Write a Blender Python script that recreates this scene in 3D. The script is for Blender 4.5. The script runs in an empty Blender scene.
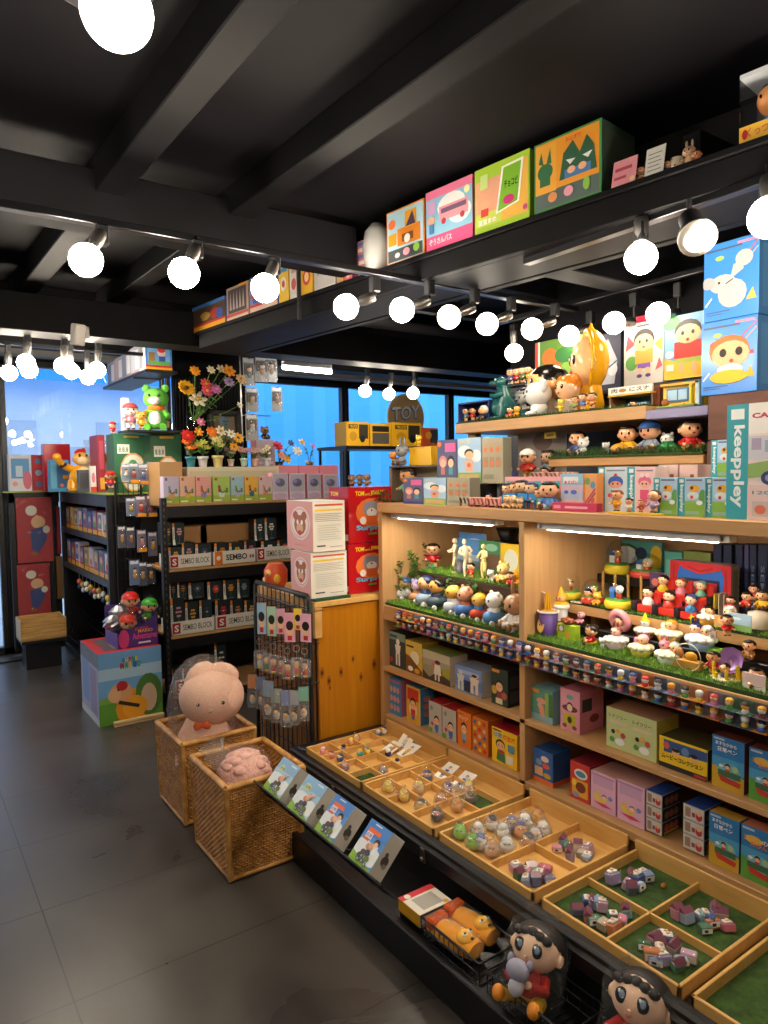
import bpy,bmesh,math,random
from mathutils import Vector,Matrix
R0=random.Random(7)
PI=math.pi
sc=bpy.context.scene
COL=sc.collection
# ---------------------------------------------------------------- camera frame (solved from the photo's vanishing points)
FPX=703.0
EYE=Vector((0,0,1.5))
def _cam():
    d1=Vector((-110-384,480-512,FPX)).normalized()
    d2=Vector((1388-384,458-512,FPX));d2=(d2 -d1*d2.dot(d1)).normalized()
    up=d2.cross(d1)
    if up.y > 0:up=-up
    return d2,d1,up
_d2,_d1,_up=_cam()
def ray(px,py):
    c=Vector((px-384,py-512,FPX))/FPX
    return Vector((_d2.dot(c),_d1.dot(c),_up.dot(c)))
def P(px,py,axis,v):
    d=ray(px,py);i='xyz'.index(axis)
    return EYE+d*((v-EYE[i])/d[i])
def Pn(px,py,p0,n):
    d=ray(px,py);return EYE+d*((p0-EYE).dot(n)/d.dot(n))
FWD=Vector((_d2.z,_d1.z,_up.z))
def depth(p):return (Vector(p)-EYE).dot(FWD)
cam=bpy.data.cameras.new('camera');cam.sensor_width=36;cam.sensor_fit='HORIZONTAL';cam.lens=FPX/768*36
cam.clip_start=.02
co=bpy.data.objects.new('camera',cam);COL.objects.link(co);sc.camera=co
cx=Vector((_d2.x,_d1.x,_up.x));cy=Vector((_d2.y,_d1.y,_up.y));cz=FWD
m=Matrix((cx,-cy,-cz)).transposed().to_4x4();m.translation=EYE
co.matrix_world=m
# ---------------------------------------------------------------- materials
def lin(h):
    h=h.lstrip('#');o=[]
    for i in (0,2,4):
        c=int(h[i:i+2],16)/255
        o.append(c/12.92 if c <= .04045 else ((c+.055)/1.055)**2.4)
    return (*o,1)
_M={}
def nt(name):
    mt=bpy.data.materials.new(name);mt.use_nodes=True
    n=mt.node_tree.nodes;n.clear();out=n.new('ShaderNodeOutputMaterial')
    return mt,n,mt.node_tree.links,out
def bsdf(n,col=None,rough=.5,metal=0,**k):
    b=n.new('ShaderNodeBsdfPrincipled')
    if col is not None:b.inputs['Base Color'].default_value=col
    b.inputs['Roughness'].default_value=rough;b.inputs['Metallic'].default_value=metal
    for a,v in k.items():b.inputs[a].default_value=v
    return b
def mat(key):
    """'#rrggbb' matt print, '#rrggbb!' glossy, '#rrggbb~' cloth, or a named material"""
    if key in _M:return _M[key]
    h=key[:7];kind=key[7:]
    mt,n,l,out=nt('paint_'+key.strip('#!~*').lower()+{'':'','!':'_gloss','~':'_cloth','*':'_metal'}[kind])
    b=bsdf(n,lin(h),{'':.5,'!':.18,'~':.95,'*':.35}[kind],1 if kind == '*' else 0)
    if kind == '~':
        nz=n.new('ShaderNodeTexNoise');nz.inputs['Scale'].default_value=350
        bp=n.new('ShaderNodeBump');bp.inputs['Strength'].default_value=.35;bp.inputs['Distance'].default_value=.002
        l.new(nz.outputs[0],bp.inputs['Height']);l.new(bp.outputs[0],b.inputs['Normal'])
    l.new(b.outputs[0],out.inputs[0]);_M[key]=mt;return mt
def wood(name,c1,c2,scale=(1,1,1),rough=.45,grain=14,knots=False):
    mt,n,l,out=nt(name);b=bsdf(n,None,rough)
    tc=n.new('ShaderNodeTexCoord');mp=n.new('ShaderNodeMapping');mp.inputs['Scale'].default_value=scale
    nz=n.new('ShaderNodeTexNoise');nz.inputs['Scale'].default_value=grain;nz.inputs['Detail'].default_value=6;nz.inputs['Distortion'].default_value=.6
    cr=n.new('ShaderNodeValToRGB');cr.color_ramp.elements[0].position=.3;cr.color_ramp.elements[1].position=.72
    cr.color_ramp.elements[0].color=lin(c1);cr.color_ramp.elements[1].color=lin(c2)
    l.new(tc.outputs['Object'],mp.inputs[0]);l.new(mp.outputs[0],nz.inputs['Vector']);l.new(nz.outputs[0],cr.inputs[0])
    src=cr.outputs[0]
    if knots:
        vo=n.new('ShaderNodeTexVoronoi');vo.inputs['Scale'].default_value=4.2;vo.feature='F1'
        l.new(tc.outputs['Object'],vo.inputs['Vector'])
        r2=n.new('ShaderNodeValToRGB');r2.color_ramp.elements[0].position=.05;r2.color_ramp.elements[1].position=.12
        r2.color_ramp.elements[0].color=(1,1,1,1);r2.color_ramp.elements[1].color=(0,0,0,1)
        mx=n.new('ShaderNodeMixRGB');mx.inputs[2].default_value=lin('#4a2208')
        l.new(vo.outputs['Distance'],r2.inputs[0]);l.new(r2.outputs[0],mx.inputs[0]);l.new(src,mx.inputs[1]);src=mx.outputs[0]
    l.new(src,b.inputs['Base Color'])
    bp=n.new('ShaderNodeBump');bp.inputs['Strength'].default_value=.08;l.new(nz.outputs[0],bp.inputs['Height']);l.new(bp.outputs[0],b.inputs['Normal'])
    l.new(b.outputs[0],out.inputs[0]);_M[name]=mt;return mt
def noisy(name,c1,c2,scale=6,rough=.5,r2=None,bump=.1,metal=0,detail=5,spec=.5):
    mt,n,l,out=nt(name);b=bsdf(n,None,rough,metal);b.inputs['Specular IOR Level'].default_value=spec
    tc=n.new('ShaderNodeTexCoord');nz=n.new('ShaderNodeTexNoise');nz.inputs['Scale'].default_value=scale;nz.inputs['Detail'].default_value=detail
    cr=n.new('ShaderNodeValToRGB');cr.color_ramp.elements[0].position=.35;cr.color_ramp.elements[1].position=.68
    cr.color_ramp.elements[0].color=lin(c1);cr.color_ramp.elements[1].color=lin(c2)
    l.new(tc.outputs['Object'],nz.inputs['Vector']);l.new(nz.outputs[0],cr.inputs[0]);l.new(cr.outputs[0],b.inputs['Base Color'])
    if r2 is not None:
        mr=n.new('ShaderNodeMapRange');mr.inputs['To Min'].default_value=rough;mr.inputs['To Max'].default_value=r2
        l.new(nz.outputs[0],mr.inputs[0]);l.new(mr.outputs[0],b.inputs['Roughness'])
    bp=n.new('ShaderNodeBump');bp.inputs['Strength'].default_value=bump;bp.inputs['Distance'].default_value=.01
    l.new(nz.outputs[0],bp.inputs['Height']);l.new(bp.outputs[0],b.inputs['Normal'])
    l.new(b.outputs[0],out.inputs[0]);_M[name]=mt;return mt
def clear(name,tint='#ffffff',refl=.1,rough=.05,wrinkle=0,scale=40,haze=0):
    """thin clear sheet: see-through, with a fresnel shine and, for film, creases"""
    mt,n,l,out=nt(name)
    tr=n.new('ShaderNodeBsdfTransparent');tr.inputs[0].default_value=lin(tint)
    gl=n.new('ShaderNodeBsdfGlossy');gl.inputs['Roughness'].default_value=rough
    lw=n.new('ShaderNodeLayerWeight');lw.inputs['Blend'].default_value=.25
    mr=n.new('ShaderNodeMapRange');mr.inputs['To Min'].default_value=refl*.5;mr.inputs['To Max'].default_value=min(1,refl*4)
    l.new(lw.outputs['Fresnel'],mr.inputs[0])
    mx=n.new('ShaderNodeMixShader');l.new(mr.outputs[0],mx.inputs[0]);l.new(tr.outputs[0],mx.inputs[1]);l.new(gl.outputs[0],mx.inputs[2])
    if wrinkle:
        tc=n.new('ShaderNodeTexCoord');nz=n.new('ShaderNodeTexNoise');nz.inputs['Scale'].default_value=scale;nz.inputs['Detail'].default_value=3;nz.inputs['Distortion'].default_value=1.5
        bp=n.new('ShaderNodeBump');bp.inputs['Strength'].default_value=wrinkle;bp.inputs['Distance'].default_value=.02
        l.new(tc.outputs['Object'],nz.inputs['Vector']);l.new(nz.outputs[0],bp.inputs['Height'])
        l.new(bp.outputs[0],gl.inputs['Normal'])
    res=mx.outputs[0]
    if haze:
        df=n.new('ShaderNodeBsdfDiffuse');df.inputs[0].default_value=(.8,.82,.85,1)
        m2=n.new('ShaderNodeMixShader');m2.inputs[0].default_value=haze;l.new(res,m2.inputs[1]);l.new(df.outputs[0],m2.inputs[2]);res=m2.outputs[0]
    l.new(res,out.inputs[0]);_M[name]=mt;return mt
def emit(name,col,s):
    mt,n,l,out=nt(name);e=n.new('ShaderNodeEmission');e.inputs[0].default_value=col;e.inputs[1].default_value=s
    l.new(e.outputs[0],out.inputs[0]);_M[name]=mt;return mt
wood('oak','#b88a58','#c79a66',(2,.35,6),.45,9)
wood('oak_up','#ba8d5c','#c69b68',(6,6,.35),.45,9)
wood('pine','#c9974f','#dcae68',(3,.5,3),.42,8)
wood('pine_panel','#b06c0a','#c07c14',(9,9,.5),.32,6)
wood('crate_wood','#a97d42','#d0a562',(.6,5,8),.5,7)
wood('brown_wood','#4d2a1c','#6b3d28',(3,.6,3),.5,9)
wood('slat_wood','#744619','#a06a2c',(8,8,.6),.5,8)
wood('dark_fascia','#2c1a10','#4a2e1c',(3,.5,3),.6,9)
noisy('black_steel','#0e0e11','#17171b',20,.35,.5,.03)
noisy('black_paint','#0b0b0d','#151418',3,.5,.7,.12,spec=.12)
noisy('ceiling_paint','#0b0a0d','#141217',2.5,.5,.65,.15,spec=.09)
noisy('black_board','#0b0a0c','#141215',8,.3,.45,.03)
noisy('wicker','#9a6424','#c99048',30,.5,.6,.2)
noisy('cane','#a87130','#cf9a52',25,.42,.5,.15)
noisy('kraft','#a97c4c','#b88a58',30,.8,.9,.05)
noisy('plush_pink','#e9b9a2','#f2c8b2',120,.85,.95,.15)
noisy('plush_rose','#eab0a2','#f2c2b4',60,.85,.95,.8)
noisy('turf_soil','#243a10','#3a5618',40,.9,.95,.5)
noisy('turf_blade','#55821c','#86b034',12,.6,.7,0)
noisy('dark_blade','#24401a','#3c6426',12,.6,.7,0)
noisy('leaf','#2c5a20','#6f9a3a',14,.5,.6,0)
clear('acrylic','#fafbfc',.06,.04)
clear('film','#fbfbfa',.05,.1,1.0,45,.015)
clear('film_bright','#fbfbfa',.12,.1,1.0,60,.1)
clear('window_glass','#eef4fa',.12,.0)
clear('film_clear','#fdfdfc',.09,.14,1.0,38,.02)
clear('package','#f8f9fb',.06,.1,.6,60,.03)
# ---------------------------------------------------------------- text
_T={}
def text_geo(s,bold=0):
    k=(s,bold)
    if k in _T:return _T[k]
    c=bpy.data.curves.new('lettering','FONT');c.body=s;c.resolution_u=2;c.size=1;c.offset=bold
    o=bpy.data.objects.new('lettering',c);COL.objects.link(o)
    dg=bpy.context.evaluated_depsgraph_get();dg.update()
    me=bpy.data.meshes.new_from_object(o.evaluated_get(dg))
    v=[(p.co.x,p.co.y) for p in me.vertices];f=[tuple(p.vertices) for p in me.polygons]
    nrm=[p.normal.z for p in me.polygons]
    f=[x if z > 0 else tuple(reversed(x)) for x,z in zip(f,nrm)]
    bpy.data.objects.remove(o);bpy.data.curves.remove(c);bpy.data.meshes.remove(me)
    if not v:v=[(0,0)]
    x0=min(a for a,b in v);x1=max(a for a,b in v);y0=min(b for a,b in v);y1=max(b for a,b in v)
    w=max(x1-x0,1e-6);h=max(y1-y0,1e-6)
    _T[k]=([((a-x0)/w,(b-y0)/h) for a,b in v],f,w/h);return _T[k]
# ---------------------------------------------------------------- mesh builder
class MB:
    def __init__(s,M=None):s.v=[];s.f=[];s.m=[];s.s=[];s.k=[];s.M=M or Matrix()
    def mi(s,k):
        if k not in s.k:s.k.append(k)
        return s.k.index(k)
    def add(s,vs,fs,k,smooth=False,M=None):
        T=s.M @ M if M is not None else s.M
        b=len(s.v);i=s.mi(k)
        s.v.extend(tuple(T @ Vector(p)) for p in vs)
        for f in fs:s.f.append(tuple(b+j for j in f));s.m.append(i);s.s.append(smooth)
        return s
    def box(s,lo,hi,k,c=0,M=None):
        (x0,y0,z0),(x1,y1,z1)=lo,hi
        if x1 < x0:x0,x1=x1,x0
        if y1 < y0:y0,y1=y1,y0
        if z1 < z0:z0,z1=z1,z0
        c=min(c,(x1-x0)*.45,(y1-y0)*.45,(z1-z0)*.45)
        if c <= 0:
            vs=[(x,y,z) for x in (x0,x1) for y in (y0,y1) for z in (z0,z1)]
            return s.add(vs,[(0,1,3,2),(4,6,7,5),(0,4,5,1),(2,3,7,6),(0,2,6,4),(1,5,7,3)],k,M=M)
        vs=[];ix={}
        for sx in (0,1):
            for sy in (0,1):
                for sz in (0,1):
                    X=(x0,x1)[sx];Y=(y0,y1)[sy];Z=(z0,z1)[sz]
                    dx=c*(1-2*sx);dy=c*(1-2*sy);dz=c*(1-2*sz)
                    for a,p in enumerate(((X,Y+dy,Z+dz),(X+dx,Y,Z+dz),(X+dx,Y+dy,Z))):
                        ix[sx,sy,sz,a]=len(vs);vs.append(p)
        fs=[]
        g=lambda*q:ix[q]
        cen=Vector(((x0+x1)/2,(y0+y1)/2,(z0+z1)/2))
        for t in (0,1):
            fs.append((g(t,0,0,0),g(t,1,0,0),g(t,1,1,0),g(t,0,1,0)))
            fs.append((g(0,t,0,1),g(1,t,0,1),g(1,t,1,1),g(0,t,1,1)))
            fs.append((g(0,0,t,2),g(1,0,t,2),g(1,1,t,2),g(0,1,t,2)))
        for t in (0,1):
            for u in (0,1):
                fs.append((g(t,u,0,0),g(t,u,1,0),g(t,u,1,1),g(t,u,0,1)))
                fs.append((g(t,0,u,0),g(t,1,u,0),g(t,1,u,2),g(t,0,u,2)))
                fs.append((g(0,t,u,1),g(1,t,u,1),g(1,t,u,2),g(0,t,u,2)))
                for w in (0,1):fs.append((g(t,u,w,0),g(t,u,w,1),g(t,u,w,2)))
        out=[]
        for f in fs:
            p=[Vector(vs[i]) for i in f];nn=(p[1]-p[0]).cross(p[2]-p[0]);mid=sum(p,Vector())/len(p)
            out.append(f if nn.dot(mid-cen) > 0 else tuple(reversed(f)))
        return s.add(vs,out,k,M=M)
    def ring(s,rows,k,smooth=True,cap0=True,cap1=True,M=None):
        n=len(rows[0]);vs=[p for r in rows for p in r];fs=[]
        for i in range(len(rows)-1):
            for j in range(n):a=i*n+j;b=i*n+(j+1) % n;fs.append((a,b,b+n,a+n))
        s.add(vs,fs,k,smooth,M)
        if cap0:s.add(rows[0],[tuple(reversed(range(n)))],k,False,M)
        if cap1:s.add(rows[-1],[tuple(range(n))],k,False,M)
        return s
    def lathe(s,prof,k,n=16,M=None,cap0=True,cap1=True,sx=1,sy=1):
        rows=[[(max(r,1e-5)*math.cos(2*PI*j/n)*sx,max(r,1e-5)*math.sin(2*PI*j/n)*sy,z) for j in range(n)] for r,z in prof]
        return s.ring(rows,k,True,cap0,cap1,M)
    def ell(s,c,r,k,n=12,m=8,t0=-.5,t1=.5,M=None,rot=None):
        """ellipsoid, latitude from t0*pi to t1*pi"""
        rows=[]
        for i in range(m+1):
            t=PI*(t0+(t1-t0)*i/m);rows.append([(r[0]*max(math.cos(t),1e-4)*math.cos(2*PI*j/n),r[1]*max(math.cos(t),1e-4)*math.sin(2*PI*j/n),r[2]*math.sin(t)) for j in range(n)])
        T=Matrix.Translation(c)
        if rot is not None:T=T @ rot
        return s.ring(rows,k,True,True,True,(M @ T) if M is not None else T)
    def tube(s,pts,r,k,n=6,M=None,cap=True,smooth=True):
        pts=[Vector(p) for p in pts];rows=[]
        rr=r if isinstance(r,(list,tuple)) else [r]*len(pts)
        for i,p in enumerate(pts):
            d=(pts[min(i+1,len(pts)-1)]-pts[max(i-1,0)]).normalized()
            a=d.orthogonal().normalized() if abs(d.z) > .95 else d.cross(Vector((0,0,1))).normalized()
            b=d.cross(a)
            rows.append([tuple(p+(a*math.cos(2*PI*j/n)+b*math.sin(2*PI*j/n))*rr[i]) for j in range(n)])
        return s.ring(rows,k,smooth,cap,cap,M)
    def poly(s,pts,k,M=None):return s.add(pts,[tuple(range(len(pts)))],k,False,M)
    def text(s,t,k,O,U,V,h,bold=0,w=None,center=False):
        """lettering lying in the plane O + u*U + v*V, h tall (w wide when given)"""
        v,f,asp=text_geo(t,bold);ww=w or h*asp
        O=Vector(O);U=Vector(U);V=Vector(V)
        if center:O=O-U*ww/2-V*h/2
        return s.add([O+U*(a*ww)+V*(b*h) for a,b in v],f,k)
    def mesh(s,name):
        me=bpy.data.meshes.new(name);me.from_pydata(s.v,[],s.f)
        for k in s.k:me.materials.append(mat(k))
        me.polygons.foreach_set('material_index',s.m);me.polygons.foreach_set('use_smooth',s.s);me.update()
        return me
    def build(s,name,parent=None,loc=None,rz=0):return link(name,s.mesh(name),parent,loc,rz)
def link(name,me,parent=None,loc=None,rz=0):
    o=bpy.data.objects.new(name,me);COL.objects.link(o)
    if parent is not None:o.parent=parent
    if loc is not None:o.location=loc
    if rz:o.rotation_euler.z=rz
    return o
def empty(name,loc=(0,0,0),rz=0,scale=1):
    o=bpy.data.objects.new(name,None);COL.objects.link(o);o.location=loc;o.rotation_euler.z=rz;o.scale=(scale,)*3
    o.empty_display_size=.02;return o
def tag(o,label,cat,group=None,kind=None):
    o['label']=label
    if cat:o['category']=cat
    if group:o['group']=group
    if kind:o['kind']=kind
    return o
def setting(o,label=None):
    o['kind']='structure'
    if label:o['label']=label
    return o
ONES='zeroth first second third fourth fifth sixth seventh eighth ninth tenth eleventh twelfth thirteenth fourteenth fifteenth sixteenth seventeenth eighteenth nineteenth'.split()
TENS={2:'twent',3:'thirt',4:'fort',5:'fift'}
def nth(i):
    if i < 20:return ONES[i]
    t,r=divmod(i,10)
    return TENS[t]+'ieth' if r == 0 else TENS[t]+'y-'+ONES[r]
RZ=lambda a:Matrix.Rotation(a,4,'Z')
RX=lambda a:Matrix.Rotation(a,4,'X')
RY=lambda a:Matrix.Rotation(a,4,'Y')
TR=lambda x,y,z:Matrix.Translation((x,y,z))
# ---------------------------------------------------------------- printed faces
def face_art(b,art,O,U,V,N,w,h,lvl=.00025):
    """draw printed shapes on a face: O corner, U/V unit axes, N outward normal; shapes in 0..1"""
    O=Vector(O);U=Vector(U);V=Vector(V);N=Vector(N)
    for i,a in enumerate(art):
        o=O+N*lvl*(i+1);q=lambda u,v:o+U*(u*w)+V*(v*h)
        t=a[0]
        if t == 'rect':_,u0,v0,u1,v1,k=a;b.poly([q(u0,v0),q(u1,v0),q(u1,v1),q(u0,v1)],k)
        elif t == 'disc':
            _,u,v,ru,k=a[:5];rv=a[5] if len(a) > 5 else ru*w/h
            pts=[]
            for j in range(14):
                uu=min(1,max(0,u+ru*math.cos(2*PI*j/14)));vv=min(1,max(0,v+rv*math.sin(2*PI*j/14)));pts.append(q(uu,vv))
            b.poly(pts,k)
        elif t == 'poly':b.poly([q(u,v) for u,v in a[1]],a[2])
        elif t == 'text':
            _,s,u,v,hh,k=a[:6];wd=a[6] if len(a) > 6 else None;bold=a[7] if len(a) > 7 else .012
            b.text(s,k,q(u,v),U,V,hh*h,bold,wd*w if wd else None)
        elif t == 'vtext':
            _,s,u,v,hh,k=a[:6];wd=a[6];bold=a[7] if len(a) > 7 else .012
            b.text(s,k,q(u,v),-V,U,hh*w,bold,wd*h)
        elif t == 'line':
            _,u0,v0,u1,v1,th,k=a;p0=q(u0,v0);p1=q(u1,v1);d=(p1-p0).normalized();s_=N.cross(d)*th*h/2
            b.poly([p0-s_,p1-s_,p1+s_,p0+s_],k)
def kid(u,v,s,asp,shirt,hair='#22190f',skin='#f0b98c',pants=None):
    """a small generic child standing: s tall in v, asp = face height / face width"""
    a=asp*s
    L=[('rect',u-.13*a,v,u+.13*a,v+.25*s,pants or '#5a6aa0'),('rect',u-.19*a,v+.18*s,u+.19*a,v+.48*s,shirt),
         ('disc',u,v+.74*s,.27*a,hair,.27*s),('disc',u,v+.67*s,.24*a,skin,.21*s),
         ('disc',u-.09*a,v+.68*s,.025*a,'#20160f',.03*s),('disc',u+.09*a,v+.68*s,.025*a,'#20160f',.03*s)]
    return L
def carton(name,label,cat,loc,rz,w,d,h,front='#cccccc',art=(),side=None,left=(),right=(),top=None,top_art=(),back=None,group=None,M=None,fin=''):
    """closed printed box; local front is -Y, origin at the middle of its bottom front edge"""
    b=MB(M)
    x=w/2;e=.0012
    side=side or front;top=top or side
    b.box((-x,0,0),(x,d,h),front+fin if not front.endswith('!') else front,e)
    n=-.00012
    if side != front:
        b.poly([(-x-.0001,d-e,e),(-x-.0001,e,e),(-x-.0001,e,h-e),(-x-.0001,d-e,h-e)],side)
        b.poly([(x+.0001,e,e),(x+.0001,d-e,e),(x+.0001,d-e,h-e),(x+.0001,e,h-e)],side)
    if top != front:b.poly([(-x+e,e,h+.0001),(x-e,e,h+.0001),(x-e,d-e,h+.0001),(-x+e,d-e,h+.0001)],top)
    if back:b.poly([(x-e,d+.0001,e),(-x+e,d+.0001,e),(-x+e,d+.0001,h-e),(x-e,d+.0001,h-e)],back)
    face_art(b,art,(-x,0,0),(1,0,0),(0,0,1),(0,-1,0),w,h)
    face_art(b,left,(-x-.0001,d,0),(0,-1,0),(0,0,1),(-1,0,0),d,h)
    face_art(b,right,(x+.0001,0,0),(0,1,0),(0,0,1),(1,0,0),d,h)
    face_art(b,top_art,(-x,0,h+.0001),(1,0,0),(0,1,0),(0,0,1),w,d)
    o=b.build(name,None,(loc[0],loc[1],loc[2]+.0008),rz)
    return tag(o,label,cat,group)
RW=-PI/2
def box_x(name,label,cat,xf,pl,pr,ytop,zb,d,gap=.002,**k):
    """a box on a shelf that looks towards -X: face plane x=xf, its photo columns pl..pr, photo row of its top at mid"""
    pm=(pl+pr)/2
    yl=P(pl,ytop,'x',xf).y;yr=P(pr,ytop,'x',xf).y
    zt=P(pm,ytop,'x',xf).z
    return carton(name,label,cat,(xf,(yl+yr)/2,zb),RW,(yl-yr)-gap,d,zt-zb,**k)
def box_y(name,label,cat,yf,pl,pr,ytop,zb,d,gap=.002,**k):
    xl=P(pl,ytop,'y',yf).x;xr=P(pr,ytop,'y',yf).x
    zt=P((pl+pr)/2,ytop,'y',yf).z
    return carton(name,label,cat,((xl+xr)/2,yf,zb),0,(xr-xl)-gap,d,zt-zb,**k)
# ---------------------------------------------------------------- toy figures
_F={}
def _part(key,fn):
    if key not in _F:b=MB();fn(b);_F[key]=b.mesh(key.split('|')[0])
    return _F[key]
def figure(name,label,cat,loc,h,rz=RW,style='stand',skin='#f2b58a',hair='#1d1713',shirt='#c8322b',pants='#e8c23c',hat=None,shoe=None,group=None,eyes=True,gl='!',tilt=0):
    """small vinyl toy, facing local -Y, 1 unit tall before scaling"""
    o=empty(name,(loc[0],loc[1],loc[2]+.0008),rz,h);tag(o,label,cat,group)
    if tilt:o.rotation_euler.x=tilt
    sk,hr,sh,pa=skin+gl,hair+gl,shirt+gl,pants+gl;shoe=(shoe or '#6a4a2a')+gl
    if style == 'animal':
        def body(b):
            b.ell((0,.08,.3),(.2,.3,.2),sh)
            for x in (-.12,.12):
                for y in (-.1,.26):b.tube([(x,y,.22),(x*1.1,y-.02,.0)],[.08,.075],sh,8)
            b.tube([(0,.34,.36),(0,.46,.5)],[.05,.04],sh,6);b.box((-.15,-.12,.42),(.15,-.06,.46),pa,.01)
        def head(b):
            b.ell((0,-.16,.64),(.27,.24,.24),sk);b.ell((0,-.37,.58),(.11,.09,.08),sk)
            for x in (-.24,.24):b.ell((x,-.12,.72),(.07,.09,.18),hr,8,6)
        def face(b):
            for x in (-.1,.1):b.ell((x,-.385,.68),(.03,.02,.04),'#15110e!',8,5)
            b.ell((0,-.455,.6),(.035,.02,.025),'#15110e!',8,5)
        link('body',_part(f'body|a{sh}{pa}',body),o);hd=link('head',_part(f'head|a{sk}{hr}',head),o);link('face',_part('face|animal',face),hd);return o
    zb=0 if style != 'sit' else -.16
    def legs(b):
        if style == 'sit':
            for x in (-.11,.11):b.tube([(x,0,.1),(x*1.5,-.28,.08)],[.1,.085],pa,8);b.ell((x*1.5,-.32,.1),(.08,.06,.1),shoe,8,6)
            b.ell((0,.02,.13),(.2,.17,.12),pa)
        else:
            b.ell((0,0,.25),(.17,.14,.1),pa)
            for x in (-.09,.09):b.tube([(x,0,.25),(x,0,.04)],[.085,.065],sk,8);b.ell((x,-.03,.035),(.075,.11,.036),shoe,8,6)
    def body(b):
        b.lathe([(.1,.22),(.19,.26),(.2,.34),(.16,.46),(.08,.54)],sh,12,TR(0,0,zb),sy=.8)
        for x in (-1,1):
            b.tube([(x*.13,0,.48+zb),(x*.26,-.06,.38+zb),(x*.24,-.2,.34+zb)],[.06,.06,.05],sh,8);b.ell((x*.23,-.24,.34+zb),(.055,.06,.05),sk,8,6)
    def head(b):
        b.ell((0,-.02,.73+zb),(.27,.24,.23),sk,16,10)
        for x in (-.27,.27):b.ell((x,.0,.7+zb),(.04,.06,.07),sk,8,6)
        b.ell((0,-.262,.685+zb),(.02,.014,.015),sk,6,4)
    def face(b):
        if eyes:
            for x in (-.1,.1):b.ell((x,-.235,.74+zb),(.034,.02,.045),'#15110e!',8,6)
            b.ell((0,-.255,.63+zb),(.04,.012,.022),'#9c3a30!',8,5)
    def top(b):
        if hat in ('hood','helmet'):
            b.ell((0,.03,.75+zb),(.31,.26,.27),hr,16,10,-.5,.5,M=TR(0,.03,.02))
            if hat == 'hood':b.tube([(0,.05,1.0+zb),(0,.02,1.1+zb)],[.07,.02],hr,8)
        elif hat == 'cap':
            b.ell((0,.0,.8+zb),(.29,.27,.22),hr,16,6,0,.5);b.ell((0,-.24,.81+zb),(.2,.16,.025),hr,10,5)
        elif hat == 'ears':
            b.ell((0,.03,.79+zb),(.285,.25,.2),hr,14,6,-.05,.5)
            for x in (-.13,.13):b.ell((x,.05,1.08+zb),(.06,.05,.2),hr,8,6)
        elif hat == 'round_ears':
            b.ell((0,.03,.79+zb),(.285,.25,.19),hr,14,6,-.05,.5)
            for x in (-.2,.2):b.ell((x,.04,.96+zb),(.09,.06,.09),hr,8,6)
        elif hat == 'buns':
            b.ell((0,.04,.78+zb),(.285,.25,.2),hr,14,6,-.1,.5)
            for x in (-.27,.27):b.ell((x,.05,.86+zb),(.11,.1,.11),hr,10,6)
        elif hat == 'long':
            b.ell((0,.05,.76+zb),(.295,.25,.24),hr,14,8,-.1,.5);b.ell((0,.14,.6+zb),(.27,.13,.26),hr,12,8)
        else:
            b.ell((0,.04,.78+zb),(.285,.25,.2),hr,14,6,-.08,.5);b.ell((0,-.14,.9+zb),(.2,.1,.06),hr,10,5)
    key=f'{style}{sk}{pa}{shoe}'
    link('legs',_part('legs|'+key,legs),o)
    link('body',_part(f'body|{style}{sh}{sk}',body),o)
    hd=link('head',_part(f'head|{style}{sk}',head),o)
    if eyes:link('face',_part(f'face|{zb}',face),hd)
    if hair != 'none':link('hat' if hat in ('cap','hood','helmet') else 'hair',_part(f'hair|{style}{hr}{hat}',top),hd)
    return o
def fig_px(label,px,py,hpx,axis,v,name='toy_figure',cat='toy figure',**k):
    p=P(px,py,axis,v);hh=hpx*depth(p)/FPX
    if k.get('style') == 'sit':hh /= .86
    elif k.get('hat') in ('ears','hood'):hh /= 1.12
    return figure(name,label,cat,p,hh,**k)
def blades(name,label,quads,mat_='turf_blade',soil='turf_soil',dens=26000,hgt=.014,thick=.006,seed=1,group=None,cat='artificial grass'):
    """artificial turf mats: quads = [(x0,y0,x1,y1,z)] soil sheets with upright blades"""
    r=random.Random(seed);b=MB()
    for x0,y0,x1,y1,z in quads:
        b.box((x0,y0,z-thick),(x1,y1,z),soil)
        for _ in range(int(dens*abs((x1-x0)*(y1-y0)))):
            x=r.uniform(x0,x1);y=r.uniform(y0,y1);a=r.uniform(0,PI);w=.0016;hh=hgt*r.uniform(.6,1.2)
            dx=math.cos(a)*w;dy=math.sin(a)*w;lx=r.gauss(0,hgt*.4);ly=r.gauss(0,hgt*.4)
            b.add([(x-dx,y-dy,z),(x+dx,y+dy,z),(x+lx,y+ly,z+hh)],[(0,1,2)],mat_)
    o=b.build(name);return tag(o,label,cat,group,'stuff')
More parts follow.
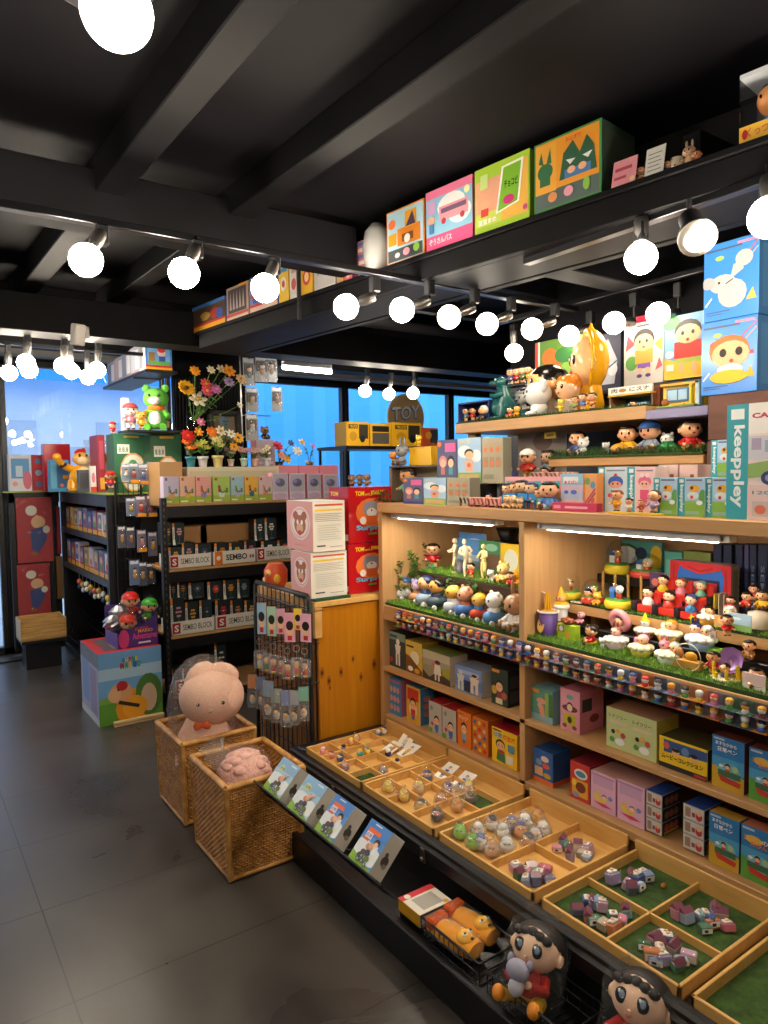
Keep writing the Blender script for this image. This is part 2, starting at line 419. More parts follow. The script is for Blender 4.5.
# ================================================================ THE ROOM
def floor_material():
    mt,n,l,out=nt('floor_tile');b=bsdf(n,None,.35);b.inputs['Specular IOR Level'].default_value=.4
    tc=n.new('ShaderNodeTexCoord');sp=n.new('ShaderNodeSeparateXYZ');l.new(tc.outputs['Object'],sp.inputs[0])
    def seam(sock,off,pitch):
        a=n.new('ShaderNodeMath');a.operation='SUBTRACT';a.inputs[1].default_value=off;l.new(sock,a.inputs[0])
        d=n.new('ShaderNodeMath');d.operation='DIVIDE';d.inputs[1].default_value=pitch;l.new(a.outputs[0],d.inputs[0])
        f=n.new('ShaderNodeMath');f.operation='PINGPONG';f.inputs[1].default_value=.5;l.new(d.outputs[0],f.inputs[0])
        m_=n.new('ShaderNodeMath');m_.operation='LESS_THAN';m_.inputs[1].default_value=.0022/pitch;l.new(f.outputs[0],m_.inputs[0]);return m_.outputs[0]
    s1=seam(sp.outputs['X'],.366,1.04);s2=seam(sp.outputs['Y'],2.104,.52)
    mx=n.new('ShaderNodeMath');mx.operation='MAXIMUM';l.new(s1,mx.inputs[0]);l.new(s2,mx.inputs[1])
    nz=n.new('ShaderNodeTexNoise');nz.inputs['Scale'].default_value=2.2;nz.inputs['Detail'].default_value=8;nz.inputs['Distortion'].default_value=.8;l.new(tc.outputs['Object'],nz.inputs['Vector'])
    cr=n.new('ShaderNodeValToRGB');cr.color_ramp.elements[0].position=.3;cr.color_ramp.elements[1].position=.75
    cr.color_ramp.elements[0].color=lin('#3a3633');cr.color_ramp.elements[1].color=lin('#524c47');l.new(nz.outputs[0],cr.inputs[0])
    n2=n.new('ShaderNodeTexNoise');n2.inputs['Scale'].default_value=1.3;n2.inputs['Detail'].default_value=10;l.new(tc.outputs['Object'],n2.inputs['Vector'])
    sr=n.new('ShaderNodeValToRGB');sr.color_ramp.elements[0].position=.735;sr.color_ramp.elements[1].position=.75;l.new(n2.outputs[0],sr.inputs[0])
    m0=n.new('ShaderNodeMixRGB');m0.inputs[2].default_value=lin('#a39c90');l.new(sr.outputs[0],m0.inputs[0]);l.new(cr.outputs[0],m0.inputs[1])
    m1=n.new('ShaderNodeMixRGB');m1.inputs[2].default_value=lin('#1c1a19');l.new(mx.outputs[0],m1.inputs[0]);l.new(m0.outputs[0],m1.inputs[1])
    l.new(m1.outputs[0],b.inputs['Base Color'])
    mr=n.new('ShaderNodeMapRange');mr.inputs['To Min'].default_value=.16;mr.inputs['To Max'].default_value=.5;l.new(nz.outputs[0],mr.inputs[0]);l.new(mr.outputs[0],b.inputs['Roughness'])
    bp=n.new('ShaderNodeBump');bp.inputs['Strength'].default_value=.12;bp.inputs['Distance'].default_value=.02;l.new(nz.outputs[0],bp.inputs['Height']);l.new(bp.outputs[0],b.inputs['Normal'])
    l.new(b.outputs[0],out.inputs[0]);_M['floor_tile']=mt
floor_material()
YG=6.75
setting(MB().box((-3.2,-2.5,-.1),(7.2,YG+.1,0),'floor_tile').build('floor'))
setting(MB().box((-3.2,-2.5,2.62),(7.2,YG+.1,2.72),'ceiling_paint').build('ceiling'))
setting(MB().box((-3.3,-2.6,0),(7.2,-2.5,2.62),'black_paint').build('wall_rear'))
setting(MB().box((-3.3,-2.5,0),(-3.2,YG+.1,2.62),'black_paint').build('wall_left'))
setting(MB().box((2.98,-2.5,0),(3.08,2.95,2.62),'black_paint').build('wall_right'))
setting(MB().box((7.1,-2.5,0),(7.2,YG,2.62),'black_paint').build('wall_far'))
# glass front: header, posts, panes
b=MB();b.box((-3.2,YG-.06,2.5),(7.1,YG+.1,2.62),'black_paint');b.box((-3.2,YG-.25,2.52),(7.1,YG-.06,2.62),'#8b8783')
setting(b.build('trim_1'),'dark header over the shop windows')
def pane(i,x0,x1,z0=.06,z1=2.5,gl='window_glass'):
    o=empty(f'window_{i}',((x0+x1)/2,YG,0));setting(o)
    f=MB();w=(x1-x0)/2;t=.045
    for a,c in (((-w,-.04,z0-.06),(-w+t,.04,z1)),((w-t,-.04,z0-.06),(w,.04,z1)),((-w,-.04,z1-.05),(w,.04,z1)),((-w,-.04,z0-.06),(w,.04,z0))):f.box(a,c,'black_steel',.004)
    f.build('window_frame',o);MB().box((-w+t,-.004,z0),(w-t,.004,z1-.05),gl).build('window_glass',o);return o
pane(1,-1.6,.78);pane(2,.78,2.62);pane(3,2.62,4.2);pane(4,4.2,5.75);pane(5,5.75,7.1)
setting(MB().box((-1.6,YG-.36,0),(.95,YG-.24,.014),'#1a1817').build('trim_2'),'dark metal floor threshold by the entrance')
# beams of the ceiling
def beam(i,a,c,z0,z1,w0,w1,label,k='black_paint'):
    """a straight beam from a to c (plan points on its left edge), w wide to its right"""
    a=Vector((*a,0));c=Vector((*c,0));d=(c-a).normalized();nrm=Vector((d.y,-d.x,0))
    b=MB();L=(c-a).length
    M=Matrix((d,-nrm,Vector((0,0,1)))).transposed().to_4x4();M.translation=a
    b.box((0,-w1,z0),(L,w0,z1),k,.004,M);o=b.build(f'trim_{i}');return setting(o,label)
beam(3,(-3,2.63),(1.72,2.63),2.375,2.575,.1,0,'black ceiling beam that crosses the aisle')
beam(4,(.66,6.6),(.80,-1.2),2.5,2.62,.0,.1,'black joist above the aisle')
beam(5,(1.13,5.9),(1.33,-.9),2.515,2.62,.0,.1,'black joist above the toy shelves')
beam(6,(-.2,6.6),(-.1,-1.2),2.5,2.62,.0,.1,'black joist on the entrance side')
o=MB().box((-3,4.16,2.28),(7.1,4.36,2.48),'black_paint',.004).build('trim_7');setting(o,'second black beam across the shop')
o=MB().box((-3,4.56,2.34),(7.1,4.7,2.62),'black_paint',.004).box((-3,5.3,2.40),(7.1,5.5,2.62),'black_paint',.004).build('trim_8');setting(o,'third black beam in front of the windows')
o=MB().box((1.9,1.86,2.28),(2.98,1.99,2.42),'black_paint',.004).build('trim_9');setting(o,'short black beam from the shelf beam to the wall')
for i,y in enumerate((1.2,2.6,3.2)):setting(MB().box((2.0,y,2.42),(2.98,y+.06,2.5),'black_paint',.003).build(f'trim_{10+i}'),'thin black rafter over the cabinet')
# shelf beam with its far end by the black panel
BA=Vector((1.90,.80,0));BB=Vector((1.53,4.12,0));BD=(BB-BA).normalized();BN=Vector((BD.y,-BD.x,0))
ZB=2.355
def shelf_beam():
    M=Matrix((BD,-BN,Vector((0,0,1)))).transposed().to_4x4();M.translation=BA
    b=MB(M);L=(BB-BA).length
    b.box((-1.6,-.36,ZB-.02),(L,0,ZB),'black_paint',.003);b.box((-1.6,-.05,ZB-.1),(L-.02,-.012,ZB-.02),'black_paint',.003);b.box((-1.6,-.36,ZB-.1),(L-.02,-.32,ZB-.02),'black_paint',.003)
    b.box((-1.6,-.3,ZB-.1),(L-.05,-.05,ZB-.085),'black_paint')
    o=b.build('trim_13');setting(o,'long black beam that carries a row of toy boxes')
    b=MB(M)
    b.box((-1.6,-.38,ZB),(L,-.36,2.62),'black_board');setting(b.build('trim_14'),'black board behind the boxes on the beam')
shelf_beam()
# black ribbed panel and post in the middle of the shop
b=MB();x0,x1=1.69,2.24
b.box((x0,5.0,1.2),(x1,5.06,2.5),'black_paint')
n=22
for i in range(n):x=x0+(x1-x0)*(i+.5)/n;b.box((x-.006,4.988,1.3),(x+.006,5.0,2.22),'black_paint',.003)
b.box((x0,4.97,2.24),(x1,5.0,2.5),'black_paint',.003)
setting(b.build('wall_middle'),'black ribbed panel wall behind the flowers')
# outside
setting(noisy('pavement','#8f98a2','#a4adb6',3,.7) and MB().box((-14,YG+.1,-.14),(22,30,-.02),'pavement').build('outside_ground'),'pale pavement outside the windows')
b=MB();noisy('facade','#c0c5cb','#ced2d6',1.2,.8)
b.box((-14,15,-.1),(22,15.3,7),'facade')
for i in range(22):
    x=-13+i*1.55;b.box((x,14.96,.1),(x+.9,15,2.1),'#9aa4b0');b.box((x+.95,14.97,1.2),(x+1.4,15,2.6),'#a7b2bd')
o=b.build('outside_facade');setting(o,'pale shop fronts across the passage')
# blue awning outside
mt,n_,l_,out_=nt('awning_cloth');bb=bsdf(n_,lin('#2f8fe6'),.6);trn=n_.new('ShaderNodeBsdfTranslucent');trn.inputs[0].default_value=lin('#3fa6ff')
mx_=n_.new('ShaderNodeMixShader');mx_.inputs[0].default_value=.6;l_.new(bb.outputs[0],mx_.inputs[1]);l_.new(trn.outputs[0],mx_.inputs[2]);l_.new(mx_.outputs[0],out_.inputs[0]);_M['awning_cloth']=mt
mt,n_,l_,out_=nt('tarp_cloth');bb=bsdf(n_,lin('#3fa4ea'),.55);trn=n_.new('ShaderNodeBsdfTranslucent');trn.inputs[0].default_value=lin('#5ab8f6')
mx_=n_.new('ShaderNodeMixShader');mx_.inputs[0].default_value=.5;l_.new(bb.outputs[0],mx_.inputs[1]);l_.new(trn.outputs[0],mx_.inputs[2]);l_.new(mx_.outputs[0],out_.inputs[0]);_M['tarp_cloth']=mt
b=MB()
for i in range(40):
    x=-8+i*.6;b.add([(x,13.9,3.25),(x+.6,13.9,3.25),(x+.6,14.9,3.95),(x,14.9,3.95)],[(0,1,2,3)],'awning_cloth');b.tube([(x,13.88,3.26),(x,14.9,3.97)],.014,'#cfe0f0',5)
tag(b.build('awning'),'blue cloth awning outside beyond the shop windows','awning')
mt,n_,l_,out_=nt('sign_disc');bb=bsdf(n_,lin('#ecd2a4'),.5);trn=n_.new('ShaderNodeBsdfTranslucent');trn.inputs[0].default_value=lin('#f0d8ac')
mx_=n_.new('ShaderNodeMixShader');mx_.inputs[0].default_value=.5;l_.new(bb.outputs[0],mx_.inputs[1]);l_.new(trn.outputs[0],mx_.inputs[2]);l_.new(mx_.outputs[0],out_.inputs[0]);_M['sign_disc']=mt
b=MB()
for i in range(12):
    x=3.9+i*.5;b.add([(x,9.2,3.2),(x+.25,9.12,3.2),(x+.25,9.12,.5),(x,9.2,.5)],[(0,1,2,3)],'tarp_cloth');b.add([(x+.25,9.12,3.2),(x+.5,9.2,3.2),(x+.5,9.2,.5),(x+.25,9.12,.5)],[(0,1,2,3)],'tarp_cloth')
b.tube([(3.8,9.2,3.2),(10,9.2,3.2)],.03,'#c8d0d8',6);b.tube([(3.8,9.2,3.2),(3.8,9.2,-.02)],.03,'#c8d0d8',6);b.tube([(10,9.2,3.2),(10,9.2,-.02)],.03,'#c8d0d8',6)
tag(b.build('tarpaulin'),'blue tarpaulin hung outside behind the middle shop window','tarpaulin')
# world: blue evening daylight
w=bpy.data.worlds.new('dusk');sc.world=w;w.use_nodes=True
bg=w.node_tree.nodes['Background']
tcw=w.node_tree.nodes.new('ShaderNodeTexCoord');spw=w.node_tree.nodes.new('ShaderNodeSeparateXYZ');crw=w.node_tree.nodes.new('ShaderNodeValToRGB')
crw.color_ramp.elements[0].position=.0;crw.color_ramp.elements[0].color=(.93,.97,1,1);crw.color_ramp.elements[1].position=.7;crw.color_ramp.elements[1].color=(.72,.85,1,1)
w.node_tree.links.new(tcw.outputs['Generated'],spw.inputs[0]);w.node_tree.links.new(spw.outputs['Z'],crw.inputs[0]);w.node_tree.links.new(crw.outputs[0],bg.inputs[0])
bg.inputs[1].default_value=2.9
# ================================================================ LAMPS
emit('globe_glow',(1,.87,.69,1),78);emit('globe_glow_soft',(1,.87,.69,1),18);emit('tube_glow',(.95,.97,1,1),14);emit('strip_glow',(1,.91,.76,1),42)
def lamp(label,px,py,dirv=(-.5,-.2,-.85),z=2.13,ztop=2.27,r=.0475,group='globe bulbs on the ceiling tracks',plate=False,glow='globe_glow'):
    g=P(px,py,'z',z);d=Vector(dirv).normalized()
    o=empty('globe_lamp',(g.x,g.y,g.z));tag(o,label,'lamp',group)
    base=-d*(r+.012);neck=-d*(r+.06)
    MB().ell((0,0,0),(r,r,r),glow,20,14).build('globe',o)
    q=d.to_track_quat('Z','Y').to_matrix().to_4x4()
    MB(TR(*neck) @ q).lathe([(.019,-.01),(.021,0),(.021,.03),(.017,.05),(.015,.066)],'#8d8a86*',12).build('socket',o)
    zt=ztop-g.z;t=neck-d*.015
    MB().tube([tuple(t),(t.x,t.y,t.z+.03),(t.x,t.y,zt-.05)],.006,'black_steel',6).build('arm',o)
    MB().box((t.x-.017,t.y-.017,zt-.06),(t.x+.017,t.y+.017,zt),'black_steel',.004).build('mount',o)
    if plate:MB(q).box((-.075,-.075,-r-.02),(.075,.075,-r-.012),'#77757a*',.004).build('plate',o)
    return o
def track(label,a,c,w=.018,z=2.27):
    a=Vector((*a,z));c=Vector((*c,z));d=(c-a).normalized();s=Vector((-d.y,d.x,0))
    M=Matrix((d,s,Vector((0,0,1)))).transposed().to_4x4();M.translation=a
    MBo=MB(M).box((0,-w,-.0),((c-a).length,w,.022),'#3a3a3e*',.002)
    return tag(MBo.build('lamp_track'),label,'lamp track')
track('grey lamp track under the beam that crosses the aisle',(-1.2,2.24),(2.7,2.24),z=2.248)
track('lamp track under the long beam with toy boxes',(1.90,-.2),(1.90,1.8),z=2.235)
track('lamp track over the back of the cabinet by the wall',(2.66,.9),(2.66,2.78),z=2.27)
track('lamp track near the shop windows above the entrance',(-1.0,4.42),(4.2,4.42),z=2.30)
track('lamp track close to the window glass',(-1.0,4.8),(1.6,4.8),z=2.30)
aisle='on the track under the aisle beam'
for i,(px,py) in enumerate([(86,260),(184,273),(265,288)]):
    lamp(f'{nth(i+1)} lit globe bulb {aisle}, counted from the entrance end',px,py,(-.45,-.3,-.8),ztop=2.25)
for i,(px,py) in enumerate([(346,307),(402,310),(449,317),(487,324),(532,329),(569,336)]):
    lamp(f'{nth(i+4)} lit globe bulb {aisle}, over the wooden cabinet',px,py,(-.8,.3,-.35),ztop=2.25,glow='globe_glow_soft' if i > 1 else 'globe_glow')
lamp('lit globe bulb hanging straight down between the long beam and the blue boxes',641,258,(0,0,-1),ztop=2.235)
lamp('lit globe bulb above the tall blue boxes, cut by the picture edge',770,217,(-.3,-.2,-.9),ztop=2.235,r=.052)
lamp('lit globe bulb above the green-haired dinosaur puzzle boxes',514,353,(0,0,-1),z=2.12,ztop=2.27,glow='globe_glow_soft')
lamp('lit globe bulb at the top of the white poster box',614,323,(-.8,.1,-.1),ztop=2.27,glow='globe_glow_soft')
lamp('lit globe bulb at the top of the yellow poster box',658,314,(-.8,.1,-.1),ztop=2.27,glow='globe_glow_soft')
lamp('large near globe bulb on a square metal plate at the ceiling edge',117,12,(.1,-.25,-.9),ztop=2.5,plate=True)
win='near the entrance windows'
for i,(px,py) in enumerate([(26,363),(63,366),(97,370)]):lamp(f'{nth(i+1)} globe bulb from the entrance door on the front track {win}',px,py,(-.1,0,-1),ztop=2.30,group='globe bulbs by the windows')
for i,(px,py) in enumerate([(9,373),(29,370),(71,371),(88,377)]):lamp(f'{nth(i+1)} globe bulb from the entrance door on the rear track {win}',px,py,(0,0,-1),ztop=2.30,group='globe bulbs by the windows')
for i,(px,py) in enumerate([(365,391),(389,394),(413,393)]):lamp(f'{nth(i+1)} small distant globe bulb above the yellow truck boxes',px,py,(-.2,0,-1),ztop=2.30,group='globe bulbs by the windows')
for i,(x,y) in enumerate([(-.05,2.2),(-.62,2.2),(-.35,1.0),(-.95,1.0),(.28,-.3),(-.5,-.3),(.28,-1.3),(-.8,-1.3),(1.84,.5),(1.84,.1),(1.84,-.5),(2.2,-1.2),(-1.6,2.2),(-1.6,-.3),(-.3,4.35),(-.9,4.35)]):  # unseen bulbs added outside the frame to even out the lighting
    q_=(1.84,2.13);b_=Vector((x,y,2.13))
    _P=P;P=lambda*a:b_
    lamp(f'{nth(i+1)} lit globe bulb added out of view to even out the room light',0,0,(0,0,-1),ztop=2.30 if y > .6 else 2.27,group='globe bulbs added out of view');P=_P
# spot lamp with a white ring
g=P(697,237,'z',2.12);o=empty('spot_lamp',g);tag(o,'black spot lamp with a lit white ring above the blue boxes','lamp')
q=Vector((-.45,-.45,-.6)).normalized().to_track_quat('Z','Y').to_matrix().to_4x4()
MB(q).lathe([(.018,-.12),(.03,-.11),(.03,-.05),(.046,-.02),(.05,.0)],'black_steel',20).build('lamp_body',o)
MB(q).lathe([(.044,-.004),(.05,0),(.05,.012),(.036,.014)],'#f4efe2',20).build('ring',o)
MB(q).lathe([(.0,.015),(.034,.0145),(.034,.012)],'globe_glow',20).build('lens',o)
MB().tube([tuple(q @ Vector((0,0,-.12))),tuple((q @ Vector((0,0,-.12)))+Vector((0,0,.05)))],.008,'black_steel',6).build('arm',o)
# tube light near the windows
a=P(283,367,'y',4.62);c=P(331,372,'y',4.62);o=empty('tube_lamp',(a+c)/2);tag(o,'white lit tube lamp under the black beams by the windows','lamp')
h=(c-a)/2
MB().tube([tuple(-h),tuple(h)],.018,'tube_glow',10).build('tube',o);MB().box((-h.x,-.02,.015),(h.x,.03,.05),'#c9c9cc',.004).box((-.02,-.01,.05),(.02,.02,2.34-o.location.z),'black_steel').build('fitting',o)
# small white camera box under the far beam
p=P(80,335,'y',3.6);o=empty('ceiling_sensor',p);tag(o,'small white plastic sensor box fixed to the second black beam','sensor')
MB(RZ(.3) @ RX(.2)).box((-.035,-.02,-.05),(.02,.03,.05),'#c9c4bd',.006).build('sensor_body',o);MB(RZ(.3)).box((.015,-.01,-.01),(.045,.03,.045),'#b9b4ad',.004).build('bracket',o)
sc.view_settings.view_transform='Standard';sc.view_settings.look='None';sc.view_settings.gamma=1;sc.view_settings.use_curve_mapping=False
sc.view_settings.exposure=.42
# ================================================================ RIGHT CABINET
XC=1.9
def cabinet():
    o=empty('display_cabinet',(XC,1.65,0));tag(o,'long light oak display cabinet with lit bays and two rows of shelves','cabinet')
    def pt(name,*boxes,k='oak',c=.002):
        b=MB(TR(-XC,-1.65,0))
        for a,e in boxes:b.box(a,e,k,c)
        return b.build(name,o)
    pt('countertop',((1.893,.3,1.312),(2.98,2.765,1.357)),c=.004)
    pt('end_panel',((1.9,2.732,0),(2.55,2.763,1.312)),k='oak_up')
    for y in (1.815,.88):pt('divider',((1.9,y,.30),(2.55,y+.028,1.312)),k='oak_up')
    pt('display_floor',((1.905,.3,.80),(2.55,2.732,.87)))
    pt('shelf',((1.9,.3,.553),(2.55,2.732,.573)))
    pt('base_shelf',((1.9,.3,.305),(2.55,2.732,.338)))
    pt('plinth',((1.93,.3,0),(1.95,2.732,.305)))
    pt('back_panel',((2.55,.3,0),(2.57,2.763,1.312)),k='oak_up')
    return o
cab=cabinet()
for nm,ya,yb,lb in (('led_strip',P(398,516,'x',1.95).y,P(500,527,'x',1.95).y,'white led strip under the counter edge above the plastic grass with toy cars'),('led_strip',P(545,530,'x',1.95).y,P(730,546,'x',1.95).y,'white led strip under the counter edge above the cupcake toys')):
    o=empty(nm,(1.95,(ya+yb)/2,1.312));tag(o,lb,'lamp')
    L=abs(ya-yb)/2
    MB().box((-.03,-L,-.024),(.012,L,-.0008),'#dcdcd8',.002).build('channel',o);MB().box((-.022,-L+.03,-.027),(.010,L-.03,-.0245),'strip_glow',.001).build('diffuser',o)
    for s in (-1,1):MB().box((-.03,s*L-.015,-.024),(.012,s*L+.015,-.0012),'#e2e2de',.003).build('end_cap',o)
# hutch shelves on the counter
zS2=1.74;zS1=1.56
o=empty('wall_shelf',(2.35,2.0,zS2));tag(o,'upper oak wall shelf with big vinyl toy heads and a thin turf strip','shelf')
b=MB(TR(-2.35,-2.0,-zS2));b.box((2.35,1.62,zS2-.05),(2.98,2.715,zS2),'oak',.003);b.build('shelf_board',o)
b=MB(TR(-2.35,-2.0,-zS2));b.box((2.42,2.64,1.357),(2.46,2.70,zS2-.05),'oak_up',.002);b.build('leg',o)
b=MB(TR(-2.35,-2.0,-zS2));b.box((2.35,1.37,zS2-.055),(2.98,1.62,zS2-.02),'#8a84a8',.003);b.build('shelf_extension',o)
o=empty('wall_shelf',(2.35,1.75,zS1));tag(o,'lower oak wall shelf with thick plastic grass and small sitting toys','shelf')
b=MB(TR(-2.35,-1.75,-zS1));b.box((2.35,1.385,zS1-.045),(2.75,2.1,zS1-.01),'oak',.003);b.build('shelf_board',o)
b=MB(TR(-2.35,-1.75,-zS1));b.box((2.5,1.42,1.357),(2.54,1.46,zS1-.045),'black_steel');b.build('leg',o)
# brown wooden crate column that carries the blue boxes
o=empty('wooden_plinth',(2.31,1.1,1.357));tag(o,'dark brown wooden block stack that carries the tall blue boxes','plinth')
zt=P(706,396,'x',2.3).z;yL=P(707,400,'x',2.3).y
b=MB(TR(-2.31,-1.1,-1.357));b.box((2.3,.5,1.357),(2.9,yL,(zt+1.357)/2+.04),'brown_wood',.004);b.build('lower_block',o)
b=MB(TR(-2.31,-1.1,-1.357));b.box((2.3,.5,(zt+1.357)/2+.042),(2.9,yL-.003,zt),'brown_wood',.004);b.build('upper_block',o)
# dark wall unit behind the hutch
b=MB();b.box((2.9,1.3,1.357),(2.97,2.9,2.0),'black_board',.003);setting(b.build('wall_backing'),'black backing board behind the wall shelves')
# ================================================================ TRAY TABLE
def tray_table():
    o=empty('tray_table',(1.6,1.6,0));tag(o,'long low black display table that carries the open pine trays','table')
    T=TR(-1.6,-1.6,0)
    b=MB(T);b.box((1.40,.2,.20),(1.893,2.76,.262),'black_board',.012)
    b.box((1.40,.2,.262),(1.435,2.76,.288),'black_board',.008);b.box((1.435,2.70,.262),(1.893,2.76,.288),'black_board',.008);b.build('tabletop',o)
    b=MB(T);b.box((1.43,.2,.1),(1.46,2.72,.2),'black_board');b.build('front_panel',o)
    b=MB(T);b.box((1.215,.2,.0),(1.24,2.42,.115),'black_board',.004);b.box((1.24,.2,.095),(1.46,2.42,.105),'black_board');b.box((1.215,2.40,0),(1.89,2.42,.1),'black_board');b.build('base_deck',o)
    for y in (2.38,1.80,1.2):
        b=MB(T);b.box((1.395,y-.012,.2),(1.402,y+.012,.25),'#6d6a66*',.002);b.ell((1.394,y,.215),(.006,.006,.006),'#b5aca0*',8,6);b.build('clip',o)
    return o
tray_table()
def tray(label,y1,y0,cross,longs,extra=()):
    """open pine tray from y1 (far) down to y0 (near), front rim x=1.445, back board higher; cross = partitions along X at y, longs = partitions along Y: (x, ya, yb)"""
    o=empty('display_tray',(1.66,(y0+y1)/2,.262));tag(o,label,'tray','pine trays on the low black table')
    T=TR(-1.66,-(y0+y1)/2,-.262);xa,xb=1.443,1.885;zr=.302;zb=.264;t=.009
    b=MB(T);b.box((xa,y0,zb),(xb,y1,zb+.005),'pine');b.build('tray_floor',o)
    b=MB(T)
    for a,c in (((xa,y0,zb),(xa+t,y1,zr)),((xa,y0,zb),(xb,y0+t,zr)),((xa,y1-t,zb),(xb,y1,zr))):b.box(a,c,'pine',.0015)
    b.build('rim',o)
    b=MB(T);b.box((xb-t,y0,zb),(xb,y1,zr+.03),'pine',.0015);b.build('back_board',o)
    for x0,x1,y in cross:b=MB(T);b.box((x0,y-.0035,zb),(x1,y+.0035,zr-.006),'pine',.001);b.build('partition',o)
    for x,ya,yb in longs:b=MB(T);b.box((x-.0035,min(ya,yb),zb),(x+.0035,max(ya,yb),zr-.006),'pine',.001);b.build('partition',o)
    for q in extra:b=MB(T);b.box((q[0],q[1],zb+.005),(q[2],q[3],zb+.009),'turf_soil');b.build('turf_mat',o)
    return o
ty=[(2.685,2.245),(2.232,1.80),(1.772,1.35),(1.322,.895),(.868,.44)]
def grid(y1,y0,nx,ny,x0=1.452,x1=1.78):
    ls=[(x0+(x1-x0)*i/nx,y0,y1) for i in range(1,nx+1)]
    cs=[(x0,x1,y0+(y1-y0)*j/ny) for j in range(1,ny)]
    return cs,ls
c_,l_=grid(ty[0][0],ty[0][1],3,4);tray('pine tray with twelve small square cells, first from the far table end',*ty[0],c_,l_,[(1.452,2.25,1.56,2.35)])
c_,l_=grid(ty[1][0],ty[1][1],3,3);tray('pine tray with bagged ball toys in nine cells, second from the far table end',*ty[1],c_,l_,[(1.67,1.81,1.78,1.94)])
tray('pine tray heaped with white bagged toys, third from the far table end',*ty[2],[(1.452,1.876,1.545)],[(1.66,1.355,1.545)])
ym=(ty[3][0]+ty[3][1])/2
tray('pine tray with four cells on green turf, fourth from the far table end',*ty[3],[(1.452,1.876,ym)],[(1.64,ty[3][1],ty[3][0])],[(1.452,.905,1.876,1.313)])
tray('pine tray at the near table end, mostly out of the picture',*ty[4],[],[],[(1.452,.45,1.876,.86)])
# ================================================================ COUNTER WITH THE PINE PANEL
o=empty('counter_unit',(1.9,2.78,0));tag(o,'waist-high counter with an orange pine front panel and brown slatted side','counter')
T=TR(-1.9,-2.78,0);YP=2.785
b=MB(T);b.box((1.575,YP,0),(2.04,YP+.02,.885),'pine_panel',.002)
for kx,ky,ks in ((322,673,1.1),(329,681,1),(341,672,1),(353,659,.7),(361,677,.9),(374,664,1.1),(330,688,.5)):
    q=P(kx,ky,'y',YP)
    for lv,(rx,rz_,kc) in enumerate(((.012,.026,'#9a5a0c'),(.0065,.011,'#5a2a08'),(.0035,.006,'#2a1004'))):b.poly([(q.x+rx*ks*math.cos(2*PI*j/14),YP-.0002*(lv+1),q.z+rz_*ks*math.sin(2*PI*j/14)) for j in range(14)],kc)
b.build('front_panel',o)
b=MB(T);b.box((1.55,YP-.012,.89),(2.04,YP+.03,.915),'pine',.002);b.box((1.552,YP-.012,.75),(1.59,YP+.01,.89),'pine',.002);b.build('top_rail',o)
b=MB(T);b.box((1.57,YP+.02,.86),(2.04,3.42,.913),'pine',.002);b.build('countertop',o)
b=MB(T)
for i in range(11):
    y=YP+.03+i*.055;b.box((1.565,y,.0),(1.575,y+.05,.86),'slat_wood',.002)
b.box((1.575,YP+.02,0),(1.59,3.42,.86),'dark_fascia');b.build('side_slats',o)
# black wire grid stand with hooks
o=empty('grid_rack',(1.545,3.05,0));tag(o,'black wire grid stand hung with keychains beside the pine counter','rack')
T=TR(-1.545,-3.05,0);xg=1.533;ya,yb,zt=2.79,3.37,.945
b=MB(T);b.tube([(xg,ya,.03),(xg,ya,zt-.02),(xg,ya+.02,zt),(xg,yb-.02,zt),(xg,yb,zt-.02),(xg,yb,.03)],.011,'black_steel',8);b.build('frame',o)
b=MB(T)
for i in range(1,12):y=ya+(yb-ya)*i/12;b.tube([(xg,y,.1),(xg,y,zt)],.0028,'black_steel',5)
for i in range(7):z=.2+(zt-.26)*i/6;b.tube([(xg,ya,z),(xg,yb,z)],.0028,'black_steel',5)
b.tube([(xg,ya,zt-.07),(xg,yb,zt-.07)],.005,'black_steel',5);b.build('wires',o)
RACK=o
# ================================================================ GONDOLA WITH PLANT AND FLOWER KITS
YF=4.458;GX0,GX1=1.40,2.78
o=empty('gondola_shelf',(1.95,YF,0));tag(o,'black steel gondola with pale shelf edges full of dark flower kit boxes','shelving')
T=TR(-1.95,-YF,0)
for x in (GX0,GX1-.03):
    b=MB(T);b.box((x,YF-.005,0),(x+.035,YF+.04,1.36),'black_steel',.002)
    for i in range(30):z=.1+i*.042;b.box((x+.01,YF-.0058,z),(x+.018,YF-.004,z+.018),'#55534f')
    b.build('upright',o)
b=MB(T);b.box((GX0,4.9,0),(GX1,4.92,1.33),'black_steel');b.build('back_panel',o)
GZ=[1.322,.90,.465,.075]
for z in GZ:
    b=MB(T);b.box((GX0+.03,YF-.002,z-.018),(GX1-.03,4.9,z),'oak',.002);b.box((GX0+.03,YF+.004,z-.09),(GX1-.03,YF+.02,z-.018),'black_steel');b.box((GX0+.03,YF+.02,z-.03),(GX1-.03,4.9,z-.018),'black_steel');b.build('shelf',o)
# ================================================================ SIDE SHELVES AND POSTER FIXTURE BY THE ENTRANCE
o=empty('side_shelf',(1.2,5.8,0));tag(o,'black shelving run towards the window with toy packs on three levels','shelving')
T=TR(-1.2,-5.8,0)
for y in (5.0,6.58):b=MB(T);b.box((1.2,y,0),(1.24,y+.04,1.29),'black_steel',.002);b.build('upright',o)
b=MB(T);b.box((1.2,5.0,1.29),(1.66,6.62,1.375),'black_steel',.003);b.build('top_box',o)
b=MB(T);b.box((1.19,4.99,1.375),(1.66,6.62,1.388),'#9aa852',.002);b.build('green_edging',o)
for z in (1.075,.775):b=MB(T);b.box((1.2,5.04,z-.045),(1.62,6.58,z),'black_steel',.003);b.build('shelf',o)
b=MB(T);b.box((1.64,5.0,0),(1.66,6.62,1.3),'black_board');b.build('back_panel',o)
b=MB(T);b.box((1.24,5.0,.0),(1.64,5.02,1.3),'black_board');b.build('end_panel',o)
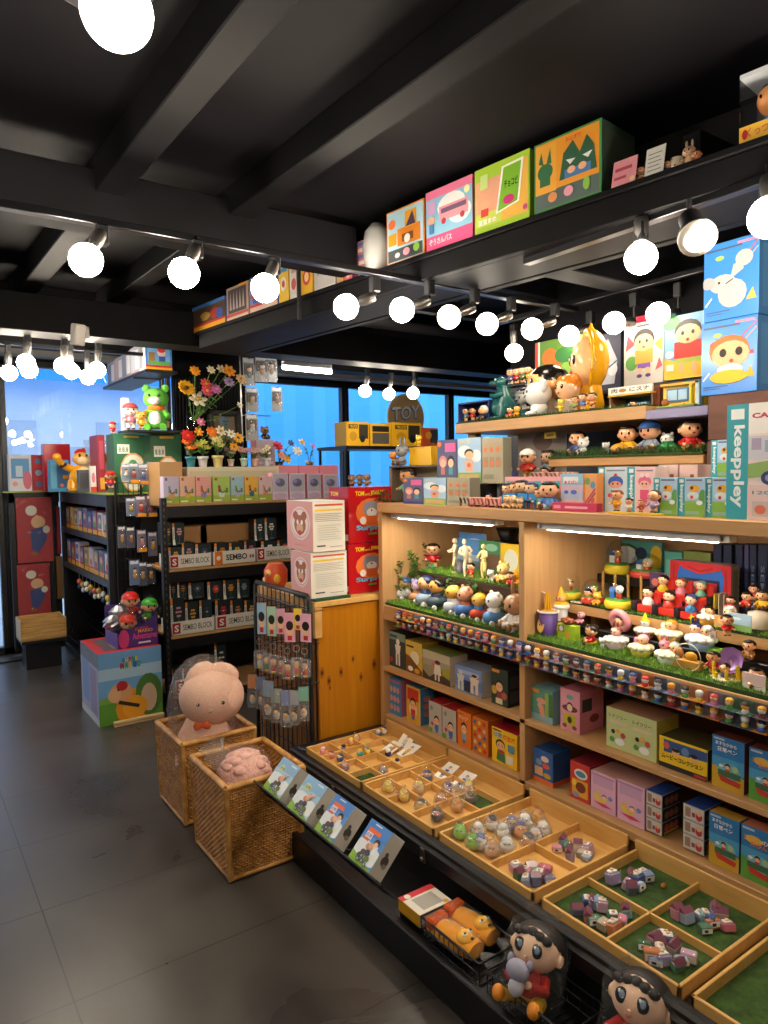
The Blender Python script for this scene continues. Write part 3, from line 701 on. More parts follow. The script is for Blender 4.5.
b=MB(T);b.box((1.24,6.6,.0),(1.64,6.62,1.3),'black_board');b.build('end_panel',o)
b=MB(T);b.box((1.2,5.0,0),(1.64,6.6,.06),'black_steel',.003);b.build('base',o)
b=MB(T)
for lv,z in enumerate((.12,.26)):
    for i in range(14):
        y=5.06+i*.11;x=1.22+.1*lv;b.tube([(x,y,z+.09),(x,y+.05,z+.05),(x+.02,y+.07,z),(x+.3,y+.07,z+.05)],.004,'#5a5f68*',5)
    b.tube([(1.22+.1*lv,5.04,z),(1.22+.1*lv,6.58,z)],.004,'#5a5f68*',5)
b.build('wire_dividers',o)
o=empty('poster_fixture',(1.0,6.55,0));tag(o,'black upright fixture holding two red wrapped posters by the entrance','fixture')
T=TR(-1.0,-6.55,0)
for x in (.80,1.09):b=MB(T);b.box((x,6.55,.04 if x < .9 else 0),(x+.04,6.62,1.385),'black_steel',.003);b.build('post',o)
b=MB(T);b.box((.80,6.55,1.29),(1.185,6.66,1.378),'black_steel',.003);b.build('top_rail',o)
b=MB(T);b.box((.77,6.54,1.378),(1.185,6.68,1.39),'#9aa852',.002);b.build('green_edging',o)
b=MB(T);b.box((.82,6.63,.1),(1.19,6.65,1.3),'black_board');b.build('back_panel',o)
b=MB(T);b.box((1.14,6.56,.45),(1.19,6.6,.82),'#6a4a22',.002);b.build('kraft_panel',o)
b=MB(T);b.box((1.155,6.55,.84),(1.185,6.6,1.25),'#7d1620',.002);b.build('red_strip',o)
# ================================================================ PLANTS AND FLOWERS
def bloom(b,c,r,col,core='#e8b23a',n=8,up=(0,-.6,.8),layers=1):
    q=Vector(up).normalized().to_track_quat('Z','Y').to_matrix().to_4x4();M=TR(*c) @ q
    for L in range(layers):
        for i in range(n):
            a=2*PI*i/n+L*.35;rr=r*(1-.3*L)
            b.ell((math.cos(a)*rr*.58,math.sin(a)*rr*.58,r*.1*L),(rr*.46,rr*.26,r*.08),col,8,5,M=M,rot=RZ(a) @ RY(-.25))
    b.ell((0,0,r*.1),(r*.27,r*.27,r*.16),core,8,5,M=M)
def pot_plant(label,px,py,hpx,y,pot,flower,n=7,core='#e8b23a',group='small potted block flowers on the gondola',sc_=1):
    p=P(px,py,'y',y);h=hpx*depth(p)/FPX
    o=empty('potted_flower',p);tag(o,label,'potted flower',group)
    MB().lathe([(h*.13,0),(h*.17,h*.3),(h*.2,h*.3),(h*.2,h*.38),(h*.16,h*.38),(h*.15,h*.33)],pot,12).build('pot',o)
    r=random.Random(int(px*7+py));b=MB();f=MB()
    for i in range(n):
        a=2*PI*i/n+r.uniform(-.3,.3);rr=h*r.uniform(.08,.3);z=h*r.uniform(.66,.98);e=(math.cos(a)*rr,math.sin(a)*rr*.8,z)
        b.tube([(0,0,h*.33),(e[0]*.4,e[1]*.4,h*.55),e],h*.016,'leaf',5);b.ell((e[0]*.8,e[1]*.8,z*.72),(h*.1,h*.05,h*.025),'leaf',6,4,rot=RZ(a) @ RY(-.5))
        bloom(f,e,h*.16*sc_,flower if isinstance(flower,str) else flower[i % len(flower)],core,6)
    b.build('leaves',o);f.build('blossoms',o);return o
YB=4.62
zpot=P(230,467,'y',YB).z
# pale riser the pots stand on, and the kraft box beside it
xl=P(187,470,'y',4.58).x;xr=P(279,470,'y',4.58).x
o=empty('display_riser',((xl+xr)/2,4.58,1.3228));tag(o,'cream long box that lifts the small potted flowers','riser')
w2=(xr-xl)/2;MB().box((-w2,0,0),(w2,.3,zpot-1.322),'#d8cfb2',.003).build('body',o);MB().box((-w2+.02,-.002,.03),(w2-.02,0,zpot-1.35),'#c9c0a2').build('front_panel',o)
carton('carton','open kraft cardboard box behind the lilac plant kit','box',(P(171,470,'y',4.56).x,4.56,1.322),0,.15,.25,P(171,462,'y',4.56).z-1.322,'#b98f5c')
# row of plant kit boxes
kit=[('lilac',163,179,'#cfc3dd','#e6a860'),('peach',179.5,195,'#f4bfa0','#e9c042'),('rose pink',195.5,211,'#f2aea6','#9a86c4'),('lime green',212.5,230,'#b6d46a','#d9dee0'),('pale blue',230.5,244,'#a9cddd','#c7b9dc'),('yellow orange',244.5,258,'#f5bf52','#2f6f9a'),('blush',258.5,272,'#e8c6cf','#e58a8a')]
bl=['#8a9ad0','#8f80c0','#d8702c','#b8485a','#8fae4a','#d8341c','#e8a050']
for (nm,a,c,f,pot),bc in zip(kit,bl):
    R=R0
    art=[('rect',0,0,1,.26,'#a8bf3c'),('rect',.04,.04,.5,.1,'#e8eec0'),('rect',.1,.84,.25,.95,'#7a5a9a' if nm == 'lilac' else '#c05a3a'),('poly',[(.36,.18),(.64,.18),(.7,.36),(.3,.36)],pot)]
    for i in range(9):
        u=.5+.3*math.cos(i*2.1);v=.5+.11*math.sin(i*1.7);art += [('line',.5,.36,u,v,.02,'#3f6a2c'),('disc',u,v,.07,bc if i % 3 else '#5f8a3a')]
    box_y('plant_kit_box',f'{nm} plant kit box with a printed flower pot at the front gondola edge','box',4.462,a,c,476.5,1.322,.07,front=f,art=art,group='pastel plant kit boxes')
# lavender kit boxes in pink trays
for i,(a,c) in enumerate([(272,288),(289,305),(307,321),(323,338)]):
    art=[('rect',.06,.3,.94,.95,'#c9c3d6'),('disc',.5,.64,.3,'#7d6fb0',.16),('disc',.36,.7,.14,'#a79ad0',.08),('disc',.62,.58,.14,'#5f8a4a',.07),('disc',.5,.12,.42,'#d9b9dc',.12)]
    box_y('flower_kit_box',f'{nth(i+1)} lavender flower kit box in a pink tray, counted from the blush box','box',4.47,a,c,473+i*.5,1.322,.08,front='#e5d6e4',side='#e59ab0',top='#ee9fb4',art=art,group='lavender flower kits')
xl=P(275,470,'y',4.66).x;xr=P(336,470,'y',4.66).x
for i in range(3):
    a=xl+(xr-xl)*i/3;carton('long_carton',f'{nth(i+1)} long pink carton behind the lavender flower kits','box',(a+(xr-xl)/6,4.62,1.322),0,(xr-xl)/3-.006,.2,P(300,465.5,'y',4.66).z-1.322,'#e995a6',[('rect',.04,.1,.96,.5,'#f2b6c2')],group='pink cartons on the gondola')
# pots
pots=[(191,467,27,'#2d7f92','#e8742c','teal pot with orange blossoms'),(203,467,28,'#d8d4dc','#c4cf5a','pale grey pot with lime blossoms'),(218,467,30,'#e2cf8a','#dfe49a','cream yellow pot with pale yellow blossoms'),(231,466,18,'#dcc0b4','#a88fb0','tiny blush pot with mauve blossoms'),(244,466,20,'#bcd4c4','#e0a0b4','tiny mint pot with pink blossoms'),(255,466,19,'#e8b0a8','#e8b8b8','tiny rose pot with pale pink blossoms'),(267,466,20,'#c8ccd8','#e8e0c8','tiny grey pot with cream blossoms')]
for px,py,h,pc,fc,lb in pots:pot_plant(lb+' on the cream riser',px,py,h,YB+.04,pc,fc)
# tall vase with a bouquet
def bouquet(label,vase,px,py,y,stems,group=None,vcol='acrylic'):
    p=P(px,py,'y',y);o=empty('flower_vase',p);tag(o,label,'vase',group)
    if vase:hh=vase;MB().lathe([(.03,0),(.042,.02),(.055,hh*.4),(.045,hh*.75),(.028,hh*.92),(.034,hh)],vcol,16,cap1=False).build('vase',o)
    else:hh=.03;MB().lathe([(.025,0),(.03,.03),(.02,.032)],'#2a2a2c',10).build('base',o)
    st=MB();lf=MB();T_=[]
    for (sx,sy,r,col,core,nn,ly) in stems:
        q=P(sx,sy,'y',y-.03)-p
        st.tube([(0,0,hh*.5),(q.x*.35,q.y*.4,q.z*.55),tuple(q)],.003,'leaf',5)
        for t in (.55,.7):lf.ell((q.x*t*.8,q.y*t,q.z*t),(.02,.008,.005),'leaf',6,4,rot=RZ(sx) @ RY(-.6))
        f=MB();bloom(f,tuple(q),r*1.25,col,core,nn,(.1,-.85,.45),ly);f.build('blossom',o)
    st.build('stems',o);lf.build('leaves',o);return o
bouquet('tall bouquet of sunflower, lily and asters in a clear vase',.25,194,440,4.75,[(186.5,388,.05,'#f0b01c','#5a3212',12,1),(195,371,.034,'#f2a01a','#e08a10',8,2),(211,370,.028,'#efe3c4','#e6d39a',7,2),(221,369,.03,'#f0e6c8','#d9c58a',6,1),(229,371,.042,'#f2a21e','#d9700f',7,2),(198,399,.055,'#f1ead2','#c9a24a',6,1),(206,384,.036,'#e8584a','#f2a03a',8,2),(207,391,.036,'#e8528a','#f4c23a',8,2),(216,389,.036,'#d878b8','#e8a0c8',9,2),(229,382,.034,'#b79ad0','#8f70b0',9,2),(241,379,.036,'#eec890','#d88a3a',8,2),(240,405,.022,'#efe6d8','#e8c86a',6,1)])
bouquet('red and orange block flowers standing behind the teal pot',0,190,455,4.68,[(188,436,.042,'#c8201e','#e84a2c',9,2),(199,432,.03,'#f0a01c','#f0b83a',6,1),(201,422,.028,'#e87aa0','#f0b0c4',7,1),(212,432,.036,'#ee7a1e','#f2a43a',9,2)],'loose block flowers')
bouquet('white daisies and a golden flower beside the dark picture frame',0,226,456,4.68,[(221,431,.034,'#f2ead2','#e6a52c',7,1),(231,434,.03,'#eef0e8','#e6c04a',7,1),(238,438,.036,'#f0b41e','#8a4a12',9,2),(224,421,.03,'#3d6a8a','#2c4f74',6,1),(234,447,.032,'#eab02a','#c9781a',8,2)],'loose block flowers')
bouquet('red rose and pale roses standing by the blue window',0,279,466,4.72,[(278,446,.034,'#d8203c','#b01428',8,3),(281,455,.03,'#f0a890','#e88a78',8,2),(287,459,.03,'#f0c02a','#e09a1a',8,2),(297,451,.034,'#e8ead8','#d8d8b0',8,3),(291,443,.024,'#2a2030','#5a4a6a',6,1)],'loose block flowers')
bouquet('yellow tulip and mauve tulip on thin stems by the blue window',0,310,466,4.78,[(302,442,.026,'#f0c030','#e8a820',5,2),(313,446,.022,'#b078b8','#8a5a9a',5,2),(307,462,.014,'#c08a5a','#a06a3a',5,1)],'loose block flowers')
# dark deep frame with beige back
p=P(228,446,'y',4.86);o=empty('shadow_frame',p);tag(o,'dark deep picture frame leaning behind the flowers','frame')
w,h=.12,.26;M=RX(-.12)
b=MB(M)
for a,c in (((-w,0,0),(-w+.03,.07,h)),((w-.03,0,0),(w,.07,h)),((-w,0,h-.03),(w,.07,h)),((-w,0,0),(w,.07,.03))):b.box(a,c,'#2a2724',.004)
b.build('frame',o);MB(M).box((-w+.02,.055,.02),(w-.02,.065,h-.02),'#8a7a62').build('back_board',o)
# pink toy box and small bear
o=box_y('gift_box','grey and pink printed box under the small brown bear','box',4.7,256,275,440,zpot,.1,front='#b9a9ac',side='#d8929c',art=[('disc',.3,.5,.18,'#8f7a80'),('disc',.65,.55,.18,'#9a868c'),('rect',.1,.1,.9,.2,'#e4c2c8')])
fig_px('small brown bear sitting on the grey and pink printed box',265,439.6,13,'y',4.74,'toy_bear','toy bear',style='sit',hat='round_ears',hair='#7a5232',skin='#86603c',shirt='#2e2620',pants='#7a5232',rz=0)
# ================================================================ SEMBO KITS
def kit_art(fc,fc2='#d8b06a'):
    a=[('poly',[(0,0),(.26,0),(.17,.3),(.16,1),(0,1)],'#e9e6de'),('rect',0,.8,.16,1,'#e8862c'),('vtext','SEMBO',.045,.76,.08,'#2a2a2a',.5)]
    for i in range(6):a.append(('disc',.58+.15*math.cos(i*1.05),.6+.13*math.sin(i*1.05),.09,fc))
    return a+[('disc',.58,.6,.07,fc2),('line',.58,.45,.56,.12,.02,'#4a7a3a'),('rect',.4,.06,.8,.1,'#6a7a7c')]
def kits(z,rows,tag_,yf=4.50):
    for i,(a,c,top,col,nm) in enumerate(rows):
        zb=z;yy=yf
        if len(tag_) > 1 and top < tag_[1]:zb=P(200,tag_[1],'y',yf).z;yy=yf
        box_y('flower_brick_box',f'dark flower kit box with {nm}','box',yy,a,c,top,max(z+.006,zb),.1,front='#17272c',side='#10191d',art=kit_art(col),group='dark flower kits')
def sembo_tray(label,z,a,c,text,hpx,logo='#b01c24',yf=4.466):
    xl=P(a,570,'y',yf).x;xr=P(c,570,'y',yf).x;w=xr-xl-.004
    o=empty('counter_tray',((xl+xr)/2,yf,z+.0008));tag(o,label,'tray','white card trays on the gondola')
    b=MB();x=w/2
    h=hpx*depth(P(a,570,'y',yf))/FPX
    b.box((-x,0,0),(x,.003,h),'#e6e1d6');b.box((-x,0,0),(-x+.003,.2,h),'#e6e1d6');b.box((x-.003,0,0),(x,.2,h),'#e6e1d6');b.box((-x,0,0),(x,.2,.004),'#d8d2c6')
    if text == 'SEMBO':art=[('rect',.04,.02,.22,.98,'#e0761e'),('disc',.13,.5,.05,'#f2efe8'),('text',text,.3,.28,.45,'#20201f',.5,.03),('rect',.86,.35,.9,.6,'#c8342c'),('rect',.92,.35,.96,.6,'#2f5aa0')]
    else:art=[('rect',.03,.12,.21,.9,logo),('text','S',.075,.25,.5,'#f2eee6',.1,.03),('text',text,.27,.3,.42,'#3a3834',.68,.004)]
    face_art(b,art,(-x,0,0),(1,0,0),(0,0,1),(0,-1,0),w,h)
    b.build('card',o);return o
sembo_tray('white card tray with a red square mark, first on the upper gondola shelf',.90,169,212,'SEMBO BLOCK',13.5)
sembo_tray('white card tray with an orange mark and bold lettering',.90,213,256,'SEMBO',13.5)
sembo_tray('white card tray with a red square mark behind the pink box stack',.90,257,292,'SEMBO BLOCK',13.5)
sembo_tray('white card tray with a red square mark, first on the middle gondola shelf',.465,169,213,'SEMBO BLOCK',14)
sembo_tray('white card tray with a red square mark behind the keychain rack',.465,214,262,'SEMBO BLOCK',14)
sembo_tray('white card tray with a red square mark on the bottom gondola shelf behind the plush',.075,171,214,'SEMBO BLOCK',15)
kits(.90,[(168,181,547,'#e0a52a','a golden flower in the first white tray'),(181.5,194,543,'#d890a0','a pink flower in the first white tray'),(195,211,544,'#3a4a70','a dark blue flower in the first white tray'),(214,228,543,'#c87a2c','a bronze flower in the tray with bold lettering'),(229,243,543,'#d8c030','yellow blossoms in the tray with bold lettering'),(244,256,541,'#c85a88','a magenta flower in the tray with bold lettering'),(261,276,541,'#e8e4dc','a white lily in the tray behind the pink boxes'),(277,291,540,'#d84a2c','a red blossom in the tray behind the pink boxes')],['u'])
zt=P(175,546,'y',4.52).z
kits(zt,[(162,171.5,523,'#d8901e','an orange flower stacked at the gondola upright'),(172,184,523,'#c88a98','a dusty pink flower stacked above the first white tray')],['v'],4.505)
kits(P(264,541,'y',4.52).z,[(254,264,519,'#e8e6e0','white lilies stacked above the third white tray'),(264.5,276,518,'#d8d6d0','a pale lily stacked beside the white lilies')],['w'],4.505)
for a,c,t,lb in ((184,207,526,'open kraft carton behind the pink flower kit'),(200,252,524,'wide kraft carton standing behind the bold lettered tray')):
    box_y('carton',lb,'box',4.66,a,c,t,.90,.12,front='#a87b4a')
kits(.465,[(170,184,598,'#d890b4','a pink aster in the middle shelf tray'),(185,198,602,'#e0982a','an orange rosette in the middle shelf tray'),(199,212,600,'#2f3f5a','a navy flower in the middle shelf tray'),(215,229,600,'#c8283a','a red flower beside the grid rack'),(230,243,600,'#c8683a','a rust flower beside the grid rack'),(244,258,600,'#d8a03a','an amber flower beside the grid rack')],['x'])
kits(P(190,600,'y',4.52).z,[(169,176,582,'#c86a5a','a coral flower on top of the middle shelf kits'),(177,187,581,'#a86a2a','a brown flower on top of the middle shelf kits'),(188,204,582,'#3a4a6a','a blue flower on top of the middle shelf kits')],['y'],4.505)
kits(P(230,600,'y',4.52).z,[(207,222,581,'#c83a3a','a scarlet flower on the second middle shelf stack'),(223,236,580,'#d88a2a','an ochre flower on the second middle shelf stack'),(237,249,579,'#8a9ab0','a grey blue flower on the second middle shelf stack')],['z'],4.505)
kits(.075,[(171,181,668,'#4a5a6a','a plain front at the bottom of the gondola'),(182,192,668,'#8a5a3a','a bronze bloom at the bottom of the gondola'),(193,206,667,'#a85a5a','a dull red bloom at the bottom of the gondola'),(214,226,640,'#d8d0c8','a tall cream spine on the bottom gondola shelf')],['q'])
# ================================================================ END RACK WITH HANGING TOY PACKS
o=empty('peg_rack',(1.4,4.97,0));tag(o,'black wire peg rack with hooks at the end of the side shelving','rack')
xa,xb=1.25,1.42;b=MB(TR(-1.4,-4.97,0))
for x in (xa,xb):b.tube([(x,4.96,0),(x,4.96,1.46)],.008,'black_steel',6)
for i in range(5):x=xa+(xb-xa)*(i+.5)/5;b.tube([(x,4.96,.55),(x,4.96,1.46)],.0025,'black_steel',5)
for i in range(14):z=.6+i*.066;b.tube([(xa,4.96,z),(xb,4.96,z)],.0025,'black_steel',5)
b.build('wire_panel',o);PEG=o
def pack(label,px,ptop,pbot,wpx,y,col,tagc='#f0a01c',toy='#d8503a',facing=0,parent=PEG,axis='y',film='package',backc=None,group='hanging toy packs on the end rack',name='toy_pack',hookd=.22):
    pt=P(px,ptop,axis,y);pb=P(px,pbot,axis,y);h=pt.z-pb.z;w=wpx*depth(pt)/FPX
    o=empty(name,(pb.x,pb.y,pb.z),facing);tag(o,label,'toy pack',group)
    b=MB();b.box((-w/2,0,0),(w/2,.002,h),backc or col);face_art(b,[('rect',.1,.84,.9,.96,'#e8e6ea'),('rect',.06,.4,.94,.8,col)],(-w/2,0,0),(1,0,0),(0,0,1),(0,-1,0),w,h);b.build('card',o)
    if tagc:b=MB();b.box((-w*.42,-.03,h*.03),(w*.42,-.028,h*.2),tagc);b.build('price_tag',o)
    b=MB();b.ell((0,-.014,h*.4),(w*.22,.012,h*.13),toy);b.ell((0,-.014,h*.58),(w*.18,.012,h*.1),'#eec29a');b.ell((0,-.012,h*.64),(w*.18,.012,h*.07),'#4a2c1c');b.build('toy',o)
    MB().box((-w*.46,-.028,h*.02),(w*.46,-.001,h*.8),film,.004).build('blister',o)

    hb=MB();
    hb.tube([(0,hookd,h*.97),(0,-.035,h*.97),(0,-.04,h*.99)],.002,'black_steel',5);hb.build('hook',o)
    return o
rows=[(126,464,481,8,'#9ab0c8',None,'#e8e0d0'),(134,463,484,10,'#8fa0c0','#f0a01c','#c8402c'),(143.5,464,485,9.5,'#a0a8c4','#f0a01c','#3a6ac0'),(152.5,462,484,9.5,'#98a4bc','#f0a01c','#d87a8a'),(131,498,516,9,'#8a98b8',None,'#d8c040'),(141,496,517,10,'#9a86a8','#f0a01c','#d83a3a'),(152,495,517,10,'#88688a','#f0a01c','#d83a3a'),(122,526,548,8,'#54586c',None,'#c88a3a'),(131,527,548,8,'#5c5a70',None,'#b8783a'),(142,530,552,9,'#9a8aa4','#f0a01c','#e09aa8'),(153,532,556,9,'#7a80a0',None,'#d8a03a'),(135,560,585,10,'#6a80b0',None,'#d89a4a'),(143,562,586,9,'#54607a',None,'#d8a04a'),(151,563,584,9,'#3c3c50',None,'#c88a3a')]
place=['top','top','top','top','second','second','second','third','third','third','third','lowest','lowest','lowest']
cnt={}
for r,pl in zip(rows,place):
    cnt[pl]=cnt.get(pl,0)+1
    pack(f'{nth(cnt[pl])} clear hanging pack from the entrance side, {pl} row of the end rack',r[0],r[1],r[2],r[3],4.74+.02*cnt[pl],r[4],r[5],r[6])
# ================================================================ BIG GAME BOX AND DOLL BIN
cl=P(100,728,'z',0);cr=P(163.5,715,'z',0);W=cr.x-cl.x;H=P(130,650,'y',4.37).z
art=[('rect',0,.35,1,1,'#6fa6d8'),('rect',0,.62,1,.78,'#a9c8e2'),('rect',0,0,1,.36,'#5f9a34'),('poly',[(0,.36),(.3,.44),(.6,.36),(.8,.42),(1,.38),(1,.3),(0,.3)],'#7fb044'),
       ('disc',.55,.2,.3,'#e8941c',.26),('disc',.78,.34,.22,'#4f7a34',.3),('disc',.78,.3,.13,'#d8b89a',.2),('disc',.34,.42,.18,'#e0a470',.15),('disc',.24,.4,.1,'#e8b684',.1),('disc',.36,.52,.09,'#b8242a',.07),('disc',.55,.2,.2,'#f0a428',.16),('line',.3,.3,.62,.2,.05,'#2a2424'),('disc',.3,.47,.018,'#1a1410')]
let=[('S','#2f6fd0'),('U','#f0c01c'),('P','#d8281e'),('E','#2f9a3a'),('R','#f0c01c')]
for i,(ch,k) in enumerate(let):art.append(('text',ch,.37+i*.052,.845,.06,k,.045,.05))
for i,(ch,k) in enumerate(zip('MARIO',['#d8281e','#2f9a3a','#f0c01c','#2f6fd0','#2f9a3a'])):art.append(('text',ch,.34+i*.066,.755,.085,k,.058,.05))
o=carton('large_toy_box','large shiny toy box with blue sky, green hills and colourful lettering on the floor','box',((cl.x+cr.x)/2,4.37,0),0,W,.46,H,'#6fa6d8',art,side='#c9c4d8',top='#b8242c',
           left=[('rect',0,.8,1,1,'#8a8a90'),('rect',.1,.2,.5,.8,'#9ab0dc'),('rect',.55,.12,.9,.75,'#b4a0c0'),('rect',0,0,1,.1,'#e8e4dc')],top_art=[('rect',.15,.12,.85,.88,'#5a4e52'),('rect',.3,.2,.6,.5,'#8a7c80')])
o2=MB().box((-.5*W-.002,-.001,0),(-.5*W+.001,.46,H),'acrylic').build('clear_sleeve',o)
# wood batten
a=P(113,722,'y',4.345);c=P(163,714,'y',4.345);a.z=c.z=0;d=c-a
M=TR(a.x,a.y,0) @ RZ(math.atan2(d.y,d.x));tag(MB(M).box((0,-.03,0),(d.length,0,.03),'#d8bb8a',.003).box((.0,-.032,.012),(d.length,-.03,.02),'#b8945c').build('wood_batten'),'pale wood batten lying on the floor before the large toy box','batten')
# purple doll bin on top
x0=P(118,650,'y',4.42).x;x1=P(158.5,640,'y',4.42).x
o=empty('doll_bin',((x0+x1)/2,4.42,H));tag(o,'purple open card bin with pink script holding wrapped dolls','bin')
w=(x1-x0)/2;b=MB();k='#4a2a78'
hL,hR=.09,.2
b.add([(-w,0,0),(w,0,0),(w,0,hR),(w*.3,0,hL+.05),(-w,0,hL)],[(0,1,2,3,4)],k);b.add([(-w,.003,0),(w,.003,0),(w,.003,hR),(w*.3,.003,hL+.05),(-w,.003,hL)],[(4,3,2,1,0)],'#3a2260')
b.box((-w,0,0),(-w+.003,.3,hL),'#5a3a98');b.box((w-.003,0,0),(w,.3,hR),'#3a2260');b.box((-w,.297,0),(w,.3,hR+.03),k);b.box((-w,0,0),(w,.3,.004),k)
face_art(b,[('text','SUPER',.42,.52,.09,'#d8483a',.35),('text','MARIO',.5,.44,.1,'#f0b02c',.36),('text','Adventures',.36,.24,.2,'#e8488a',.6,.02),('rect',.5,.1,.8,.15,'#e8e0f0'),('disc',.15,.3,.13,'#c83a78',.3)],(-w,0,0),(1,0,0),(0,0,1),(0,-1,0),2*w,.2)
b.build('bin_body',o)
def wrapped(label,px,py,hpx,y,film='film',name='wrapped_doll',cat='doll',rz=0,tilt=0,fr=(.38,.34,.6),**k):
    f=fig_px(label,px,py,hpx,'y',y,name,cat,rz=rz,tilt=tilt,**k)
    b=MB();rows=[]
    r=random.Random(int(px*3));
    for i in range(9):
        t=i/8;z=-.02+1.12*t;s=(math.sin(PI*min(1,t*1.08)))**.5 if t < .92 else .25
        rows.append([(fr[0]*s*(1+r.uniform(-.12,.12))*math.cos(2*PI*j/14),fr[1]*s*(1+r.uniform(-.12,.12))*math.sin(2*PI*j/14),z) for j in range(14)])
    b.ring(rows,film,True);b.build('plastic_bag',f);return f
wrapped('red-capped doll standing at the back of the purple bin',131,622,30,4.62,hat='cap',hair='#c8241e',shirt='#b8302a',pants='#28408a')
wrapped('green-capped doll at the tall end of the purple bin',150,626,28,4.56,hat='cap',hair='#3aa032',shirt='#3a8a34',pants='#28408a')
wrapped('red-capped doll lying at the front of the purple bin',128,640,26,4.5,hat='cap',hair='#c8321e',shirt='#24387c',pants='#24387c',style='sit')
for i,(px,py) in enumerate([(113,628),(119,618),(122,632)]):
    p=P(px,py,'y',4.52+.04*i);o=empty('foil_bag',p);tag(o,f'{nth(i+1)} crumpled silver foil bag in the purple bin','foil bag','silver foil bags')
    b=MB();r=random.Random(i)
    rows=[]
    for q in range(7):
        t=q/6;s=math.sin(PI*(t*.9+.05));rows.append([(.06*s**.6*(1+r.uniform(-.14,.14))*math.cos(2*PI*j/10),.045*s**.6*(1+r.uniform(-.14,.14))*math.sin(2*PI*j/10),.1*t-.02) for j in range(10)])
    b.ring(rows,'#b8b8c2*',False);b.build('foil',o)
# ================================================================ ENTRANCE CORNER
def poster(label,p0,p1,p2,p3):
    y=6.548
    c=[P(*p,'y',y) for p in (p0,p1,p2,p3)]
    x0=min(v.x for v in c);x1=max(v.x for v in c);z0=min(v.z for v in c);z1=max(v.z for v in c)
    w,h=x1-x0,z1-z0;o=empty('wrapped_poster',((x0+x1)/2,y,z0));tag(o,label,'poster','red wrapped posters')
    b=MB();b.box((-w/2,-.012,0),(w/2,0,h),'#a81826',.003)
    face_art(b,[('disc',.6,.62,.2,'#e0b088',.1),('poly',[(.36,.5),(.78,.56),(.84,.36),(.6,.14),(.4,.2)],'#233a80'),('disc',.42,.8,.16,'#d8d4cc',.08),('disc',.82,.5,.1,'#d8d4cc',.06),('disc',.46,.13,.1,'#8a5a2c',.03),('line',.1,.9,.3,.96,.01,'#d86a6a')],
             (-w/2,-.012,0),(1,0,0),(0,0,1),(0,-1,0),w,h)
    b.build('print',o);MB().box((-w/2-.004,-.02,-.004),(w/2+.004,-.016,h+.004),'film').build('wrapper',o)
poster('upper red wrapped poster with a blue and pale round print',(15,498),(51,497),(50,561),(18,563))
poster('lower red wrapped poster with a blue and pale round print',(17,565),(49,564),(48,614),(19,618))
# wooden crate on its low black stand
y=6.0;a=P(22,642,'y',y);c=P(66,636,'y',y);zt=P(40,619,'y',y).z;w=c.x-a.x;h=zt-a.z
o=empty('crate_stand',((a.x+c.x)/2,y+.1,0));tag(o,'low black stand under the wooden crate','stand')
MB().box((-w/2+.03,-.06,0),(w/2-.03,.16,a.z-.03),'black_board',.004).build('body',o);MB().box((-w/2,-.1,a.z-.03),(w/2,.2,a.z-.004),'black_steel',.003).build('top',o)
o=empty('wooden_crate',((a.x+c.x)/2,y,a.z-.004));tag(o,'small wooden slatted crate by the red posters','crate')
for k in range(3):b=MB();b.box((-w/2,0,k*h/3+.003),(w/2,.012,(k+1)*h/3-.004),'crate_wood',.002);b.build('front_slat',o)
for s,nm in ((-1,'side_board'),(1,'side_board')):b=MB();b.box((s*w/2-.006,.0,.0),(s*w/2+.006,.26,h),'crate_wood',.002);b.build(nm,o)
MB().box((-w/2,.25,0),(w/2,.262,h),'crate_wood',.002).build('back_board',o);MB().box((-w/2,0,0),(w/2,.26,.01),'crate_wood').build('bottom_board',o)
# things on the green-edged top, z=1.388
ZT=1.39
box_y('window_box','white and blue window toy box with a pink pattern by the entrance','toy box',6.56,8,31,455,ZT,.1,front='#dfe2ea',art=[('rect',.1,.35,.9,.9,'#5aa0d8'),('disc',.25,.2,.12,'#e8a0b0'),('disc',.8,.3,.2,'#d87088',.26),('rect',.3,.4,.6,.7,'#c8dcec')])
box_y('striped_box','narrow red box with three round blue pictures','toy box',6.6,31.5,44,455,ZT,.08,front='#b8202a',art=[('disc',.5,.82,.26,'#4a7ab0'),('disc',.5,.5,.26,'#7ab0d8'),('disc',.5,.18,.26,'#4a6aa0')])
box_y('gift_bag','large glossy red gift bag behind the blue display box','gift bag',6.3,43,70,444,ZT,.12,front='#b81a24!',art=[('disc',.34,.6,.12,'#e8c060'),('disc',.34,.42,.16,'#c87a4a'),('disc',.8,.5,.1,'#d8d0c8')])
box_y('window_box','teal blue see-through display box between the red bag and the grey speaker','toy box',5.9,49,69,460,ZT,.1,front='#3a86b0',art=[('rect',.38,.12,.92,.92,'#2a5a90'),('rect',.05,.1,.34,.92,'#5aa4c4'),('rect',.66,.4,.95,.52,'#e8981c'),('disc',.6,.2,.1,'#c86a3a')])
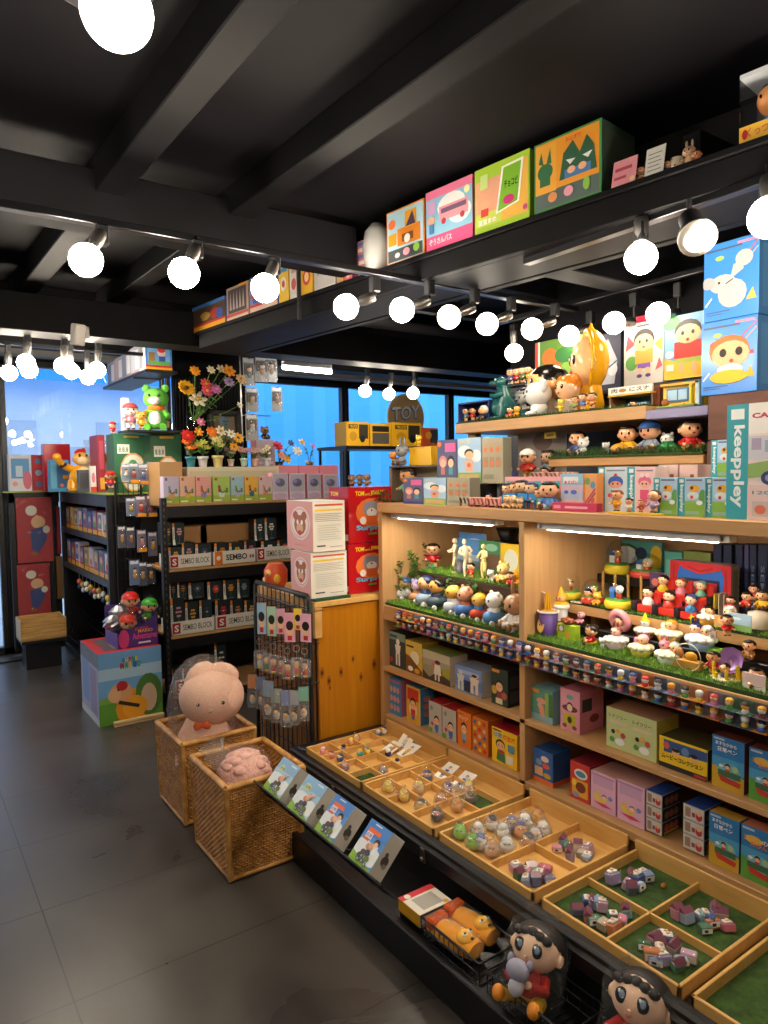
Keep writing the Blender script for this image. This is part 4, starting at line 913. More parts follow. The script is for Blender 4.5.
# yellow creature
p=P(81,472,'y',5.75);s=42*depth(p)/FPX
o=empty('toy_creature',(p.x,p.y,ZT),.1,s);tag(o,'yellow and cream toy creature with raised arms and red hair','toy creature')
b=MB();b.lathe([(.12,.14),(.26,.2),(.28,.36),(.2,.56),(.12,.62)],'#e8a21c!',14)
for x in (-.16,.16):b.tube([(x,0,.24),(x*1.4,-.05,.04)],[.15,.13],'#e8a21c!',10);b.ell((x*1.4,-.12,.05),(.12,.16,.05),'#e8a21c!',10,6)
for x in (-1,1):b.tube([(x*.2,0,.54),(x*.42,-.05,.62),(x*.55,-.1,.78)],[.09,.08,.07],'#e8a21c!',8);b.ell((x*.56,-.11,.82),(.1,.09,.09),'#e8a21c!',8,6)
b.build('body',o);MB().ell((0,-.2,.38),(.19,.14,.22),'#eed8a0!',12,8).build('belly',o)
b=MB();b.ell((0,-.05,.78),(.2,.18,.16),'#e8b054!',14,8);b.ell((0,-.2,.73),(.15,.1,.1),'#eed0a0!',12,6)
for x in (-.08,.08):b.ell((x,-.2,.85),(.03,.02,.04),'#1a1410!',8,5)
b.build('head',o);b=MB();b.ell((0,.0,.92),(.14,.12,.1),'#c8241e!',10,6);b.ell((.08,.02,.97),(.06,.06,.07),'#c8241e!',8,5);b.build('hair',o)
b=MB()
for x in (-1,1):b.lathe([(.09,-.035),(.1,0),(.09,.035)],'#1c1a1c',10,TR(x*.42,-.05,.62) @ RY(x*.5))
b.build('wristbands',o)
box_y('display_stand','grey rounded plastic stand before the yellow creature','stand',5.5,78,90,470,ZT,.06,front='#5a5a60!',art=[('rect',.12,.15,.88,.85,'#3a3a40')])
fig_px('tiny white figure in front of the grey plastic stand',75,481,16,'y',6.0,skin='#d8d8dc',hair='#c8c8cc',shirt='#d0d0d4',pants='#c8c8cc',rz=0,eyes=False).location.z=ZT+.001
box_y('small_toy_box','small white and red toy box beside the grey stand','toy box',5.4,90,96,466,ZT,.05,front='#e2dcd8',art=[('rect',0,0,1,.2,'#c83a2c'),('disc',.5,.55,.3,'#d87a90',.2)])
box_y('tall_toy_box','tall crimson toy box edge beside the green boxes','toy box',5.35,97,104.5,435,ZT,.25,front='#9a2438',art=[('rect',.2,.05,.8,.25,'#e8b03a'),('rect',.2,.4,.8,.9,'#b84a5a')])
fig_px('small red and blue figure at the near corner of the side shelf',111,489,18,'y',5.06,hat='cap',hair='#c8281e',shirt='#b8302a',pants='#28408a',rz=-.3)
# green boxes with a round picture
def green_box(label,a,c,top,y,zb):
    box_y('gift_set_box',label,'box',y,a,c,top,zb,.2,front='#2f6a48',side='#28583c',art=[('disc',.56,.34,.4,'#e8a05a',.34),('disc',.56,.34,.37,'#e6e2d4',.31),('disc',.44,.3,.14,'#e07a4a',.12),('disc',.68,.28,.14,'#e08a5a',.12),('disc',.55,.46,.14,'#4a9a5a',.1),('rect',.1,.66,.46,.82,'#e8e8dc'),('text','8.8.8',.14,.69,.08,'#2f6a48',.28),('rect',.3,.93,.75,.97,'#c8b04a')])
zg=1.42
green_box('green gift set box with a round food picture, beside the crimson box',113,147,434,5.08,ZT)
zsh=1.322
green_box('green gift set box with a round food picture, under the potted cacti shelf',150,181,434,4.9,zsh)
# corner display shelf on the ribbed panel
a=P(174,368,'y',4.72);zS=P(160,370,'y',4.72).z;xl=P(146,371,'y',4.72).x;xr=a.x
o=empty('corner_shelf',((xl+xr)/2,4.9,zS));tag(o,'black corner shelf high by the ribbed panel with a row of window boxes','shelf')
yfar=P(104,384,'x',xl).y
b=MB(TR(-(xl+xr)/2,-4.9,-zS));b.box((xl-.01,4.71,zS-.02),(xr+.02,yfar,zS),'black_steel',.003);b.build('board',o)
b=MB(TR(-(xl+xr)/2,-4.9,-zS));b.box((xr,4.99,zS-.3),(xr+.02,5.05,zS),'black_steel',.002);b.box((xl,5.0,zS-.03),(xr+.02,5.02,zS-.02),'black_steel');b.build('bracket',o)
hB=P(146,340,'y',4.74).z-zS
art=[('rect',0,.86,1,1,'#3f7ac8'),('rect',.06,.9,.24,.97,'#e8c02a'),('rect',.08,.18,.92,.86,'#6aa0d8'),('rect',0,0,1,.12,'#e8a01e'),('rect',0,.1,1,.17,'#c8281e'),('rect',.1,.18,.92,.3,'#58a03a'),('disc',.6,.6,.16,'#d8c0b8',.14),('disc',.6,.7,.15,'#c8302a',.1),('rect',.5,.3,.74,.48,'#2c4490'),('rect',.12,.3,.34,.6,'#8a6a3a')]
carton('window_toy_box','bright window toy box at the near end of the corner shelf','toy box',((xl+xr)/2,4.74,zS),0,xr-xl-.01,.14,hB,'#3f7ac8',art,side='#b8b8c4',left=[('rect',.1,.1,.6,.9,'#8a8c98'),('rect',.6,.2,.95,.8,'#c8c8d0')],group='window boxes on the corner shelf')
n=4;y0=4.9;dy=(yfar-y0)/n
for i in range(n):
    carton('window_toy_box',f'{nth(i+2)} window toy box on the corner shelf, behind the bright one','toy box',((xl+xr)/2,y0+i*dy,zS),0,xr-xl-.02-.01*i,dy-.015,hB*(.98-.02*i),'#a8444c' if i % 2 else '#9aa0ae',[],side='#9a9ca8',left=[('rect',.06,.08,.5,.92,['#b8bcc8','#7a8298','#c0a0a4','#6a7a98'][i]),('rect',.55,.15,.95,.85,'#d8d8e0'),('rect',0,0,1,.06,'#b83a3a')],group='window boxes on the corner shelf')
# lower corner shelf with plants and toys
z2=P(150,430,'y',4.74).z;xl=P(127,430,'y',4.74).x;xr=P(183,430,'y',4.74).x
o=empty('corner_shelf',((xl+xr)/2,4.85,z2));tag(o,'lower black corner shelf with two tiny potted cacti','shelf')
b=MB();w=(xr-xl)/2;b.box((-w,-.12,-.014),(w,.12,0),'black_steel',.002);b.build('board',o)
b=MB();b.box((w-.03,.12,-.03),(w,.15,.5),'black_steel',.002);b.build('bracket',o)
pot_plant('tiny pale blue pot with a leafy cactus on the lower corner shelf',155,427.5,14,4.76,'#b8cfd0','#4a8a3a',5,'#3a6a2c','tiny cacti')
pot_plant('tiny cream pot with a leafy cactus on the lower corner shelf',167,427.5,15,4.76,'#e0c68a','#5a9a44',5,'#3a6a2c','tiny cacti')
# green and white plush
p=P(157,429,'y',4.76);s=46*depth(p)/FPX
o=empty('plush_toy',(p.x,p.y,z2+.0006),-.5,s);tag(o,'round green plush with a white belly and orange scarf on the lower corner shelf','plush toy')
b=MB();b.lathe([(.1,.02),(.2,.08),(.22,.26),(.14,.46)],'#58a83a~',14)
for x in (-.14,.14):b.tube([(x,-.05,.08),(x*1.2,-.2,.06)],[.09,.08],'#58a83a~',8)
for x in (-1,1):b.tube([(x*.16,-.02,.4),(x*.28,-.1,.28)],[.07,.06],'#58a83a~',8)
b.build('body',o);MB().ell((0,-.14,.24),(.14,.1,.16),'#eeeee8~',12,8).build('belly',o)
hd=MB().ell((0,0,.68),(.27,.24,.23),'#5fb03e~',16,10).build('head',o)
for e in (-.2,.2):MB().ell((e,.02,.9),(.09,.06,.09),'#58a83a~',10,6).build('ear',hd)
b=MB();b.ell((0,-.2,.62),(.13,.08,.09),'#eeeee8~',12,6)
for e in (-.1,.1):b.ell((e,-.225,.73),(.03,.02,.035),'#1a1a1a!',8,5)
b.build('face',hd);MB().lathe([(.17,-.05),(.2,0),(.17,.05)],'#e8742a~',14,TR(0,0,.47)).build('scarf',o)
fig_px('tiny orange and green monster figure at the edge of the lower corner shelf',142,429.5,18,'y',4.76,hat='round_ears',hair='#d8801c',skin='#d8a04a',shirt='#d8a02a',pants='#3a6a2c',rz=-.2)
fig_px('white and red spotted figure behind the orange monster',131,429.5,26,'y',4.9,hat='cap',hair='#c8484a',skin='#e8dcd4',shirt='#a86a78',pants='#d8d0d4',rz=-.2)
fig_px('small red-capped figure on the green box',113,434,12,'y',5.15,hat='cap',hair='#c8241e',shirt='#c8302a',pants='#28408a',rz=0)
o=box_y('bagged_box','tall clear bag with a pale card at the window side of the corner shelf','bag',4.98,122,129,398,z2-.0,.06,front='#c8ccd4',art=[('rect',.15,.1,.85,.6,'#a8b4c4')])
# wrapped parcels against the window
p=P(88,446,'y',6.1);o=empty('film_parcel',(p.x+.1,6.25,ZT));tag(o,'crinkled clear parcel of toys standing at the window behind the yellow creature','parcel')
r=random.Random(4);b=MB();rows=[]
for q in range(8):
    t=q/7;s=(1-.5*t)*(1+.1*math.sin(q*2));rows.append([(.17*s*(1+r.uniform(-.12,.12))*math.cos(2*PI*j/12),.1*s*(1+r.uniform(-.12,.12))*math.sin(2*PI*j/12),.42*t) for j in range(12)])
b.ring(rows,'film_bright',False);b.build('bag',o);MB().box((-.1,-.05,0),(.1,.05,.25),'#b8ac8a',.01).build('contents',o)
# toy packs on side shelves
rr=random.Random(3)
pals=['#8a3a3a','#3a5a9a','#b8b0c0','#d8d4dc','#6a7aa0','#c8a03a','#9a3a4a','#4a6a8a']
for lv,(z,n,hh,nm) in enumerate(((1.075,9,.19,'upper'),(.775,9,.2,'lower'))):
    for i in range(n):
        y=5.1+i*.16;hgt=hh*rr.uniform(.85,1.0);k=pals[(i*3+lv) % 8];k2=pals[(i*5+2+lv) % 8]
        carton('toy_pack',f'{nth(i+1)} toy pack from the near end, {nm} level of the side shelving','toy pack',(1.225,y+.06,z),RW,.13,.08,hgt,k,[('rect',0,0,1,.2,'#e8a81e'),('rect',0,.18,1,.24,'#c8281e'),('rect',.12,.3,.88,.92,k2),('disc',.5,.6,.25,'#d8b8a0',.18),('disc',.5,.42,.2,rr.choice(['#c8302a','#3a5aa0','#58a03a']),.14)],group='toy packs on the side shelving')
for i in range(8):
    y=5.12+i*.13;p=(1.215,y,.61+.01*(i % 3));o=empty('keychain',p);tag(o,f'{nth(i+1)} charm from the near end under the side shelving','keychain','charms under the side shelving')
    MB().tube([(0,0,.12),(0,0,.06)],.002,'#b8b0a0*',5).build('chain',o);b=MB();b.ell((0,0,.04),(.02,.02,.024),['#e8c02a','#d8d8dc','#c8a04a','#d86a4a'][i % 4],8,6);b.ell((0,0,.0),(.016,.014,.022),['#c8c8d0','#3a4a6a','#e8e0d0'][i % 3],8,6);b.build('charm',o)
# ================================================================ BOXES ON THE PINE COUNTER
yB=2.80
def white_art():
    a=[('rect',.06,.9,.94,.94,'#c8502c'),('rect',.06,.8,.92,.84,'#e8c02a'),('rect',.1,.2,.92,.56,'#dcd8cc')]
    for i in range(5):a.append(('rect',.06,.6+i*.035,.9-.1*(i % 2),.612+i*.035,'#a8a498'))
    for i in range(7):a.append(('rect',.14,.24+i*.045,.86-.08*(i % 3),.25+i*.045,'#b8b4a8'))
    return a+[('rect',.1,.1,.36,.13,'#4a4844'),('rect',.5,.08,.9,.1,'#b0aca0')]
def pink_face():return [('disc',.52,.55,.38,'#f0dcd8',.34),('disc',.52,.55,.345,'#eab0a8',.31),('disc',.52,.55,.31,'#f2e2dc',.28),('disc',.52,.52,.22,'#b8683a',.2),('disc',.36,.7,.1,'#b0603a',.09),('disc',.68,.7,.1,'#b0603a',.09),('disc',.52,.45,.13,'#e0b088',.1),('disc',.44,.57,.04,'#f4f0e8',.05),('disc',.6,.57,.04,'#f4f0e8',.05),('disc',.52,.36,.08,'#c83a3a',.05),('rect',.3,.1,.76,.125,'#d89a92')]
def two_face(label,a,m,c,top,bot,y,front,side,fart,lart,zb,name='mug_box',topc=None):
    xl=P(m,(top+bot)/2,'y',y).x;xr=P(c,(top+bot)/2,'y',y).x;zt=P((m+c)/2,top,'y',y).z
    d=P(a,(top+bot)/2,'x',xl).y-y
    return carton(name,label,'box',((xl+xr)/2,y,zb),0,xr-xl,d,zt-zb,front,fart,side=side,left=lart,top=topc or side)
zc=.9145
MBm=MB().box((P(314,600,'y',yB).x,yB-.015,0),(P(349,600,'y',yB).x,yB+.2,.012),'#1e4a2c').build('green_mat',None,(0,0,zc+.0006));tag(MBm,'thin dark green mat under the pink box stack','mat')
z0=zc+.0135;z1=P(330,551,'y',yB).z
two_face('lower pink and white mug box of the stack on the pine counter',291,311,347,552,596,yB,'#e4ddd0','#e6aaa6',white_art(),pink_face(),z0,topc='#e8dcd4')
two_face('upper pink and white mug box of the stack on the pine counter',287,313,345,501,551,yB-.01,'#e4ddd0','#e6a49f',white_art(),pink_face(),z1,topc='#efe9e2')
def red_art():return [('text','TOM',.16,.84,.09,'#f0c82a',.2,.04),('text','and',.38,.845,.05,'#f0c82a',.1,.02),('text','JERRY',.5,.84,.09,'#f0c82a',.3,.04),('disc',.52,.54,.36,'#e8742a',.26),('disc',.52,.6,.2,'#8a8894',.15),('poly',[(.36,.66),(.42,.66),(.36,.78)],'#8a8894'),('poly',[(.62,.66),(.68,.66),(.68,.78)],'#8a8894'),('disc',.52,.54,.12,'#e4dcd4',.08),('disc',.52,.58,.02,'#201a1a',.02),('rect',.4,.32,.64,.48,'#d8602a'),('disc',.32,.4,.07,'#e8e2da',.07),('disc',.72,.4,.07,'#e8e2da',.07),('text','Surprise',.16,.2,.12,'#58a8d0',.76,.04),('rect',.44,.14,.62,.17,'#58a03a')]
for nm,top,bot,zz in (('lower',543,594,zc),('upper',487,543,None)):
    zz=zz or P(350,543,'y',2.9).z
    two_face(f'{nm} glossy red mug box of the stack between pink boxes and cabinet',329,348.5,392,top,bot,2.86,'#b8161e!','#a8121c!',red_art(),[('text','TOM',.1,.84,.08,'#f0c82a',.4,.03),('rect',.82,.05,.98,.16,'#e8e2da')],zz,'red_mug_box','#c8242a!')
# orange cat-print bag behind
p=P(270,590,'y',3.2);o=empty('snack_bag',(1.62,3.3,zc));tag(o,'orange and red printed bag beside the pink boxes above the rack','bag')
b=MB();b.lathe([(.045,0),(.06,.03),(.062,.09),(.04,.125)],'#d8562c',14,sx=1,sy=.9);b.build('bag',o);b=MB();b.ell((-.05,-.02,.08),(.02,.02,.02),'#f0b878',8,6);b.ell((-.045,.02,.04),(.02,.02,.02),'#e8d0a8',8,6);b.ell((-.02,-.055,.05),(.02,.012,.025),'#e8b03a',8,6);b.build('print',o)
# ================================================================ KEYCHAINS ON THE GRID RACK
def kcard(label,px,pt_,pb_,wpx,x,col,kind,group):
    a=P(px,pt_,'x',x);c=P(px,pb_,'x',x);h=a.z-c.z;w=wpx*depth(a)/FPX
    o=empty('keychain',(x,c.y,c.z),-.75+.25*math.sin(px*1.7));tag(o,label,'keychain',group);w *= 1.1
    MB(RZ(RW-o.rotation_euler.z)).tube([(0,1.533-x,h),(0,-.012,h),(0,-.014,h*1.02)],.002,'black_steel',5).build('hook',o)
    if kind == 'card':
        b=MB();b.box((-w/2,-.001,0),(w/2,.001,h*.97),col,0);face_art(b,[('disc',.5,.42,.34,'#f0c09a',.24),('disc',.5,.56,.34,'#2a201a',.16),('rect',.3,.06,.7,.22,'#c83038'),('disc',.4,.42,.05,'#201812'),('disc',.62,.42,.05,'#201812')],(-w/2,-.001,0),(1,0,0),(0,0,1),(0,-1,0),w,h*.97);b.build('card',o)
    elif kind == 'ring':
        b=MB();pts=[(.014*math.cos(i*PI/6),0,h*.82+.014*math.sin(i*PI/6)) for i in range(13)];b.tube(pts,.0016,'#b8b4ae*',5,cap=False);b.tube([(0,0,h*.75),(0,0,h*.5)],.0015,'#b8b4ae*',5);b.build('ring',o)
        b=MB();b.ell((0,0,h*.36),(w*.32,w*.28,h*.15),'#eebc90!',10,6);b.ell((0,.003,h*.43),(w*.33,w*.29,h*.12),'#241a16!',10,6);b.ell((0,0,h*.15),(w*.28,w*.22,h*.14),col+'!',10,6);b.ell((0,-.002,h*.03),(w*.24,w*.2,h*.05),'#e8c43a!',8,5);b.build('charm',o)
        b=MB();b.box((-w*.6,-.012,-h*.02),(w*.6,.012,h*.56),'film_bright',.006);b.build('sleeve',o)
    else:
        b=MB();b.box((-w/2,-.001,h*.55),(w/2,.001,h*.97),col);b.build('card',o)
        b=MB();b.ell((0,-.006,h*.22),(w*.34,.01,h*.14),'#e8e4e0',10,6);b.ell((0,-.01,h*.3),(w*.25,.01,h*.09),'#e8b888',10,6);b.ell((0,-.005,h*.36),(w*.27,.01,h*.07),'#2a2220',10,6);b.build('charm',o)
        b=MB();b.box((-w*.55,-.016,-h*.02),(w*.55,.012,h*.97),'film_bright',.005);b.build('sleeve',o)
A=[(262,602,634,9,'#9ac0dc'),(272,606,636,9,'#a8ccb0'),(281,608,634,8,'#d8a0b4'),(290,612,642,10,'#e8a8c0'),(298,608,630,8,'#e8c83a'),(306,613,642,11,'#eab0c8')]
for i,q in enumerate(A):kcard(f'{nth(i+1)} printed card keychain from the far end, top row of the grid rack',q[0],q[1],q[2],q[3],1.47-.012*(i % 3),q[4],'card','keychains on the grid rack')
B_=[(260,636,668,9,'#d8d8dc'),(267,640,671,9,'#3a7a4a'),(274,641,673,9,'#c83a2c'),(281,643,674,9,'#c83a2c'),(288,645,679,10,'#c83a2c'),(297,643,676,9,'#d84a2c'),(305,646,677,9,'#c83a2c')]
for i,q in enumerate(B_):kcard(f'{nth(i+1)} ring keychain from the far end, middle row of the grid rack',q[0],q[1],q[2],q[3],1.455-.014*(i % 3),q[4],'ring','keychains on the grid rack')
C_=[(253,674,706,8,'#e88a2a'),(262,676,708,9,'#4a6aa8'),(269,680,718,11,'#9ab4d0'),(277,688,722,10,'#a8b8a8'),(287,690,726,10,'#8aa0e0'),(295,690,724,9,'#b0b8c8'),(304,686,720,9,'#6ac0a8')]
for i,q in enumerate(C_):kcard(f'{nth(i+1)} shiny bagged keychain from the far end, lowest row of the grid rack',q[0],q[1],q[2],q[3],1.45-.014*(i % 3),q[4],'bag','keychains on the grid rack')
# ================================================================ WICKER BASKETS
def basket(label,c,sx,sy,h,bx,by,rz=0):
    """square woven basket: top half sizes sx, sy; bottom half sizes bx, by"""
    o=empty('wicker_basket',(c[0],c[1],0),rz);tag(o,label,'basket','wicker baskets')
    def corner(i,t):
        s=[(-1,-1),(1,-1),(1,1),(-1,1)][i];return Vector((s[0]*(bx+(sx-bx)*t),s[1]*(by+(sy-by)*t),.008+(h-.008)*t))
    for i in range(4):
        b=MB();n=34;ns=13;j=(i+1) % 4
        for k in range(n):
            t=(k+.5)/n*.96+.01;a=corner(i,t);e=corner(j,t);d=(e-a);nrm=Vector((d.y,-d.x,0)).normalized();pts=[]
            for q in range(ns*2+1):
                u=q/(ns*2);pts.append(a+d*u+nrm*(.0036*math.sin(PI*q+PI*.5+PI*k)))
            b.tube(pts,.0046,'wicker',4,smooth=True)
        for q in range(1,ns):
            u=q/ns;b.tube([corner(i,0).lerp(corner(j,0),u),corner(i,1).lerp(corner(j,1),u)],.003,'wicker',4)
        b.build('woven_side',o)
        MB().tube([corner(i,0),corner(i,1)],.011,'cane',8).build('corner_post',o)
    b=MB()
    for i in range(4):b.tube([corner(i,1),corner((i+1) % 4,1)],.0125,'cane',8)
    b.build('rim',o);b=MB()
    for i in range(4):b.tube([corner(i,0)+Vector((0,0,.006)),corner((i+1) % 4,0)+Vector((0,0,.006))],.010,'cane',8)
    b.build('base_band',o)
    b=MB();b.poly([tuple(corner(i,0)+Vector((0,0,.004))) for i in range(4)],'slat_wood');b.build('bottom',o);return o
basket('near wicker basket with a rounded pink plush inside',(1.108,2.56),.158,.18,.362,.145,.17,0)
basket('far wicker basket with a large pink plush sitting up in it',(1.128,3.06),.165,.172,.362,.155,.162,.0)
# big pink plush in the far basket
p=P(205,740,'y',3.0);s=82*depth(p)/FPX/1.0
o=empty('plush_toy',(p.x,p.y,p.z-.02),-.35);tag(o,'large pale pink plush with big round head and orange bow in a clear bag','plush toy')
hz=P(215,695,'y',3.0).z-p.z+.02;hw=32*depth(p)/FPX;HX=.035
MB().lathe([(.07,-.17),(.13,-.13),(.14,-.04),(.115,.06),(.075,.13),(.03,.17)],'plush_pink',20,sy=.8).build('body',o)
b=MB();b.ell((HX,0,hz),(hw,hw*.85,hw*.86),'plush_pink',24,16)
b.build('head',o)
for x,r0 in ((-.015,-.75),(.085,.3)):b=MB();b.ell((x,.01,hz+.098),(.075,.04,.05),'plush_pink',14,8,rot=RY(r0));b.build('ear',o)
for x,r0 in ((-.05,-.32),(.055,-.34)):
    b=MB();b.ell((x+HX-.01,-hw*.85,hz+.006),(.0075,.006,.0075),'#141014!',8,6);b.ell((x+HX-.012,-hw*.86-.005,hz+.009),(.002,.002,.002),'#ffffff!',6,4);b.build('eye',o)
b=MB();b.tube([(HX-.016,-hw*.84,hz-.03),(HX-.01,-hw*.85,hz-.034),(HX-.003,-hw*.84,hz-.03)],.0018,'#6a3a30',5);b.build('mouth',o)
b=MB()
for sg in (-1,1):b.add([(-.01,-.087,.12),(-.01+sg*.03,-.105,.138),(-.01+sg*.03,-.1,.1)],[(0,1,2),(2,1,0)],'#e8601e');b.ell((-.01+sg*.02,-.098,.12),(.018,.008,.018),'#e8641e~',8,6)
b.ell((-.01,-.1,.12),(.008,.008,.01),'#d8541a~',8,6);b.build('bow',o)
for x in (-1,1):MB().tube([(x*.06,-.01,.09),(x*.1,-.05,.02),(x*.1,-.08,-.05)],[.03,.03,.028],'plush_pink',10).build('arm',o)
def bag(parent,z0,z1,prof,film='film',seed=1,n=22,sy=1,top=True):
    r=random.Random(seed);rows=[];m_=len(prof)
    for i,(rad,t) in enumerate(prof):
        rows.append([(rad*(1+r.uniform(-.06,.06))*math.cos(2*PI*j/n),rad*sy*(1+r.uniform(-.06,.06))*math.sin(2*PI*j/n),z0+(z1-z0)*t) for j in range(n)])
    b=MB();b.ring(rows,film,True,False,top);return b.build('plastic_bag',parent)
bag(o,-.15,hz+.19,[(.125,0),(.135,.2),(.14,.4),(.155,.6),(.15,.75),(.12,.88),(.07,.97),(.03,1)],'film_clear',3,sy=.92)
# rounded plush in the near basket
o=empty('plush_toy',(1.10,2.56,.235));tag(o,'rounded rose pink fluffy plush in a clear bag inside the near basket','plush toy')
b=MB();b.ell((0,0,.07),(.098,.1,.1),'plush_rose',22,14)
r=random.Random(8)
for i in range(40):
    a=r.uniform(0,2*PI);t=r.uniform(.0,1.4);b.ell((.086*math.cos(a)*math.cos(t),.088*math.sin(a)*math.cos(t),.07+.088*math.sin(t)),(.03,.03,.02),'plush_rose',8,5)
b.build('body',o);b=MB();b.ell((-.07,-.05,.06),(.035,.03,.03),'plush_rose',10,8);b.build('ear',o)
bag(o,-.12,.19,[(.1,0),(.112,.3),(.116,.6),(.105,.8),(.07,.95),(.02,1)],'film_clear',5)
b=MB();rows=[]
for i in range(6):t=i/5;rows.append([((.02+.02*t)*math.cos(2*PI*j/8)*(1+.4*((j+i) % 2)),(.014+.016*t)*math.sin(2*PI*j/8)*(1+.4*(j % 2)),.12*t) for j in range(8)])
b.ring(rows,'film_bright',False,True,False,TR(-.075,.05,.1) @ RY(-.35));b.build('bag_knot',o)
# ================================================================ GAME BOXES ON THE TILTED RACK
def game_art(v):
    sky='#8ab4d8' if v else '#4a86d0'
    a=[('rect',0,0,1,1,'#a8cbe0' if v else '#5a94dc'),('rect',0,.68,1,1,sky),('disc',.3,.36,.42,'#dfe6ea',.22),('disc',.8,.3,.3,'#e8ecee',.2),('poly',[(0,0),(1,0),(1,.06),(.5,.12),(.2,.2),(0,.24)],'#8ab83a')]
    if v:a += [('disc',.3,.72,.16,'#c8d4a8',.1),('text','日常',.2,.68,.08,'#4a5a4a',.22),('rect',.62,.9,.9,.94,'#d8e0ec')]
    else:a += [('rect',.14,.74,.68,.84,'#e86a3a'),('rect',.14,.6,.42,.74,'#e8e4ee'),('text','日常',.17,.625,.09,'#5a4a8a',.22),('rect',.12,.54,.36,.59,'#e86a3a'),('rect',.3,.93,.6,.96,'#d8e0ec'),('disc',.72,.62,.12,'#2a2018',.08),('rect',.66,.36,.86,.56,'#eef0f4'),('disc',.72,.58,.08,'#f0c8a0',.05)]
    for i,(u,w_,k) in enumerate([(.42,.3,'#5a4a4a'),(.58,.34,'#3f3a48'),(.5,.46,'#c88a6a'),(.68,.22,'#6a7a3a'),(.36,.2,'#4a4a5a'),(.6,.5,'#e0a888')]):a.append(('disc',u,w_,.1,k,.07))
    for u,w_ in ((.38,.12),(.56,.14),(.72,.1),(.48,.22)):a += [('disc',u,w_,.07,'#2e2a30',.05),('disc',u,w_,.045,'#a8b0a8',.032)]
    if v:a += [('disc',.66,.6,.05,'#e0a888',.05),('line',.6,.5,.85,.66,.03,'#d8a080')]
    return a
o=empty('tilted_rack',(1.12,1.95,.35));tag(o,'black tilted wire rack standing out before the tray table, holding four game boxes','rack')
T=TR(-1.12,-1.95,-.35);xb,xt_,zb_,zt_=1.075,1.165,.346,.44;ya_,yz_=2.37,1.57
b=MB(T);b.tube([(xb,yz_,zb_),(xb,ya_,zb_)],.005,'black_steel',5);b.tube([(xb-.02,yz_,zb_+.022),(xb-.02,ya_,zb_+.022)],.0035,'black_steel',5)
for i in range(5):
    y=yz_+(ya_-yz_)*i/4
    for q in range(3):
        yy=y-.02*q
        if yy > yz_:b.tube([(xb-.02,yy,zb_+.022),(xb,yy,zb_),(xb+.05,yy,zb_-.05)],.0024,'black_steel',4)
b.build('wire_frame',o);b=MB(T)
b.add([(xb-.004,yz_,zb_-.004),(xb-.004,ya_,zb_-.004),(xb+.062,ya_,zb_-.066),(xb+.062,yz_,zb_-.066)],[(0,1,2,3)],'black_board');b.add([(xb-.004,yz_,zb_-.010),(xb-.004,ya_,zb_-.010),(xb+.062,ya_,zb_-.072),(xb+.062,yz_,zb_-.072)],[(3,2,1,0)],'black_board')
b.build('trough',o)
for y in ((yz_+ya_)/2-.02,ya_-.05):b=MB(T);b.tube([(xb+.062,y,zb_-.07),(xb+.13,y,zb_-.11),(1.396,y,.235)],.007,'black_steel',6);b.build('support_arm',o)
cols_=[(283,262,307),(324,301,348),(345.5,321,372),(374,350,397)]
for i in range(4):
    tl=[(284,757),(309,776),(337,797),(372,818)][i];tr=[(300.5,769),(328,791.5),(355.5,810.5),(393,832)][i]
    ya=P(*tl,'x',xt_).y;yb_=P(*tr,'x',xt_).y
    v=i < 2
    o=carton('game_box',f"{nth(i+1)} game box from the far end of the tilted rack, {'pale sky print' if v else 'deep blue sky print'}",'game box',(xb,(ya+yb_)/2,zb_+.001),RW,ya-yb_,.06,.1305,'#9ac0dc',game_art(v),side='#c8c3b8',top='#8ab83a' if v else '#c8702a',M=RX(-.763),
               right=[('disc',.5,.4,.26,'#4a4644',.12),('disc',.42,.54,.12,'#5a5654',.06),('disc',.6,.3,.16,'#8a8680',.06)],group='game boxes on the tilted rack')
# ================================================================ CABINET SHELF BOXES
SH=.573;SB=.338;XF=1.935
def kids(*q,asp=1.4):
    a=[]
    for t in q:a += kid(t[0],t[1],t[2],asp,t[3],*(t[4:]))
    return a
up='blind boxes on the upper cabinet shelf';lo='blind boxes on the lower cabinet shelf'
def bx(nm,label,a,c,top,z,d,front,art,side,topc=None,right=(),g=up,x=XF):return box_x(nm,label,'toy box',x,a,c,top,z,d,front=front,art=art,side=side,top=topc or side,right=right,group=g)
fg=lambda u,s,k='#e8e2d6':[('disc',u,.74,.1*s,k,.08*s),('poly',[(u-.16*s,.66),(u+.16*s,.66),(u+.1*s,.4),(u-.1*s,.4)],k),('rect',u-.12*s,.08,u-.03*s,.42,k),('rect',u+.03*s,.08,u+.12*s,.42,k)]
bx('picture_box','dark box with a pale mannequin print beside the cabinet end post',389,405.3,633,SH,.1,'#3a4444',[('rect',0,.78,1,1,'#7a9a8a'),('rect',.05,.85,.5,.92,'#3a4a6a')]+fg(.55,1.1)+[('disc',.14,.2,.1,'#c83a2c')],'#2a3030')
bx('picture_box','yellow sunrise picture box between the mannequin boxes',405.5,422,642,SH,.1,'#dcb24a',[('rect',0,.55,1,1,'#e6c65a'),('disc',.55,.5,.28,'#ece4c4',.22),('poly',[(0,0),(1,0),(1,.14),(.3,.5),(0,.56)],'#7a5428'),('rect',.06,.8,.5,.86,'#4a4a2a'),('disc',.3,.14,.16,'#f0f0e8',.08),('disc',.7,.12,.16,'#e8a02a',.08)],'#c8a03a','#b8a040')
